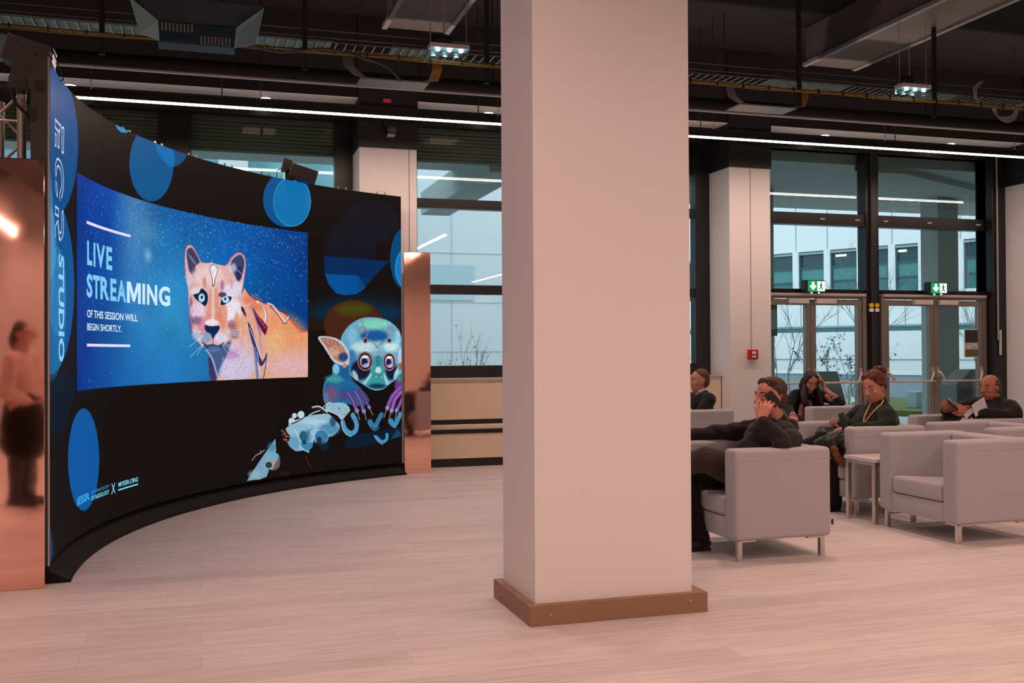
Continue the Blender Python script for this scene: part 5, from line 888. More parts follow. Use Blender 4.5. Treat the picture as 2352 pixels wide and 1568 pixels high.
MB().box(-.125, .125, -.09, .09, -.07, .085, M_).build('housing', HB, t, bevel=.006)
M2 = Mrot((-1.0, 6.72, 3.10), 'Y', 12)
MB().box(-.055, .055, -.10, -.085, -.22, .02, M2).build('yoke_plate', HB, t, bevel=.004)
q = MB(); 
for k in range(7): q.box(.13+.006*k, .134+.006*k, -.07, .09, .075-.03*k-.01, .085-.03*k, M_)
q.tube([M_ @ Vector((.13, -.08, .08)), M_ @ Vector((.24, -.08, -.08))], .004, 6); q.tube([M_ @ Vector((.24, -.08, -.08)), M_ @ Vector((.18, -.08, -.13))], .004, 6)
q.build('lens_grille', mat('grille_teal', (.05, .12, .13), .3, .6), t)
MB().box(-.16, -.125, -.08, .08, -.06, .07, M_).build('barn_door', mat('barn_door_blue', (.10, .14, .16), .4, .3), t)
MB().tube([(-1.13, 6.9, 3.02), (-1.10, 6.9, 2.86), (-1.02, 6.92, 2.78)], .012, 8).build('cable', BLACK, t, smooth=True)
MB().tube([(-1.0, 6.72, 3.0), (-1.03, 6.9, 2.97)], .02, 10).build('clamp', BLACK, t, smooth=True)
lx, ly, _ = cyl_pt(4.32, 0, RR+.05)
t = thing('studio_spotlight', 'black barn-door spotlight on top of the middle of the curved screen', 'spotlight', (lx, ly, ZT))
MB().box(lx-.02, lx+.06, ly-.03, ly+.03, ZT, ZT+.16).build('yoke', HB, t, bevel=.006)
M_ = Mrot((lx+.05, ly, ZT+.12), 'Y', 17)
q = MB(); q.box(-.02, .24, -.09, .09, -.085, .045, M_); q.build('housing', HB, t, bevel=.006)
MB().prism([(lx-.06, ZT+.10), (lx-.035, ZT+.215), (lx+.045, ZT+.19), (lx+.03, ZT+.09)], ly-.08, ly+.08).build('barn_door', HB, t, bevel=.004)
MB().tube([(lx-.06, ly, ZT+.12), (lx-.10, ly, ZT+.09), (lx-.10, ly, ZT+.02), (lx-.06, ly, ZT+.005)], .004, 6).build('cable', BLACK, t, smooth=True)
MB().box(lx+.17, lx+.23, ly-.02, ly+.02, ZT, ZT+.03).build('foot', STEEL, t)

# ------------------------------------------------------------------ ceiling services
DUCT = mat('grey_duct_sheet', (.13, .11, .105), .55, .2, var=.15, vs=3)
for n_, (x0, x1, lab) in enumerate(((1.72, 2.40, 'long grey boxed duct running towards the windows above the pillar, left one'), (6.50, 7.20, 'long grey boxed duct running towards the doors, right one'), (-3.2, -2.5, 'long grey boxed duct running towards the windows above the left copper panel'))):
    t = thing('ceiling_duct', lab, 'duct', ((x0+x1)/2, 2, 4.5), group='grey ceiling ducts')
    MB().box(x0+.05, x1-.05, -9.8, 9.95, 4.52, 4.94).build('casing', DUCT, t)
    MB().box(x0, x0+.05, -9.8, 9.95, 4.5, 4.54).build('edge_rail', mat('rail_grey', (.26, .28, .27), .5, .3), t); MB().box(x1-.05, x1, -9.8, 9.95, 4.5, 4.54).build('edge_rail', MATS['rail_grey'], t)
t = thing('ceiling_duct', 'wide grey duct crossing the top right corner near the ceiling', 'duct', (9.5, 6.9, 4.45))
MB().box(7.2, 13, 6.45, 7.10, 4.46, 4.90).build('casing', DUCT, t, bevel=.01)
t = thing('cable_tray', 'long black wire cable tray hanging across the room below the ceiling', 'cable tray', (3, 8.6, 3.88))
q = MB()
for y in (8.45, 8.75):
    for z in (3.87, 3.905, 3.965): q.tube([(-3, y, z), (13, y, z)], .005, 5)
q.build('side_rail', mat('tray_metal', (.10, .10, .10), .4, .6), t)
q = MB()
for k in range(200): x = -3+k*.08; q.box(x, x+.010, 8.45, 8.75, 3.865, 3.872)
q.build('rung', mat('tray_rung', (.24, .27, .25), .4, .6), t)
q = MB()
for a, b in ((-3, 1.05), (1.55, 2.0), (5.2, 6.1), (6.9, 7.4), (8.3, 13)): q.box(a, b, 8.47, 8.73, 3.885, 3.89)
build_each(q, 'inner_sheet', mat('tray_green_lit', (.10, .17, .13), .5, .4, var=.5, vs=6), t)  # green light falling on the tray is put into the sheet colour
q = MB()
for k in range(9): q.box(-2.3+k*1.55, -2.26+k*1.55, 8.42, 8.446, 3.62, 4.95)
build_each(q, 'hanger', BLACK, t)
t = thing('yellow_cable', 'yellow data cable bundle strapped along the underside of the cable tray', 'cable', (3, 8.4, 3.77))
q = MB()
for k, (dz, dy) in enumerate(((0, 0), (.012, .01), (-.010, .012))): q.tube([(-3+i*.4, 8.375+dy, 3.765+dz+.006*math.sin(i*1.7+k)) for i in range(41)], .007, 6)
q.build('strands', mat('yellow_sheath', (.24, .16, .025), .5), t, smooth=True)
q = MB()
for k in range(60): x = -3+k*.27; q.box(x, x+.008, 8.36, 8.405, 3.745, 3.79)
build_each(q, 'cable_tie', BLACK, t)
def bundle(x0, x1, drop, lab, col):
    t = thing('cable_loop', lab, 'cable', (x0, 8.6, 3.7)); L = x1-x0
    MB().box(x0+.1, x1-.08, 8.47, 8.73, 3.745-drop-.01, 3.745-drop+.002).build('lower_tray', MATS['tray_rung'], t)
    for s, m_ in ((0, mat('bundle_'+col[0], srgb(*col[1]), .5)), (1, mat('bundle_'+col[2], srgb(*col[3]), .5))):
        q = MB()
        for k in range(7):
            o = .012*k
            if s == 0: q.tube([(x0-.02+o, 8.44, 3.80), (x0-.05+o, 8.44, 3.74), (x0-.03+o, 8.44, 3.68), (x0+.05+o, 8.45, 3.755-drop), (x0+.2, 8.5+.02*k, 3.75-drop)], .007, 6)
            else: q.tube([(x1+.02-o, 8.44, 3.79), (x1+.02-o, 8.44, 3.72), (x1-.01-o, 8.45, 3.76-drop), (x1-.15, 8.5+.02*k, 3.75-drop)], .007, 6)
        q.build('wires', m_, t, smooth=True)
    return t
bundle(1.18, 1.95, .14, 'drooping yellow and grey cable loop under the tray, left of the pillar', ('grey', (96, 92, 86), 'yellow', (150, 96, 36)))
bundle(4.75, 5.55, .12, 'drooping cable loop under the tray, just right of the pillar', ('pale', (110, 104, 110), 'amber', (140, 100, 30)))
t = thing('cable_loop', 'loose white cable coil hanging from the tray at the far right', 'cable', (7.9, 8.45, 3.75))
q = MB()
for k in range(5): q.tube([(7.72+.01*k+.14*(1-math.cos(a)), 8.42, 3.76-(.09+.012*k)*math.sin(a)) for a in [math.pi*i/8 for i in range(9)]], .006, 6)
q.tube([(7.60, 8.42, 4.02), (7.52, 8.42, 3.95), (7.52, 8.42, 3.85), (7.60, 8.42, 3.78)], .008, 6); q.tube([(7.57, 8.42, 4.02), (7.49, 8.42, 3.95), (7.50, 8.42, 3.85), (7.58, 8.42, 3.78)], .008, 6)
q.build('strands', mat('white_cable', (.35, .31, .28), .5), t, smooth=True)
t = thing('black_hose', 'sagging grey hose draped below the cable tray left of the pillar', 'hose', (1.3, 8.35, 3.75))
MB().tube([(.3+.1*i, 8.33, z) for i, z in enumerate((3.80, 3.76, 3.73, 3.72, 3.73, 3.75, 3.77, 3.775, 3.765, 3.75, 3.72, 3.70, 3.66, 3.56))], .012, 8).build('hose_run', mat('hose_grey', (.07, .065, .06), .5), t, smooth=True)
for n_, (z, y, r, lab) in enumerate(((3.93, 9.75, .075, 'thick black pipe running along the ceiling above the linear lamp'), (3.78, 10.3, .04, 'thin black pipe running beside the bulkhead over the windows'))):
    t = thing('ceiling_pipe', lab, 'pipe', (3, y, z)); MB().tube([(-8.5, y, z), (16.5, y, z)], r, 16).build('pipe_run', mat('pipe_black', (.009, .008, .007), .75), t, smooth=True)
    q = MB()
    for k in range(8): q.tube([(-5+k*2.6, y, z+r), (-5+k*2.6, y, 4.95)], .006, 6)
    build_each(q, 'hanger', BLACK, t)
LW = mat('emergency_led', (1, 1, 1), .4, emit=(.75, .97, 1), es=12)
def emlamp(x, lab, zt):
    t = thing('emergency_light', lab, 'emergency light', (x, 8.3, 3.83), group='white emergency lights on rods')
    MB().box(x-.17, x+.17, 8.24, 8.36, 3.845, 3.885).build('case', mat('case_white', (.6, .56, .56), .4), t, bevel=.006)
    MB().box(x-.168, x+.168, 8.245, 8.355, 3.80, 3.843).build('clear_cover', glass_mat('clear_cover', (.8, .95, 1), .15) if 'cc' not in MATS else MATS['cc'], t)
    q = MB()
    for k in (-.1, 0, .1): q.ell((x+k, 8.27, 3.828), (.020, .02, .011))
    build_each(q, 'led', LW, t, smooth=True)
    q = MB(); q.cyl((x-.155, 8.3, 3.885), .004, .612, n=6); q.cyl((x+.155, 8.3, 3.885), .004, .612, n=6); q.cyl((x-.04, 8.3, 3.885), .005, zt, n=6); build_each(q, 'rod', mat('rod_grey', (.3, .27, .26), .5), t)
    q = MB(); q.ell((x-.05, 8.34, 3.93), (.09, .06, .06)); q.build('driver', BLACK, t, smooth=True)
    return t
emlamp(2.00, 'three-lamp white emergency light hanging left of the pillar', .5)
emlamp(6.66, 'three-lamp white emergency light hanging above the glass doors', .45)
t = thing('ceiling_floodlight', 'big ceiling floodlight with four silver barn doors above the screen', 'floodlight', (-.02, 8.2, 3.8))
BD = mat('barn_door_lit_metal', (.46, .74, .80), .5, .2)  # bright teal carries the screen's cyan light in the metal colour
MB().box(-.31, .26, 8.14, 8.34, 3.67, 3.83).build('body', mat('flood_body', (.03, .04, .045), .5), t, bevel=.006)
q = MB()
for k in range(9): q.box(-.285+k*.027, -.27+k*.027, 8.125, 8.14, 3.757, 3.82)
for k in range(9): q.box(.0+k*.026, .014+k*.026, 8.125, 8.14, 3.68, 3.74)
build_each(q, 'cooling_fins', mat('fin_metal', (.32, .40, .40), .35, .6), t)
q = MB()
for k in range(8): q.box(-.285, -.03, 8.128, 8.14, 3.685+k*.008, 3.688+k*.008)
for k in range(8): q.box(-.005, .235, 8.128, 8.14, 3.765+k*.007, 3.768+k*.007)
q.build('vent_slats', mat('slat_blue', (.03, .10, .16), .4), t)
def plate(pts, th, name, m_):
    q = MB(); P = [Vector(p) for p in pts]; n = (P[1]-P[0]).cross(P[2]-P[0]).normalized()*th
    q.add(P+[p+n for p in P], [(0, 1, 2, 3), (7, 6, 5, 4), (0, 4, 5, 1), (1, 5, 6, 2), (2, 6, 7, 3), (3, 7, 4, 0)]); return q.build(name, m_, t)
plate([(-.30, 8.13, 3.675), (-.31, 8.13, 3.83), (-.505, 8.00, 3.945), (-.43, 7.97, 3.675)], .006, 'barn_door', BD)
plate([(.25, 8.13, 3.67), (.265, 8.13, 3.825), (.465, 8.00, 3.955), (.405, 7.97, 3.665)], .006, 'barn_door', BD)
plate([(-.30, 8.14, 3.832), (.255, 8.14, 3.832), (.465, 7.98, 3.965), (-.50, 7.98, 3.985)], .006, 'barn_door', mat('barn_door_dark', (.02, .025, .03), .4, .3))
MB().box(-.05, 0, 8.22, 8.27, 3.832, 4.95).build('hanger', BLACK, t)

t = thing('security_camera', 'small grey dome camera on the black pier top above the screen', 'camera', (1.98, 10.85, 3.70))
MB().box(1.90, 2.06, 10.86, 10.925, 3.74, 3.80).build('bracket', BLACK, t, bevel=.004); MB().ell((1.98, 10.86, 3.71), (.055, .055, .05)).build('dome', mat('dome_grey', (.12, .11, .11), .3), t, smooth=True)
MB().box(1.93, 2.01, 10.80, 10.90, 3.635, 3.655).build('base', GREY, t, bevel=.003); MB().box(1.90, 1.98, 10.90, 10.925, 4.02, 4.05).build('red_display', mat('red_led', (.1, 0, 0), .5, emit=(.5, .02, .03), es=.5), t)

# ------------------------------------------------------------------ armchairs and side table
def make_chair(lab):
    """club armchair, faces -X, 0.68 deep, 0.82 wide, 0.69 high"""
    t = thing('armchair', lab, 'armchair', (0, 0, 0), group='pale grey club armchairs')
    D, W, H, A, Z = .68, .82, .69, .15, .13
    for s in (-1, 1):
        y0, y1 = (W/2-A, W/2) if s > 0 else (-W/2, -W/2+A)
        MB().box(0, D, y0, y1, Z, H).build('armrest', UPH, t, bevel=.028, smooth=True, world=False, seg=4)
        MB().box(.006, D-.006, (y1-.001 if s > 0 else y0-.0015), (y1+.0015 if s > 0 else y0+.001), H-.072, H-.069).build('seam', UPH2, t, world=False)
    MB().box(D-A-.01, D-.002, -W/2+A-.004, W/2-A+.004, Z, H-.004).build('backrest', UPH, t, bevel=.026, smooth=True, world=False, seg=4)
    MB().box(.008, D-A, -W/2+A-.003, W/2-A+.003, Z, .262).build('seat_base', UPH, t, bevel=.008, smooth=True, world=False)
    c = MB(); c.box(-.004, D-A-.005, -W/2+A+.004, W/2-A-.004, .266, .392)
    cu2 = c.build('seat_cushion', UPH, t, bevel=.03, smooth=True, world=False, seg=4)
    for v in cu2.data.vertices:
        if v.co.z > .33: v.co.z -= .05*(max(0, v.co.x)/D)
    for x in (.045, D-.05):
        for y in (-W/2+.045, W/2-.045):
            q = MB(); q.box(x-.016, x+.016, y-.016, y+.016, 0, Z-.004)
            dx = 1 if x < .3 else -1; dy = 1 if y < 0 else -1
            q.box(min(x, x+dx*.11), max(x, x+dx*.11), y-.016, y+.016, Z-.012, Z); q.box(x-.016, x+.016, min(y, y+dy*.11), max(y, y+dy*.11), Z-.012, Z)
            q.build('leg', STEEL, t, bevel=.002, world=False)
    MB().box(D-.004, D+.012, -W/2+.001, -W/2+.005, .20, .235).build('label_tag', DGREY, t, world=False)
    return t
c1 = make_chair('grey armchair nearest the camera, with the man on the phone sitting in it')
c1.location = (3.12, 5.94, 0)
dup(c1, (4.79, 5.98, 0), label='empty grey armchair with its seat showing, right of the white side table')
dup(c1, (4.88, 7.21, 0), label='grey armchair the woman in the green sweater sits in')
dup(c1, (6.33, 7.61, 0), label='grey armchair the older balding man sits in')
dup(c1, (5.84, 6.77, 0), label='grey armchair cut by the right edge behind the empty armchair')
dup(c1, (6.25, 9.86, 0), label='grey armchair the long-haired woman leans on, near the doors')
dup(c1, (4.60, 9.77, 0), label='grey armchair beside the pillar edge, man in a dark suit sitting in it')
t = thing('side_table', 'small white-topped side table with steel legs between two armchairs', 'side table', (4.97, 6.59, 0))
MB().box(4.765, 5.15, 6.405, 6.775, .462, .487).build('tabletop', mat('white_laminate', (.66, .62, .60), .4), t, bevel=.002)
for x in (4.79, 5.125):
    for y in (6.43, 6.75): MB().box(x-.016, x+.016, y-.016, y+.016, 0, .462).build('leg', STEEL, t, bevel=.002)
q = MB()
for y in (6.43, 6.75): q.box(4.79, 5.125, y-.012, y+.012, .435, .46)
for x in (4.79, 5.125): q.box(x-.012, x+.012, 6.43, 6.75, .435, .46)
q.build('apron', STEEL, t)

# ------------------------------------------------------------------ outside
PAVE = mat('pale_paving', (.50, .52, .52), .8, var=.08, vs=1.5)
structure(MB().box(-40, 60, 11.62, 70, -.12, -.01).build('ground_outside', PAVE))
CON = mat('canopy_concrete', (.42, .44, .42), .8)
t = thing('entrance_canopy', 'grey concrete canopy over the pavement outside the windows', 'canopy', (3, 12.6, 3.78))
MB().box(-8, 5.9, 11.64, 13.5, 3.78, 4.5).build('slab', CON, t); MB().box(5.9, 22, 11.64, 15.5, 3.78, 4.5).build('slab', CON, t)
q = MB(); q.box(3.3, 3.75, 11.65, 15.6, 3.45, 3.80); q.box(6.2, 6.7, 11.65, 15.5, 3.5, 3.8); q.build('beam', CON, t)
q = MB(); q.add([(8.4, 11.65, 3.779), (9.2, 11.65, 3.779), (17, 15.4, 3.779), (15.2, 15.4, 3.779), (8.4, 11.65, 3.70), (9.2, 11.65, 3.70), (17, 15.4, 3.70), (15.2, 15.4, 3.70)], [(0, 1, 2, 3), (4, 7, 6, 5), (0, 4, 5, 1), (1, 5, 6, 2), (2, 6, 7, 3), (3, 7, 4, 0)]); q.build('sloping_beam', CON, t)
q = MB(); q.tube([(9.3, 12.6, 3.7), (9.3, 12.6, 3.62)], .02, 8); q.tube([(9.26, 12.6, 3.6), (9.34, 12.6, 3.55)], .03, 8); q.build('hook', DGREY, t)
for x0, x1, lab in ((11.45, 11.85, 'square grey concrete column outside the right pair of doors'), (8.0, 8.42, 'square grey concrete column outside the left pair of doors, next to the pier')):
    t = thing('outdoor_column', lab, 'column', (x0, 13.9, 0)); MB().box(x0, x1, 13.7, 14.12, 0, 3.78).build('shaft', CON, t, bevel=.008)
t = thing('green_wall_sign', 'dark green sign board on the grey column outside the left doors', 'sign', (8.36, 13.66, 1.55))
MB().box(8.08, 8.45, 13.67, 13.695, 1.52, 2.02).build('board', mat('sign_green', srgb(10, 100, 70), .5), t, bevel=.003); MB().box(8.31, 8.44, 13.66, 13.67, 1.62, 1.92).build('panel', mat('sign_panel', (.35, .42, .42), .5), t)

FAC = mat('white_facade_panel', (.86, .87, .88), .6)
JO = mat('panel_joint', (.30, .36, .38), .8)
# oblique office building beyond the lawn
PX, PY = 18.93, 25.57; DX, DY = .47, -.8827
fac_rz = math.atan2(DY, DX)
fb = thing('office_building', 'white panelled office building with a band of teal windows across the lawn', 'building', (PX, PY, 0), rz=fac_rz)
def fpt(t_, y, z): c, s = math.cos(fac_rz), math.sin(fac_rz); return (PX+t_*c-y*s, PY+t_*s+y*c, z)
def fbox(q, t0, t1, y0, y1, z0, z1):
    vs = [fpt(a, b, c) for a in (t0, t1) for b in (y0, y1) for c in (z0, z1)]
    return q.add(vs, [(0, 1, 3, 2), (4, 6, 7, 5), (0, 4, 5, 1), (2, 3, 7, 6), (0, 2, 6, 4), (1, 5, 7, 3)])
def tu(u):
    az = math.tan(math.atan((u-1176)/2328.9)+YAW); return (az*PY-PX)/(DX-az*DY)
SGN = -1                                                            # local -y ... side that faces the hall
q = MB(); fbox(q, -16, 14, .3, 6, 0, 9); q.build('core', mat('dark_interior', (.02, .05, .06), .6), fb)
q = MB(); fbox(q, -16, 14, -.0, .3, 4.35, 9); fbox(q, -16, 14, 0, .3, 1.98, 2.98); fbox(q, -16, 14, -.25, .3, .0, 1.84)
q.build('panel_band', FAC, fb)
q = MB(); fbox(q, -16, 14, -.02, .02, 4.25, 4.32); fbox(q, -16, 14, -.06, 0, 1.98, 2.03); fbox(q, -16, 14, -.27, -.25, 1.0, 1.03)
for u in (1830, 1902, 1978, 2051, 2150, 2208): fbox(q, tu(u)-.01, tu(u)+.01, -.01, 0, 4.3, 6.5)
for u in (1840, 1925, 2080): fbox(q, tu(u)-.01, tu(u)+.01, -.01, 0, 2.0, 2.98)
q.build('joint', JO, fb)
us = [1700, 1760, 1830, 1902, 1978, 2051, 2120, 2208, 2290, 2380]
TEAL = [mat('window_teal_dark', srgb(22, 74, 80), .25), mat('window_teal', srgb(70, 140, 140), .35), mat('window_teal_mid', srgb(52, 118, 124), .35)]
for i in range(len(us)-1):
    a, b = tu(us[i])+.09, tu(us[i+1])-.09
    q = MB(); fbox(q, a-.2, a, -.03, .3, 2.95, 4.36); q.build('white_mullion', FAC, fb)
    wn = MB(); fbox(wn, a, b, .1, .16, 3.85, 4.35); o1 = wn.build('window', TEAL[0], fb)
    wn = MB(); fbox(wn, a, b, .08, .14, 3.42, 3.80); wn.build('window_pane', TEAL[1], o1)
    wn = MB(); fbox(wn, a, b, .08, .14, 2.98, 3.38); wn.build('window_pane', TEAL[2], o1)
    wn = MB(); fbox(wn, a, b, .04, .14, 3.80, 3.86); fbox(wn, a, b, .04, .14, 3.38, 3.42); fbox(wn, a, a+.05, .03, .14, 2.98, 4.36); fbox(wn, b-.05, b, .03, .14, 2.98, 4.36); wn.build('window_bar', mat('bar_teal', srgb(40, 84, 96), .5), o1)
    if i in (3, 4, 5):
        wn = MB(); fbox(wn, b-.75, b-.4, .09, .12, 4.13, 4.2); wn.build('ceiling_lamp', mat('office_lamp', (1, 1, .8), .5, emit=(1, .98, .8), es=1.1), o1)
q = MB(); fbox(q, -16, 14, .02, .3, 1.84, 1.98); q.build('ribbon_window', TEAL[2], fb)
# low wall and steps in front of it
t = thing('low_garden_wall', 'low blue-grey concrete wall at the foot of the office building', 'wall', fpt(0, -1.6, 0))
q = MB(); fbox(q, -6, 12, -1.9, -1.6, 0, .62); q.build('wall_body', mat('blue_grey_concrete', (.26, .33, .36), .8), t); q = MB(); fbox(q, -6, 12, -1.95, -1.55, .62, .70); q.build('coping', FAC, t)
# second building behind the left windows
t = thing('panelled_building', 'pale blue-white panelled building wall seen through the middle window', 'building', (4, 22, 0))
MB().box(3.6, 9.0, 21.0, 24, 0, 7.5).build('wall', FAC, t)
q = MB()
for z in (1.3, 2.35, 3.4, 4.45, 5.5): q.box(3.6, 9.0, 20.985, 21.0, z, z+.012)
for x in (5.1, 6.35, 8.0): q.box(x, x+.012, 20.985, 21.0, 0, 7.5)
q.build('joint', mat('faint_joint', (.55, .66, .70), .8), t)
MB().box(4.55, 5.6, 20.97, 20.99, 2.4, 3.15).build('wall_hatch', mat('hatch_blue', (.60, .74, .80), .6), t)
t = thing('scaffold_tower', 'dark blue scaffold-like tower beyond the left edge of the middle window', 'tower', (3.35, 18, 0))
q = MB()
for x in (3.15, 3.45):
    for y in (17.5, 18.2): q.box(x-.03, x+.03, y-.03, y+.03, 0, 5.6)
for k in range(22): q.box(3.12, 3.5, 17.46, 17.5, .2+k*.25, .25+k*.25)
q.build('frame', mat('scaffold_blue', (.08, .16, .22), .5), t)
t = thing('glazed_annex', 'bluish glazed annex seen above the screen through the left window', 'building', (-2, 19, 0))
MB().box(-9, 2.4, 19, 22, 0, 5.6).build('glazing', mat('annex_glass', (.20, .42, .48), .3, var=.4, vs=1.2), t)
q = MB()
for k in range(10): q.box(-8+k*1.05, -7.9+k*1.05, 18.92, 19, 0, 5.6)
q.build('mullion', FAC, t)
q = MB(); q.box(.3, .8, 18.5, 18.7, 0, 4.9); q.build('white_post', FAC, t)
# lawn
t = MB(); P = [(12.9, 17.5), (13.2, 16.6), (14.5, 16.1), (17.5, 16.1), (19.3, 16.3), (20.4, 17.0), (19.4, 19.2), (18.0, 21.4), (16.5, 21.4), (14, 19.8), (13.1, 18.7)]
t.prism(P, -.02, .10, 'z'); gr = t.build('lawn', mat('grass_green', srgb(94, 104, 38), .9, var=.3, vs=40, bump=.5, bs=80)); tag(gr, 'strip of green lawn outside the glass doors', 'lawn')
t = thing('concrete_planter', 'blue-grey concrete block on the lawn outside the right doors', 'planter', (14.1, 17.5, .1)); MB().box(13.98, 14.25, 17.4, 17.7, .1, .44).build('block', mat('block_blue', (.28, .38, .42), .7), t, bevel=.02)
t = thing('white_bollard_block', 'white block outside behind the woman in the green sweater', 'block', (12.6, 18.1, 0)); MB().box(12.3, 12.86, 18.0, 18.4, 0, .62).build('block', FAC, t, bevel=.02)
t = thing('leaning_panel', 'grey-green sloping panel standing outside behind the long-haired woman', 'panel', (8.85, 13.2, 0))
MB().prism([(9.02, 0), (9.42, 0), (9.12, .98), (8.80, .98)], 13.1, 13.25).build('board', mat('panel_greygreen', (.20, .27, .25), .6), t, bevel=.01)
t = thing('info_kiosk', 'grey slope-topped kiosk outside the right-hand door', 'kiosk', (11.3, 12.9, 0))
MB().prism([(10.97, 0), (11.6, 0), (11.6, .99), (11.25, .99), (10.97, .76)], 12.75, 13.1).build('cabinet', mat('kiosk_grey', (.16, .20, .19), .6), t, bevel=.01)
MB().box(11.0, 11.3, 12.73, 12.75, .45, .70).build('dark_screen', mat('kiosk_screen', (.05, .06, .08), .4), t)
# shrubs and bare trees
BARK = mat('winter_bark', (.16, .19, .20), .8); LEAF = mat('dull_leaf', (.045, .075, .075), .7)
def plant(name, lab, cat, base, h, seed, n0, depth, spread, r0, leaves=0, lsize=.03, lean=(0, 0)):
    rnd = random.Random(seed); t = thing(name, lab, cat, base); q = MB(); lf = MB()
    def grow(p, d, L, r, k):
        p1 = p + d*L; mid = p + d*L*.5 + Vector((rnd.uniform(-1, 1), rnd.uniform(-1, 1), 0))*L*.06
        q.tube([p, mid, p1], [r, r*.85, r*.65], 4 if k < depth-1 else 5, cap=False)
        if leaves and k <= 1:
            for _ in range(leaves):
                c = p + (p1-p)*rnd.uniform(.2, 1.1) + Vector((rnd.uniform(-1, 1), rnd.uniform(-1, 1), rnd.uniform(-1, 1)))*lsize
                a = Vector((rnd.uniform(-1, 1), rnd.uniform(-.4, .4), rnd.uniform(-.3, 1))).normalized()*lsize; b = Vector((rnd.uniform(-1, 1), rnd.uniform(-1, 1), rnd.uniform(-1, 1))).normalized()*lsize*.35
                lf.add([c-a, c+b, c+a, c-b], [(0, 1, 2, 3)])
        if k > 0:
            for _ in range(rnd.choice((2, 3))):
                dd = (d + Vector((rnd.uniform(-1, 1), rnd.uniform(-1, 1), rnd.uniform(-.3, .7)))*spread).normalized(); grow(p1 if rnd.random() < .6 else p+d*L*.6, dd, L*rnd.uniform(.6, .85), r*.62, k-1)
    for _ in range(n0):
        d = Vector((rnd.uniform(-1, 1)*spread*.9+lean[0], rnd.uniform(-.6, .6)*spread+lean[1], 1)).normalized()
        grow(Vector(base)+Vector((rnd.uniform(-.1, .1)*n0*.25, rnd.uniform(-.1, .1), 0)), d, h*rnd.uniform(.3, .42), r0, depth)
    q.build('branches', BARK, t, smooth=True)
    if leaves: tag(lf.build('leaves', LEAF, t), kind='stuff')
    return t
plant('winter_shrub', 'thin bare shrub with a few leaves outside the middle window', 'shrub', (3.55, 13.6, 0), 1.5, 4, 9, 3, .33, .007, 1, .022)
plant('leafy_shrub', 'shrub with dark leaves outside the left pair of glass doors', 'shrub', (12.0, 16.9, .0), 1.75, 8, 6, 3, .55, .009, 6, .036)
plant('bare_tree', 'bare winter tree outside between the two pairs of doors', 'tree', (15.2, 20.2, 0), 3.6, 12, 3, 5, .55, .022)
plant('bare_tree', 'bare winter tree seen through the left pair of glass doors', 'tree', (11.7, 18.6, 0), 2.7, 21, 3, 5, .55, .018)
plant('bare_tree', 'bare winter tree seen through the far right of the right-hand doors', 'tree', (17.9, 20.2, 0), 3.1, 33, 2, 5, .5, .02)
# ------------------------------------------------------------------ people
def skin(name, rgb): return mat(name, srgb(*rgb), .5, var=.05, vs=18, spec=.35)
def cloth(name, rgb, rough=.85, **k): return mat(name, srgb(*rgb), rough, bump=.35, bs=22, sheen=.1, spec=.25, **k)
V = Vector
def frame_M(c, fwd, up=(0, 0, 1), roll=0, sc=1.0):
    """local axes: +X = where the face looks, +Y = the figure's left, +Z = up"""
    f = V(fwd).normalized(); u = V(up); l = u.cross(f).normalized(); u = f.cross(l)
    M = Matrix(((f.x, l.x, u.x, 0), (f.y, l.y, u.y, 0), (f.z, l.z, u.z, 0), (0, 0, 0, 1)))
    return Matrix.Translation(c) @ M @ Matrix.Rotation(roll, 4, 'X') @ Matrix.Scale(sc, 4)
def head_blobs(q, M, full=0, nose=1.0, jaw=1.0):
    R3 = M.to_3x3().to_4x4(); P = lambda *a: M @ V(a); sc = M.to_scale().x
    def E(c, r, rot=None): q.ell(P(*c), r, R3 @ rot if rot else R3, 20, 14)
    E((-.012, 0, .040), (.096, .074, .084)); E((.014, 0, .000), (.078, .066, .092))
    E((.022, 0, -.040), (.064+.004*full, (.056+.008*full)*jaw, .068)); E((.050, 0, -.078), (.032, (.032+.006*full)*jaw, .028))
    if full: E((.028, 0, -.050), (.062, .064, .058))
    q.cap(P(.074, -.032, .030), .012*sc, P(.082, 0, .032), .012*sc); q.cap(P(.074, .032, .030), .012*sc, P(.082, 0, .032), .012*sc)
    q.cap(P(.086, 0, .020), .0085*sc, P(.108*nose, 0, -.016), .0115*sc); q.cap(P(.096, -.010, -.022), .008*sc, P(.096, .010, -.022), .008*sc)
    q.cap(P(.081, -.016, -.047), .008*sc, P(.081, .016, -.047), .008*sc); q.cap(P(.079, -.013, -.059), .008*sc, P(.079, .013, -.059), .008*sc)
    for s in (-1, 1):
        E((.052, s*.040, -.016), (.028, .022, .024))
        E((-.010, s*.073, .000), (.020, .009, .031), Matrix.Rotation(s*.35, 4, 'Z')); q.cap(P(-.012, s*.071, -.022), .008*sc, P(-.004, s*.069, -.028), .006*sc)
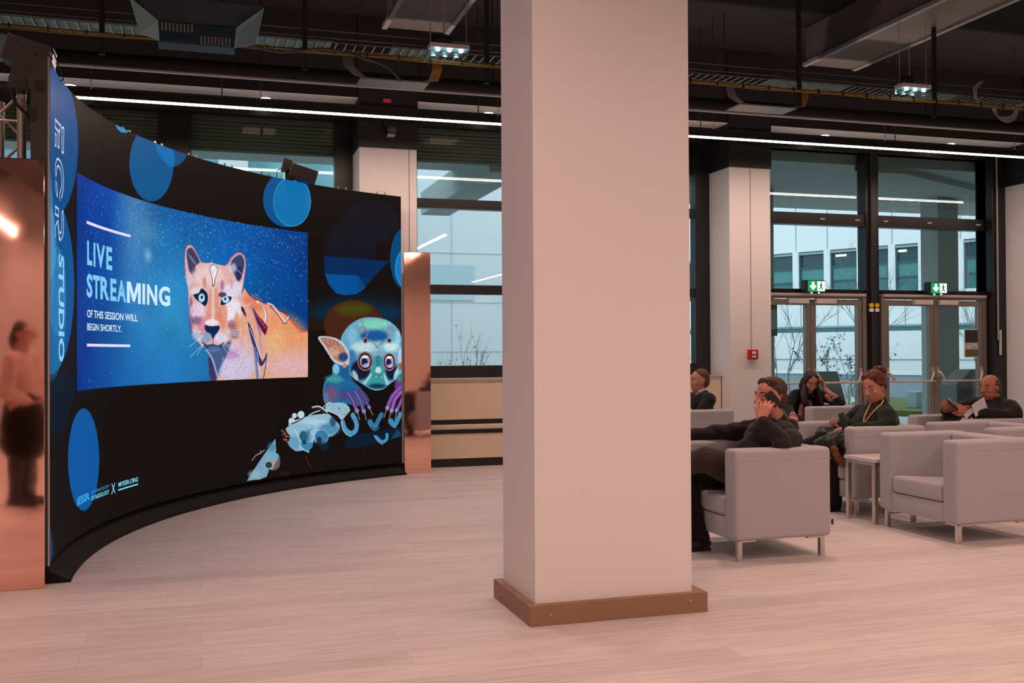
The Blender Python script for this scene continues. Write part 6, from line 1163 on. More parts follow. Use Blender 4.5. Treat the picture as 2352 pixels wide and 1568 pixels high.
def face_parts(t, M, body, brow=(60, 35, 25), lip=(150, 80, 75), closed=False):
    P = lambda *a: M @ V(a); R3 = M.to_3x3().to_4x4(); sc = M.to_scale().x
    for s in (-1, 1):
        e = MB(); e.ell(P(.0705, s*.030, .008), (.0105, .0125, .0075 if not closed else .0095), R3)
        ob = e.build('eye', mat('eye_white', (.55, .5, .48), .25) if not closed else mat('eyelid', srgb(150, 100, 85), .5), body, smooth=True)
    q = MB()
    for s in (-1, 1):
        q.cap(P(.086, s*.014, .038), .0042*sc, P(.082, s*.034, .044), .004*sc, 8); q.cap(P(.082, s*.034, .044), .004*sc, P(.070, s*.050, .038), .0025*sc, 8)
    q.build('eyebrows', mat('brow_%d' % brow[0], srgb(*brow), .8), body, smooth=True)
    q = MB()
    for s in (-1, 1): q.ell(P(.0805, s*.030, .004), (.0035, .0085 if closed else .0060, .0022 if closed else .0055), R3)
    q.build('pupils', mat('iris_dark', (.02, .015, .012), .2), body, smooth=True)
    q = MB(); q.cap(P(.085, -.015, -.053), .0026*sc, P(.0885, 0, -.0525), .0034*sc, 8); q.cap(P(.0885, 0, -.0525), .0034*sc, P(.085, .015, -.053), .0026*sc, 8)
    q.build('lips', mat('lip_%d' % lip[0], srgb(*lip), .5), body, smooth=True)
def hand(q, w, d, n, curl=(.5, .6, .7, .8), th=1, spread=.0, sc=1.0, thumb=(.5, .5)):
    """w wrist, d towards the knuckles, n the way the palm faces; th = side the thumb leaves from"""
    w = V(w); d = V(d).normalized(); n = V(n); n = (n-d*n.dot(d)).normalized(); s = d.cross(n)
    for k in range(4):
        off = (-.030+.020*k)*sc; kn = w + d*(.088-.004*abs(k-1))*sc + s*off
        q.cap(w+s*off*.55+d*.01, .015*sc, kn, .0115*sc, 10)
        a = curl[k]; p = kn; L = (.040, .045, .042, .033)[k]*sc; r = (.0092, .0092, .0088, .0078)[k]*sc; ang = a*.7
        dd = d + s*(k-1.5)*spread
        for j in range(3):
            v = (dd.normalized()*math.cos(ang)+n*math.sin(ang)); p1 = p+v*L*(1, .68, .55)[j]; q.cap(p, r, p1, r*.9, 8); p = p1; r *= .9; ang += a*(.9, .7, 0)[j]
    b = w+d*.022*sc + s*th*(-.022)*sc
    m = b + d*.040*sc + s*th*(-.030)*sc + n*.018*thumb[0]*sc; e = m + d*.032*sc + s*th*(-.008+.02*thumb[1])*sc + n*.014*sc; f = e + d*.026*sc + s*th*(.010*thumb[1])*sc + n*.006*sc
    q.cap(b, .016*sc, m, .0125*sc, 10); q.cap(m, .0118*sc, e, .0105*sc, 8); q.cap(e, .0105*sc, f, .009*sc, 8)
def neckline(q, base, head_c, r=.052): q.cap(base, r*1.1, V(head_c)+V((0, 0, -.04)), r*.92, 14)

# ---- man on the phone in the nearest armchair
t = thing('person', 'man in dark suit leaning back in nearest armchair, phone at his ear', 'person', (3.5, 5.94, 0))
SK1 = skin('ruddy_skin', (205, 140, 118)); SUIT = cloth('charcoal_suit', (38, 34, 34)); SUIT2 = cloth('dark_shirt', (30, 31, 36)); TROU = cloth('brown_grey_trousers', (58, 48, 46))
HM = frame_M((3.585, 5.90, .978), (-1, -.14, .02), sc=1.08)
b = MB(); head_blobs(b, HM, nose=1.0)
b.chain([(3.66, 5.93, .80), (3.60, 5.91, .93)], [.066, .056]); b.cap((3.62, 5.92, .72), .10, (3.5, 5.94, .5), .12)
b.chain([(3.61, 5.77, .75), (3.59, 5.67, .73), (3.48, 5.61, .715)], [.045, .042, .036]); b.chain([(3.49, 5.61, .715), (3.45, 5.64, .79), (3.405, 5.71, .868)], [.034, .03, .027])
b.chain([(3.62, 6.10, .75), (3.50, 6.22, .735), (3.36, 6.26, .73), (3.20, 6.27, .725)], [.045, .036, .03, .026])
b.cap((3.44, 5.85, .46), .08, (3.08, 5.84, .61), .05); b.cap((3.08, 5.84, .61), .045, (2.80, 6.05, .52), .035); b.cap((3.44, 6.03, .46), .08, (3.04, 6.04, .48), .05); b.cap((3.04, 6.04, .48), .045, (3.13, 6.0, .10), .035)
hand(b, (3.402, 5.705, .862), (.42, .06, .92), (.62, .78, -.1), (.75, .8, .85, .9), th=-1, spread=.1, sc=1.05, thumb=(1.2, .2))
hand(b, (3.20, 6.27, .725), (-1, 0, -.1), (0, 0, -1), (.4, .4, .5, .5), th=1)
body = remesh(b, 'body', SK1, t, .0048, 2); face_parts(t, HM, body, (92, 52, 36), (150, 78, 76))
b = MB(); P = lambda *a: HM @ V(a); R3 = HM.to_3x3().to_4x4()
b.ell(P(-.026, 0, .060), (.093, .078, .080), R3); b.ell(P(-.052, 0, .012), (.064, .073, .080), R3); b.cap(P(.018, -.05, .105), .026, P(.018, .05, .105), .026); b.cap(P(-.018, -.072, .03), .012, P(-.02, -.070, .06), .02); b.cap(P(-.018, .072, .03), .012, P(-.02, .070, .06), .02)
rnd = random.Random(2)
for k in range(46):
    a = rnd.uniform(-.055, .055); x = rnd.uniform(-.05, .052); b.cap(P(x, a, .118-abs(a)*.25-max(0, x)*.25), .009, P(x+rnd.uniform(.0, .02), a*1.1, .131-abs(a)*.4-max(0, x)*.2+rnd.uniform(-.004, .006)), .0045, 6)
remesh(b, 'hair', mat('brown_hair', srgb(74, 46, 32), .6, bump=.8, bs=160, stretch=(1, 1, .4), var=.35, vs=60), t, .0045, 1, .0015, 120)
b = MB()
b.ell((3.58, 5.94, .70), (.13, .19, .15)); b.cap((3.62, 5.94, .60), .155, (3.47, 5.94, .50), .165); b.cap((3.63, 5.80, .765), .080, (3.63, 6.08, .765), .080); b.cap((3.70, 5.84, .80), .055, (3.70, 6.02, .80), .055)
b.chain([(3.61, 5.77, .765), (3.60, 5.67, .735), (3.48, 5.60, .715)], [.078, .072, .062]); b.chain([(3.49, 5.60, .715), (3.45, 5.63, .79), (3.412, 5.695, .850)], [.062, .052, .042])
b.chain([(3.62, 6.10, .765), (3.50, 6.22, .745), (3.36, 6.26, .735), (3.19, 6.27, .725)], [.078, .062, .052, .040])
b.chain([(3.66, 5.87, .85), (3.61, 5.845, .80), (3.53, 5.86, .68), (3.45, 5.88, .58)], [.020, .022, .020, .016]); b.chain([(3.67, 5.87, .855), (3.70, 5.93, .86), (3.67, 5.99, .855)], [.018, .020, .018])
remesh(b, 'jacket', SUIT, t, .006, 2, .0055, 34)
b = MB(); b.ell((3.47, 5.93, .60), (.135, .13, .13)); b.cap((3.53, 5.92, .74), .075, (3.48, 5.93, .62), .11); b.cap((3.60, 5.91, .82), .05, (3.55, 5.91, .76), .06)
remesh(b, 'shirt', SUIT2, t, .007, 4, .003, 30)
b = MB(); b.chain([(3.50, 5.86, .46), (3.30, 5.845, .52), (3.085, 5.84, .605)], [.125, .11, .085]); b.chain([(3.085, 5.84, .605), (2.95, 5.93, .56), (2.80, 6.05, .52)], [.082, .066, .055]); b.ell((3.50, 5.94, .48), (.13, .17, .085))
remesh(b, 'trousers', TROU, t, .007, 4, .003, 22)
b = MB(); b.chain([(3.46, 6.03, .48), (3.06, 6.04, .47)], [.10, .08]); b.chain([(3.06, 6.04, .47), (3.06, 6.0, .30), (3.105, 5.98, .10)], [.078, .068, .062]); b.cap((3.09, 5.985, .16), .066, (3.11, 5.98, .075), .068)
remesh(b, 'shaded_trouser_leg', cloth('black_and_shaded_trousers', (20, 18, 19)), t, .007, 3, .003, 22)  # same trousers as the near leg; its shade is put into the colour
b = MB(); b.ell((3.06, 5.97, .045), (.13, .048, .042)); b.cap((3.13, 5.97, .04), .036, (3.10, 5.97, .09), .04); b.box(2.94, 3.17, 5.935, 6.005, .0, .018)
remesh(b, 'shoe', mat('black_leather', (.012, .011, .011), .35), t, .006, 2)
ph = thing('mobile_phone', 'black mobile phone held to the ear of the man in the dark suit', 'phone', (3.555, 5.795, .985), rz=0)
Mp = Matrix.Translation((3.545, 5.795, .985)) @ Matrix.Rotation(R_(-24), 4, 'Z') @ Matrix.Rotation(R_(-40), 4, 'Y')
MB().box(-.029, .029, -.005, .005, -.052, .052, Mp).build('case', mat('phone_black', (.01, .01, .011), .3), ph, bevel=.004)
MB().box(-.020, -.008, -.0065, -.0045, .030, .042, Mp).build('camera_lens', mat('lens_black', (.03, .03, .035), .1), ph)

# ---- woman in the green sweater
t = thing('person', 'woman in dark green sweater with lanyard and auburn bun, looking at her phone', 'person', (5.36, 7.2, 0))
SK2 = skin('fair_skin', (206, 146, 122)); GREEN = cloth('bottle_green_knit', (16, 36, 26), bump=.0) if False else cloth('bottle_green_knit', (18, 38, 28))
HM = frame_M((5.362, 7.20, .985), (-1, -.36, -.38), sc=1.08); P = lambda *a: HM @ V(a); R3 = HM.to_3x3().to_4x4()
b = MB(); head_blobs(b, HM, full=1, nose=.98, jaw=1.1)
b.chain([(5.40, 7.2, .82), (5.385, 7.2, .93)], [.064, .062]); b.cap((5.37, 7.2, .68), .11, (5.36, 7.2, .5), .14)
b.chain([(5.34, 7.0, .74), (5.31, 6.95, .69), (5.22, 6.94, .66)], [.05, .045, .04]); b.cap((5.25, 6.94, .66), .036, (5.03, 7.0, .665), .028); b.cap((5.38, 7.38, .74), .045, (5.28, 7.45, .67), .04); b.cap((5.28, 7.45, .66), .038, (5.05, 7.28, .665), .028)
b.cap((5.30, 7.1, .48), .08, (4.92, 7.08, .50), .055); b.cap((4.92, 7.08, .5), .05, (4.86, 7.08, .08), .035); b.cap((5.30, 7.3, .48), .08, (4.90, 7.26, .54), .055); b.cap((4.90, 7.26, .54), .045, (4.62, 7.2, .40), .035)
hand(b, (5.03, 7.0, .670), (-1, .25, -.02), (0, .2, -1), (.25, .3, .3, .4), th=-1, sc=.98); hand(b, (5.05, 7.28, .672), (-.8, -.5, .1), (.2, -.6, .7), (.7, .8, .9, 1), th=1, sc=.95)
body = remesh(b, 'body', SK2, t, .005, 2); face_parts(t, HM, body, (110, 66, 46), (176, 96, 92), closed=True)
b = MB(); b.ell(P(-.020, 0, .056), (.094, .080, .082), R3); b.ell(P(-.055, 0, .01), (.062, .074, .075), R3); b.cap(P(.030, -.05, .10), .02, P(.030, .05, .10), .02); b.cap(P(.02, -.066, .045), .016, P(-.02, -.074, .02), .022); b.cap(P(.02, .066, .045), .016, P(-.02, .074, .02), .022)
rnd = random.Random(5); Bn = P(-.105, -.005, .075)
for k in range(16): a = rnd.uniform(0, 6.28); c = Bn + V((rnd.uniform(-.03, .03), rnd.uniform(-.035, .035), rnd.uniform(-.05, .045))); b.ell(c, rnd.uniform(.020, .032))
b.ell(P(-.13, -.01, .01), .036); b.ell(P(-.125, -.01, -.03), .028)
for k in range(10): c = Bn+V((rnd.uniform(-.05, .05), rnd.uniform(-.05, .05), rnd.uniform(-.06, .06))); b.tube([c, c+V((.015, rnd.uniform(-.02, .02), .02)), c+V((.03, 0, -.01))], .004, 5)
remesh(b, 'hair', mat('auburn_hair', srgb(92, 40, 22), .5, bump=.9, bs=150, var=.5, vs=50), t, .005, 1, .002, 110)
b = MB(); b.ell((5.385, 7.2, .69), (.150, .225, .175)); b.ell((5.33, 7.2, .66), (.14, .20, .15)); b.cap((5.41, 7.2, .80), .095, (5.405, 7.2, .86), .073); b.cap((5.36, 7.2, .55), .17, (5.33, 7.2, .47), .18); b.cap((5.36, 7.04, .765), .080, (5.36, 7.36, .765), .080); b.cap((5.41, 7.12, .80), .06, (5.41, 7.28, .80), .06); b.cap((5.33, 7.10, .65), .10, (5.33, 7.30, .65), .10)
b.chain([(5.34, 7.0, .755), (5.31, 6.95, .70), (5.22, 6.94, .670), (5.05, 6.995, .670)], [.078, .072, .062, .044]); b.chain([(5.38, 7.40, .755), (5.28, 7.45, .675), (5.07, 7.29, .668)], [.085, .066, .044])
sweater = remesh(b, 'sweater', GREEN, t, .007, 4, .003, 24)
BT = cloth('black_and_shaded_trousers', (20, 18, 19))
b = MB(); b.chain([(5.32, 7.1, .47), (4.92, 7.08, .50)], [.12, .085]); b.chain([(4.92, 7.08, .5), (4.90, 7.08, .28), (4.875, 7.08, .06)], [.085, .075, .070]); b.chain([(5.32, 7.3, .47), (4.90, 7.26, .545)], [.12, .085]); b.chain([(4.90, 7.26, .545), (4.74, 7.28, .50), (4.60, 7.22, .40)], [.082, .062, .055])
remesh(b, 'trousers', BT, t, .008, 3, .003, 22)
b = MB(); b.ell((4.83, 7.08, .042), (.12, .045, .04)); b.box(4.73, 4.93, 7.045, 7.115, 0, .016); b.ell((4.55, 7.2, .38), (.10, .045, .05)); remesh(b, 'shoe', mat('black_leather', (.012, .011, .011), .35), t, .007, 2)
def on_surface(ob, pts, off, step=.02):
    """lay a line on the cloth: every point moved to the nearest place on the garment"""
    o0 = V(t.location); out = []
    for a_, c_ in zip(pts, pts[1:]):
        a_, c_ = V(a_), V(c_); n = max(1, int((c_-a_).length/step))
        for i in range(n): out.append(a_.lerp(c_, i/n))
    out.append(V(pts[-1])); res = []
    for p in out:
        ok, loc, nor, _ = ob.closest_point_on_mesh(p-o0); res.append(loc+nor*off+o0)
    for _ in range(6): res = [res[0]]+[(res[i-1]+res[i]*2+res[i+1])/4 for i in range(1, len(res)-1)]+[res[-1]]
    return res
b = MB(); b.tube(on_surface(sweater, [(5.39, 7.09, .90), (5.31, 7.08, .84), (5.23, 7.09, .77), (5.15, 7.10, .70)], .008), .0055, 6); b.tube(on_surface(sweater, [(5.33, 7.19, .88), (5.24, 7.15, .79), (5.15, 7.11, .70)], .008), .0055, 6)
b.build('lanyard', mat('orange_lanyard', srgb(222, 160, 118), .6), t, smooth=True)
br_ = on_surface(sweater, [(5.15, 7.105, .70), (5.15, 7.105, .699)], .008)[0]; b = MB(); b.ell(br_, (.010, .012, .012)); b.build('badge_reel', mat('reel_white', (.7, .66, .66), .3), t, smooth=True)
ph = thing('mobile_phone', 'dark mobile phone in the hands of the woman in the green sweater', 'phone', (4.925, 7.13, .69))
Mp = Matrix.Translation((4.935, 7.02, .725)) @ Matrix.Rotation(R_(24), 4, 'Z') @ Matrix.Rotation(R_(-9), 4, 'Y') @ Matrix.Rotation(R_(-12), 4, 'X')
MB().box(-.036, .036, -.005, .005, -.07, .07, Mp).build('case', mat('phone_black', (.01, .01, .011), .3), ph, bevel=.004)
MB().box(-.032, .032, -.0062, -.0048, -.064, .064, Mp).build('glass', mat('phone_glass', (.03, .045, .055), .15), ph)
t = thing('coat', 'black padded coat with brown fur trim on the lap of the woman in green', 'coat', (5.0, 7.0, .4))
b = MB(); b.chain([(5.18, 6.99, .56), (5.0, 7.0, .60), (4.86, 7.02, .58), (4.76, 7.10, .54)], [.07, .075, .075, .05]); b.chain([(4.98, 6.98, .58), (4.93, 6.955, .50), (4.92, 6.95, .42)], [.07, .07, .05]); b.chain([(5.04, 6.97, .55), (4.99, 6.95, .45), (4.96, 6.95, .38)], [.06, .055, .04]); b.chain([(5.1, 7.2, .60), (4.88, 7.2, .61)], [.06, .07]); b.cap((4.82, 7.0, .56), .06, (4.80, 7.02, .45), .045)
remesh(b, 'padded_shell', mat('black_nylon', (.010, .010, .010), .4, bump=.5, bs=18), t, .007, 3, .006, 34)
b = MB(); rnd = random.Random(9); fp = [V((4.80, 6.955, .52)), V((4.815, 6.945, .47)), V((4.85, 6.94, .42)), V((4.90, 6.935, .385)), V((4.96, 6.935, .375))]
for k in range(len(fp)-1): b.cap(fp[k], .026, fp[k+1], .026)
fur = remesh(b, 'fur_trim', mat('brown_fur', srgb(128, 80, 46), .8, var=.5, vs=60), t, .006, 1)
b = MB()
for k in range(900):
    i = rnd.randrange(len(fp)-1); c = fp[i].lerp(fp[i+1], rnd.random()); n_ = V((rnd.gauss(0, 1), rnd.gauss(-.3, 1), rnd.gauss(0, 1))).normalized(); s_ = n_.cross(V((rnd.random(), rnd.random(), rnd.random()))).normalized()*.0018
    a_ = c+n_*.02; e_ = c+n_*rnd.uniform(.040, .052)+V((0, 0, -.008)); b.add([a_-s_, a_+s_, e_], [(0, 1, 2)])
hr = b.build('fur_hairs', mat('brown_fur', (0, 0, 0)), fur); hr['kind'] = 'stuff'

# ---- older balding man
t = thing('person', 'older balding man in black jacket reading his phone, papers in his hand', 'person', (6.9, 7.6, 0))
SK3 = skin('tanned_skin', (184, 120, 92)); JK = cloth('black_jacket', (30, 28, 29))
HM = frame_M((6.905, 7.60, .940), (-1, -.22, -.10), sc=1.0); P = lambda *a: HM @ V(a); R3 = HM.to_3x3().to_4x4()
b = MB(); head_blobs(b, HM, full=.5, nose=1.06)
b.chain([(6.97, 7.6, .78), (6.93, 7.6, .88)], [.07, .062]); b.cap((6.93, 7.6, .68), .11, (6.88, 7.6, .5), .14); b.chain([(6.94, 7.42, .75), (6.91, 7.34, .72), (6.83, 7.32, .71)], [.05, .045, .04]); b.cap((6.84, 7.32, .71), .038, (6.50, 7.40, .735), .028); b.cap((6.95, 7.80, .77), .05, (6.62, 7.80, .72), .042); b.cap((6.62, 7.80, .72), .038, (6.40, 7.58, .755), .028)
b.cap((6.82, 7.5, .47), .09, (6.36, 7.5, .52), .06); b.cap((6.36, 7.5, .52), .05, (6.22, 7.5, .10), .035); b.cap((6.82, 7.7, .47), .09, (6.36, 7.7, .52), .06); b.cap((6.36, 7.7, .52), .05, (6.22, 7.7, .10), .035)
hand(b, (6.50, 7.40, .735), (-.8, .35, .42), (.1, .8, -.3), (.5, .7, .9, 1.0), th=-1, sc=1.08, spread=.1); hand(b, (6.40, 7.58, .750), (-.65, -.6, .45), (.3, -.3, .7), (.9, 1, 1.1, 1.1), th=1, sc=1.05)
body = remesh(b, 'body', SK3, t, .005, 2); face_parts(t, HM, body, (70, 55, 48), (140, 80, 72), closed=True)
b = MB(); b.ell(P(-.066, 0, .012), (.050, .070, .070), R3)
for s in (-1, 1): b.ell(P(-.032, s*.060, .040), (.052, .022, .044), R3); b.ell(P(-.05, s*.055, -.02), (.035, .022, .035), R3)
remesh(b, 'hair', mat('grey_hair', srgb(86, 76, 70), .7, bump=.8, bs=140, var=.3, vs=70), t, .005, 1, .001, 120)
b = MB(); b.ell((6.93, 7.6, .67), (.155, .22, .17)); b.cap((6.96, 7.6, .55), .18, (6.86, 7.6, .47), .17); b.cap((6.96, 7.43, .765), .084, (6.96, 7.77, .765), .084); b.cap((6.97, 7.52, .81), .06, (6.97, 7.68, .81), .06)
b.chain([(6.95, 7.40, .765), (6.92, 7.33, .72), (6.85, 7.32, .705), (6.68, 7.35, .72), (6.53, 7.395, .735)], [.086, .078, .066, .058, .050]); b.chain([(6.97, 7.80, .775), (6.80, 7.84, .75), (6.62, 7.80, .72), (6.43, 7.61, .75)], [.085, .072, .062, .048])
b.chain([(6.92, 7.53, .845), (6.97, 7.54, .855), (7.0, 7.6, .86), (6.96, 7.67, .855)], [.02]*4)
remesh(b, 'jacket', JK, t, .007, 4, .0045, 24)
b = MB()
for y in (7.5, 7.7): b.chain([(6.86, y, .48), (6.36, y, .53)], [.13, .095]); b.chain([(6.36, y, .53), (6.27, y, .3), (6.22, y, .08)], [.09, .075, .07])
b.chain([(6.45, 7.42, .60), (6.30, 7.42, .58), (6.22, 7.45, .50)], [.07, .07, .06]); remesh(b, 'trousers', cloth('dark_olive_trousers', (34, 31, 28)), t, .009, 3, .005, 20)
b = MB()
for y in (7.5, 7.7): b.ell((6.17, y, .042), (.13, .045, .04)); b.box(6.06, 6.28, y-.035, y+.035, 0, .016)
remesh(b, 'shoe', mat('black_leather', (0, 0, 0)), t, .008, 2)
ph = thing('mobile_phone', 'black mobile phone held by the older balding man', 'phone', (6.33, 7.45, .82))
Mp = Matrix.Translation((6.345, 7.44, .828)) @ Matrix.Rotation(R_(-52), 4, 'Y') @ Matrix.Rotation(R_(52), 4, 'Z')
MB().box(-.037, .037, -.005, .005, -.078, .078, Mp).build('case', mat('phone_black', (0, 0, 0)), ph, bevel=.004)
MB().box(-.033, .033, -.0062, -.0048, -.070, .070, Mp).build('glass', mat('phone_glass', (0, 0, 0)), ph)
pp = thing('paper_sheets', 'white paper sheets tucked in the hand of the older balding man', 'papers', (6.52, 7.36, .72))
def sheet(c, yaw, pit, rol, w, h, name, m_, parent):
    Ms = Matrix.Translation(c) @ Matrix.Rotation(R_(yaw), 4, 'Z') @ Matrix.Rotation(R_(rol), 4, 'Y') @ Matrix.Rotation(R_(pit), 4, 'X'); q = MB(); n = 8; vs = []; fs = []
    for i in range(n+1):
        for j in (-1, 1): vs.append(Ms @ V((-w/2+w*i/n, .008*math.sin(i/n*3.1), j*h/2)))
    vs += [v+V((0, .0008, 0)) for v in vs]; k = 2*(n+1)
    for i in range(n): fs += [(2*i, 2*i+1, 2*i+3, 2*i+2), (k+2*i, k+2*i+2, k+2*i+3, k+2*i+1)]
    q.add(vs, fs); return q.build(name, m_, parent)
PW = mat('white_paper', (.72, .68, .74), .6)
sheet((6.555, 7.335, .790), 8, 0, -24, .17, .115, 'sheet', PW, pp); sheet((6.44, 7.335, .735), 5, 0, -35, .11, .05, 'sheet', PW, pp); sheet((6.47, 7.315, .655), 5, 10, -55, .05, .12, 'sheet', PW, pp); sheet((6.40, 7.34, .665), 5, 10, 20, .09, .06, 'sheet', PW, pp)
sheet((6.475, 7.345, .772), 8, 0, 30, .04, .10, 'dark_card', mat('dark_card', (.03, .03, .028), .4), pp)

# ---- long haired woman leaning on the armchair
t = thing('person', 'woman with long dark hair in black blazer, head propped on her hand', 'person', (6.5, 9.95, 0))
SK4 = skin('warm_skin', (196, 138, 116)); BL = cloth('black_blazer', (16, 15, 17))
HM = frame_M((6.52, 9.88, .935), (-.22, -1, -.55), roll=-.10, sc=1.0); P = lambda *a: HM @ V(a); R3 = HM.to_3x3().to_4x4()
b = MB(); head_blobs(b, HM, nose=.95, jaw=.86); b.chain([(6.56, 10.02, .80), (6.53, 9.93, .90)], [.055, .048]); b.cap((6.55, 10.02, .70), .10, (6.55, 10.1, .50), .12)
b.cap((6.40, 10.0, .80), .045, (6.22, 9.86, .66), .04); b.cap((6.22, 9.86, .66), .034, (6.13, 9.62, .59), .025); b.cap((6.74, 9.98, .79), .045, (6.71, 9.60, .715), .04); b.cap((6.71, 9.60, .715), .033, (6.625, 9.74, .865), .024)
b.cap((6.5, 10.05, .47), .09, (6.25, 9.75, .48), .06); b.cap((6.62, 10.05, .47), .09, (6.35, 9.7, .48), .06); b.cap((6.25, 9.75, .48), .05, (6.15, 9.72, .08), .035); b.cap((6.35, 9.7, .48), .05, (6.10, 9.60, .08), .035)
hand(b, (6.625, 9.74, .865), (-.1, .35, 1), (-.9, .3, .2), (.5, .6, .7, .8), th=1, sc=.92); hand(b, (6.13, 9.62, .59), (-.3, -1, -.3), (0, 0, -1), (.4, .5, .6, .6), th=1, sc=.9)
body = remesh(b, 'body', SK4, t, .005, 2); face_parts(t, HM, body, (40, 24, 20), (160, 80, 80), closed=True)
b = MB(); b.ell(P(-.022, 0, .055), (.092, .080, .080), R3); b.ell(P(-.05, 0, 0), (.062, .076, .08), R3)
for s in (-1, 1):
    b.chain([P(.035, s*.040, .105), P(.035, s*.068, .045), P(.015, s*.078, -.02)], [.018, .017, .022]); b.chain([P(-.02, s*.07, .02), P(-.01, s*.082, -.06)], [.035, .032])
b.ell((6.54, 9.96, .84), (.105, .05, .12)); b.ell((6.44, 9.87, .78), (.05, .045, .12)); b.ell((6.62, 9.88, .78), (.045, .045, .10)); b.chain([(6.435, 9.86, .89), (6.405, 9.83, .80), (6.40, 9.80, .72), (6.43, 9.79, .65)], [.032, .042, .040, .022]); b.chain([(6.60, 9.86, .88), (6.61, 9.84, .80), (6.62, 9.81, .70)], [.026, .034, .026])
remesh(b, 'hair', mat('dark_brown_hair', srgb(40, 22, 18), .45, bump=.9, bs=120, var=.5, vs=30, stretch=(1, 1, .2)), t, .0055, 1, .002, 100)
b = MB(); b.ell((6.56, 10.02, .66), (.19, .12, .18)); b.cap((6.55, 10.04, .55), .15, (6.55, 10.08, .46), .16); b.cap((6.42, 10.0, .80), .062, (6.72, 9.98, .79), .062)
b.chain([(6.40, 10.0, .795), (6.30, 9.93, .73), (6.22, 9.86, .66), (6.14, 9.66, .605)], [.065, .060, .056, .040]); b.chain([(6.74, 9.98, .785), (6.75, 9.80, .74), (6.715, 9.60, .715)], [.065, .058, .052]); b.cap((6.715, 9.60, .715), .05, (6.695, 9.635, .755), .046)
remesh(b, 'blazer', BL, t, .007, 3, .003, 24)
b = MB(); b.cap((6.69, 9.635, .765), .038, (6.665, 9.675, .80), .035); STR = mat('striped_blouse', srgb(130, 44, 50), .8)
nt = STR.node_tree; wv = nt.nodes.new('ShaderNodeTexWave'); wv.inputs['Scale'].default_value = 16; tc = nt.nodes.new('ShaderNodeTexCoord'); nt.links.new(tc.outputs['Object'], wv.inputs['Vector']); wv.bands_direction = 'DIAGONAL'
rp = nt.nodes.new('ShaderNodeValToRGB'); rp.color_ramp.interpolation = 'CONSTANT'; rp.color_ramp.elements[0].color = (*srgb(120, 34, 42), 1); rp.color_ramp.elements[1].position = .72; rp.color_ramp.elements[1].color = (*srgb(226, 190, 186), 1)
nt.links.new(wv.outputs[0], rp.inputs[0]); nt.links.new(rp.outputs[0], nt.nodes['Principled BSDF'].inputs['Base Color'])
remesh(b, 'cuff', STR, t, .006, 2); b = MB(); b.ell((6.50, 9.93, .60), (.10, .055, .16)); b.chain([(6.44, 9.88, .72), (6.39, 9.87, .62), (6.36, 9.84, .53)], [.022, .026, .03]); b.cap((6.135, 9.64, .60), .038, (6.125, 9.60, .585), .036); remesh(b, 'blouse', STR, t, .007, 2, .003, 30)
b = MB(); b.chain([(6.55, 10.08, .47), (6.25, 9.77, .49)], [.13, .08]); b.chain([(6.62, 10.08, .47), (6.35, 9.72, .49)], [.12, .08]); b.chain([(6.25, 9.77, .49), (6.15, 9.72, .06)], [.075, .05]); b.chain([(6.35, 9.72, .49), (6.10, 9.60, .06)], [.075, .05]); remesh(b, 'trousers', BT, t, .01, 3)
b = MB(); b.ell((6.12, 9.69, .04), (.06, .10, .04)); b.ell((6.07, 9.56, .04), (.06, .10, .04)); remesh(b, 'shoe', mat('black_leather', (0, 0, 0)), t, .008, 2)
b = MB()
for k in range(12): a = k/12*6.283; b.ell(V((6.638, 9.715, .842))+V((math.cos(a)*.030, math.sin(a)*.028, math.sin(a)*.01)), .006)
b.build('bracelet', mat('gold_bracelet', (.6, .5, .3), .3, .8), t, smooth=True)
b = MB(); b.ell((6.735, 9.565, .712), .009); b.ell((6.525, 9.845, .79), .006); b.build('button', mat('reel_white', (0, 0, 0)), t, smooth=True)

# ---- man partly hidden by the pillar
t = thing('person', 'man in a dark suit seen from behind at the edge of the pillar', 'person', (5.05, 9.77, 0))
HM = frame_M((5.085, 9.77, .970), (-1, .10, -.05), sc=1.02); P = lambda *a: HM @ V(a); R3 = HM.to_3x3().to_4x4()
b = MB(); head_blobs(b, HM); b.chain([(5.11, 9.77, .80), (5.09, 9.77, .91)], [.064, .056]); b.cap((5.08, 9.77, .70), .11, (5.02, 9.77, .5), .13)
b.cap((5.09, 9.58, .78), .05, (4.95, 9.52, .62), .04); b.cap((4.95, 9.52, .62), .035, (4.72, 9.62, .60), .026); b.cap((5.09, 9.96, .78), .05, (4.95, 10.02, .62), .04); b.cap((4.95, 10.02, .62), .035, (4.72, 9.92, .60), .026)
for y in (9.67, 9.87): b.cap((5.0, y, .47), .08, (4.55, y, .50), .055); b.cap((4.55, y, .50), .045, (4.45, y, .08), .035)
hand(b, (4.72, 9.62, .60), (-1, .2, -.1), (0, 0, -1), th=-1); hand(b, (4.72, 9.92, .60), (-1, -.2, -.1), (0, 0, -1), th=1)
body = remesh(b, 'body', skin('pink_skin', (200, 136, 118)), t, .006, 2); face_parts(t, HM, body)
b = MB(); b.ell(P(-.026, 0, .058), (.090, .076, .078), R3); b.ell(P(-.055, 0, .005), (.060, .070, .078), R3); remesh(b, 'hair', mat('sandy_hair', srgb(96, 62, 40), .6, bump=.8, bs=150, var=.35, vs=60), t, .005, 1, .0015, 120)
b = MB(); b.ell((5.09, 9.77, .66), (.13, .20, .17)); b.cap((5.07, 9.77, .55), .15, (5.02, 9.77, .46), .15); b.cap((5.11, 9.60, .785), .075, (5.11, 9.94, .785), .075); b.cap((5.13, 9.70, .84), .04, (5.13, 9.84, .84), .04)
for s in (-1, 1): b.chain([(5.10, 9.77+s*.19, .77), (4.95, 9.77+s*.25, .63), (4.74, 9.77+s*.16, .605)], [.072, .058, .042])
remesh(b, 'jacket', cloth('navy_black_suit', (20, 21, 25)), t, .008, 3, .003, 24)
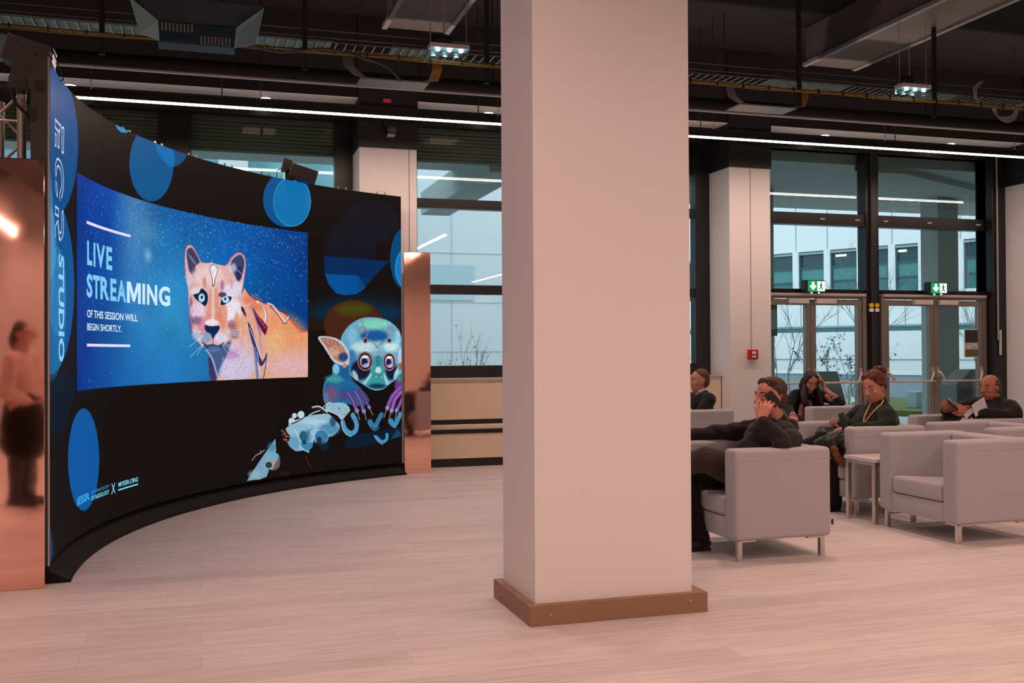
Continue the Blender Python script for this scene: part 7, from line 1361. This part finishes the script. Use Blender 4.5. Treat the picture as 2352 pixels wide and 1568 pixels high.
b = MB(); b.chain([(5.06, 9.71, .865), (5.12, 9.71, .885), (5.15, 9.77, .89), (5.12, 9.83, .885)], [.014]*4); b.build('shirt_collar', mat('white_shirt', (.7, .68, .7), .7), t, smooth=True)
b = MB()
for y in (9.67, 9.87): b.chain([(5.02, y, .47), (4.55, y, .50), (4.45, y, .06)], [.12, .085, .06])
remesh(b, 'trousers', BT, t, .01, 3); b = MB()
for y in (9.67, 9.87): b.ell((4.40, y, .042), (.13, .045, .04))
remesh(b, 'shoe', mat('black_leather', (0, 0, 0)), t, .01, 2)

# ---- person standing left of the camera, seen mirrored in the copper panel
t = thing('person', 'standing person in pale pink blouse and black skirt, mirrored in left copper panel', 'person', (-1.45, 2.75, 0))
HM = frame_M((-1.45, 2.75, 1.46), (1, .35, -.1), sc=1.0); P = lambda *a: HM @ V(a); R3 = HM.to_3x3().to_4x4()
b = MB(); head_blobs(b, HM, jaw=.9); b.chain([(-1.46, 2.75, 1.30), (-1.45, 2.75, 1.42)], [.055, .048]); b.cap((-1.46, 2.75, 1.2), .09, (-1.46, 2.75, .95), .10)
for s in (-1, 1):
    sx, sy = -.06*s, .16*s; b.chain([(-1.46+sx, 2.75+sy, 1.26), (-1.48+sx*1.3, 2.75+sy*1.3, 1.0), (-1.34+sx*.6, 2.75+sy*.7, .90)], [.045, .036, .026]); b.chain([(-1.46+sx*.5, 2.75+sy*.5, .88), (-1.46+sx*.5, 2.75+sy*.5, .48), (-1.47+sx*.5, 2.75+sy*.5, .08)], [.085, .05, .036])
    hand(b, (-1.34+sx*.6, 2.75+sy*.7, .90), (.9, -.3*s, .1), (0, 0, 1), th=s, sc=.9)
body = remesh(b, 'body', skin('pale_skin', (208, 160, 140)), t, .006, 2); face_parts(t, HM, body)
b = MB(); b.ell(P(-.022, 0, .055), (.094, .082, .082), R3); b.ell(P(-.05, 0, -.02), (.07, .085, .11), R3); remesh(b, 'hair', mat('black_hair', srgb(30, 20, 18), .5, bump=.8, bs=120), t, .006, 1)
b = MB(); b.ell((-1.46, 2.75, 1.12), (.13, .17, .20)); b.cap((-1.46, 2.75, 1.0), .13, (-1.46, 2.75, .93), .13); b.cap((-1.40, 2.60, 1.27), .06, (-1.52, 2.90, 1.27), .06)
for s in (-1, 1): sx, sy = -.06*s, .16*s; b.chain([(-1.46+sx, 2.75+sy, 1.25), (-1.48+sx*1.3, 2.75+sy*1.3, 1.0), (-1.38+sx*.6, 2.75+sy*.7, .91)], [.07, .07, .055])
remesh(b, 'blouse', cloth('pale_pink_blouse', (214, 186, 178)), t, .008, 3, .005, 24)
b = MB(); b.chain([(-1.46, 2.75, .93), (-1.46, 2.75, .80), (-1.46, 2.75, .55)], [.14, .17, .19], 18); remesh(b, 'skirt', cloth('black_skirt', (18, 16, 16)), t, .01, 2, .006, 30)
b = MB()
for s in (-1, 1): x, y = -1.47-.03*s, 2.75+.08*s; b.chain([(x, y, .42), (x, y, .10)], [.062, .05]); b.ell((x+.06, y, .045), (.12, .045, .042)); b.box(x-.04, x+.14, y-.03, y+.03, 0, .016)
remesh(b, 'boots', mat('black_leather', (0, 0, 0)), t, .008, 2)
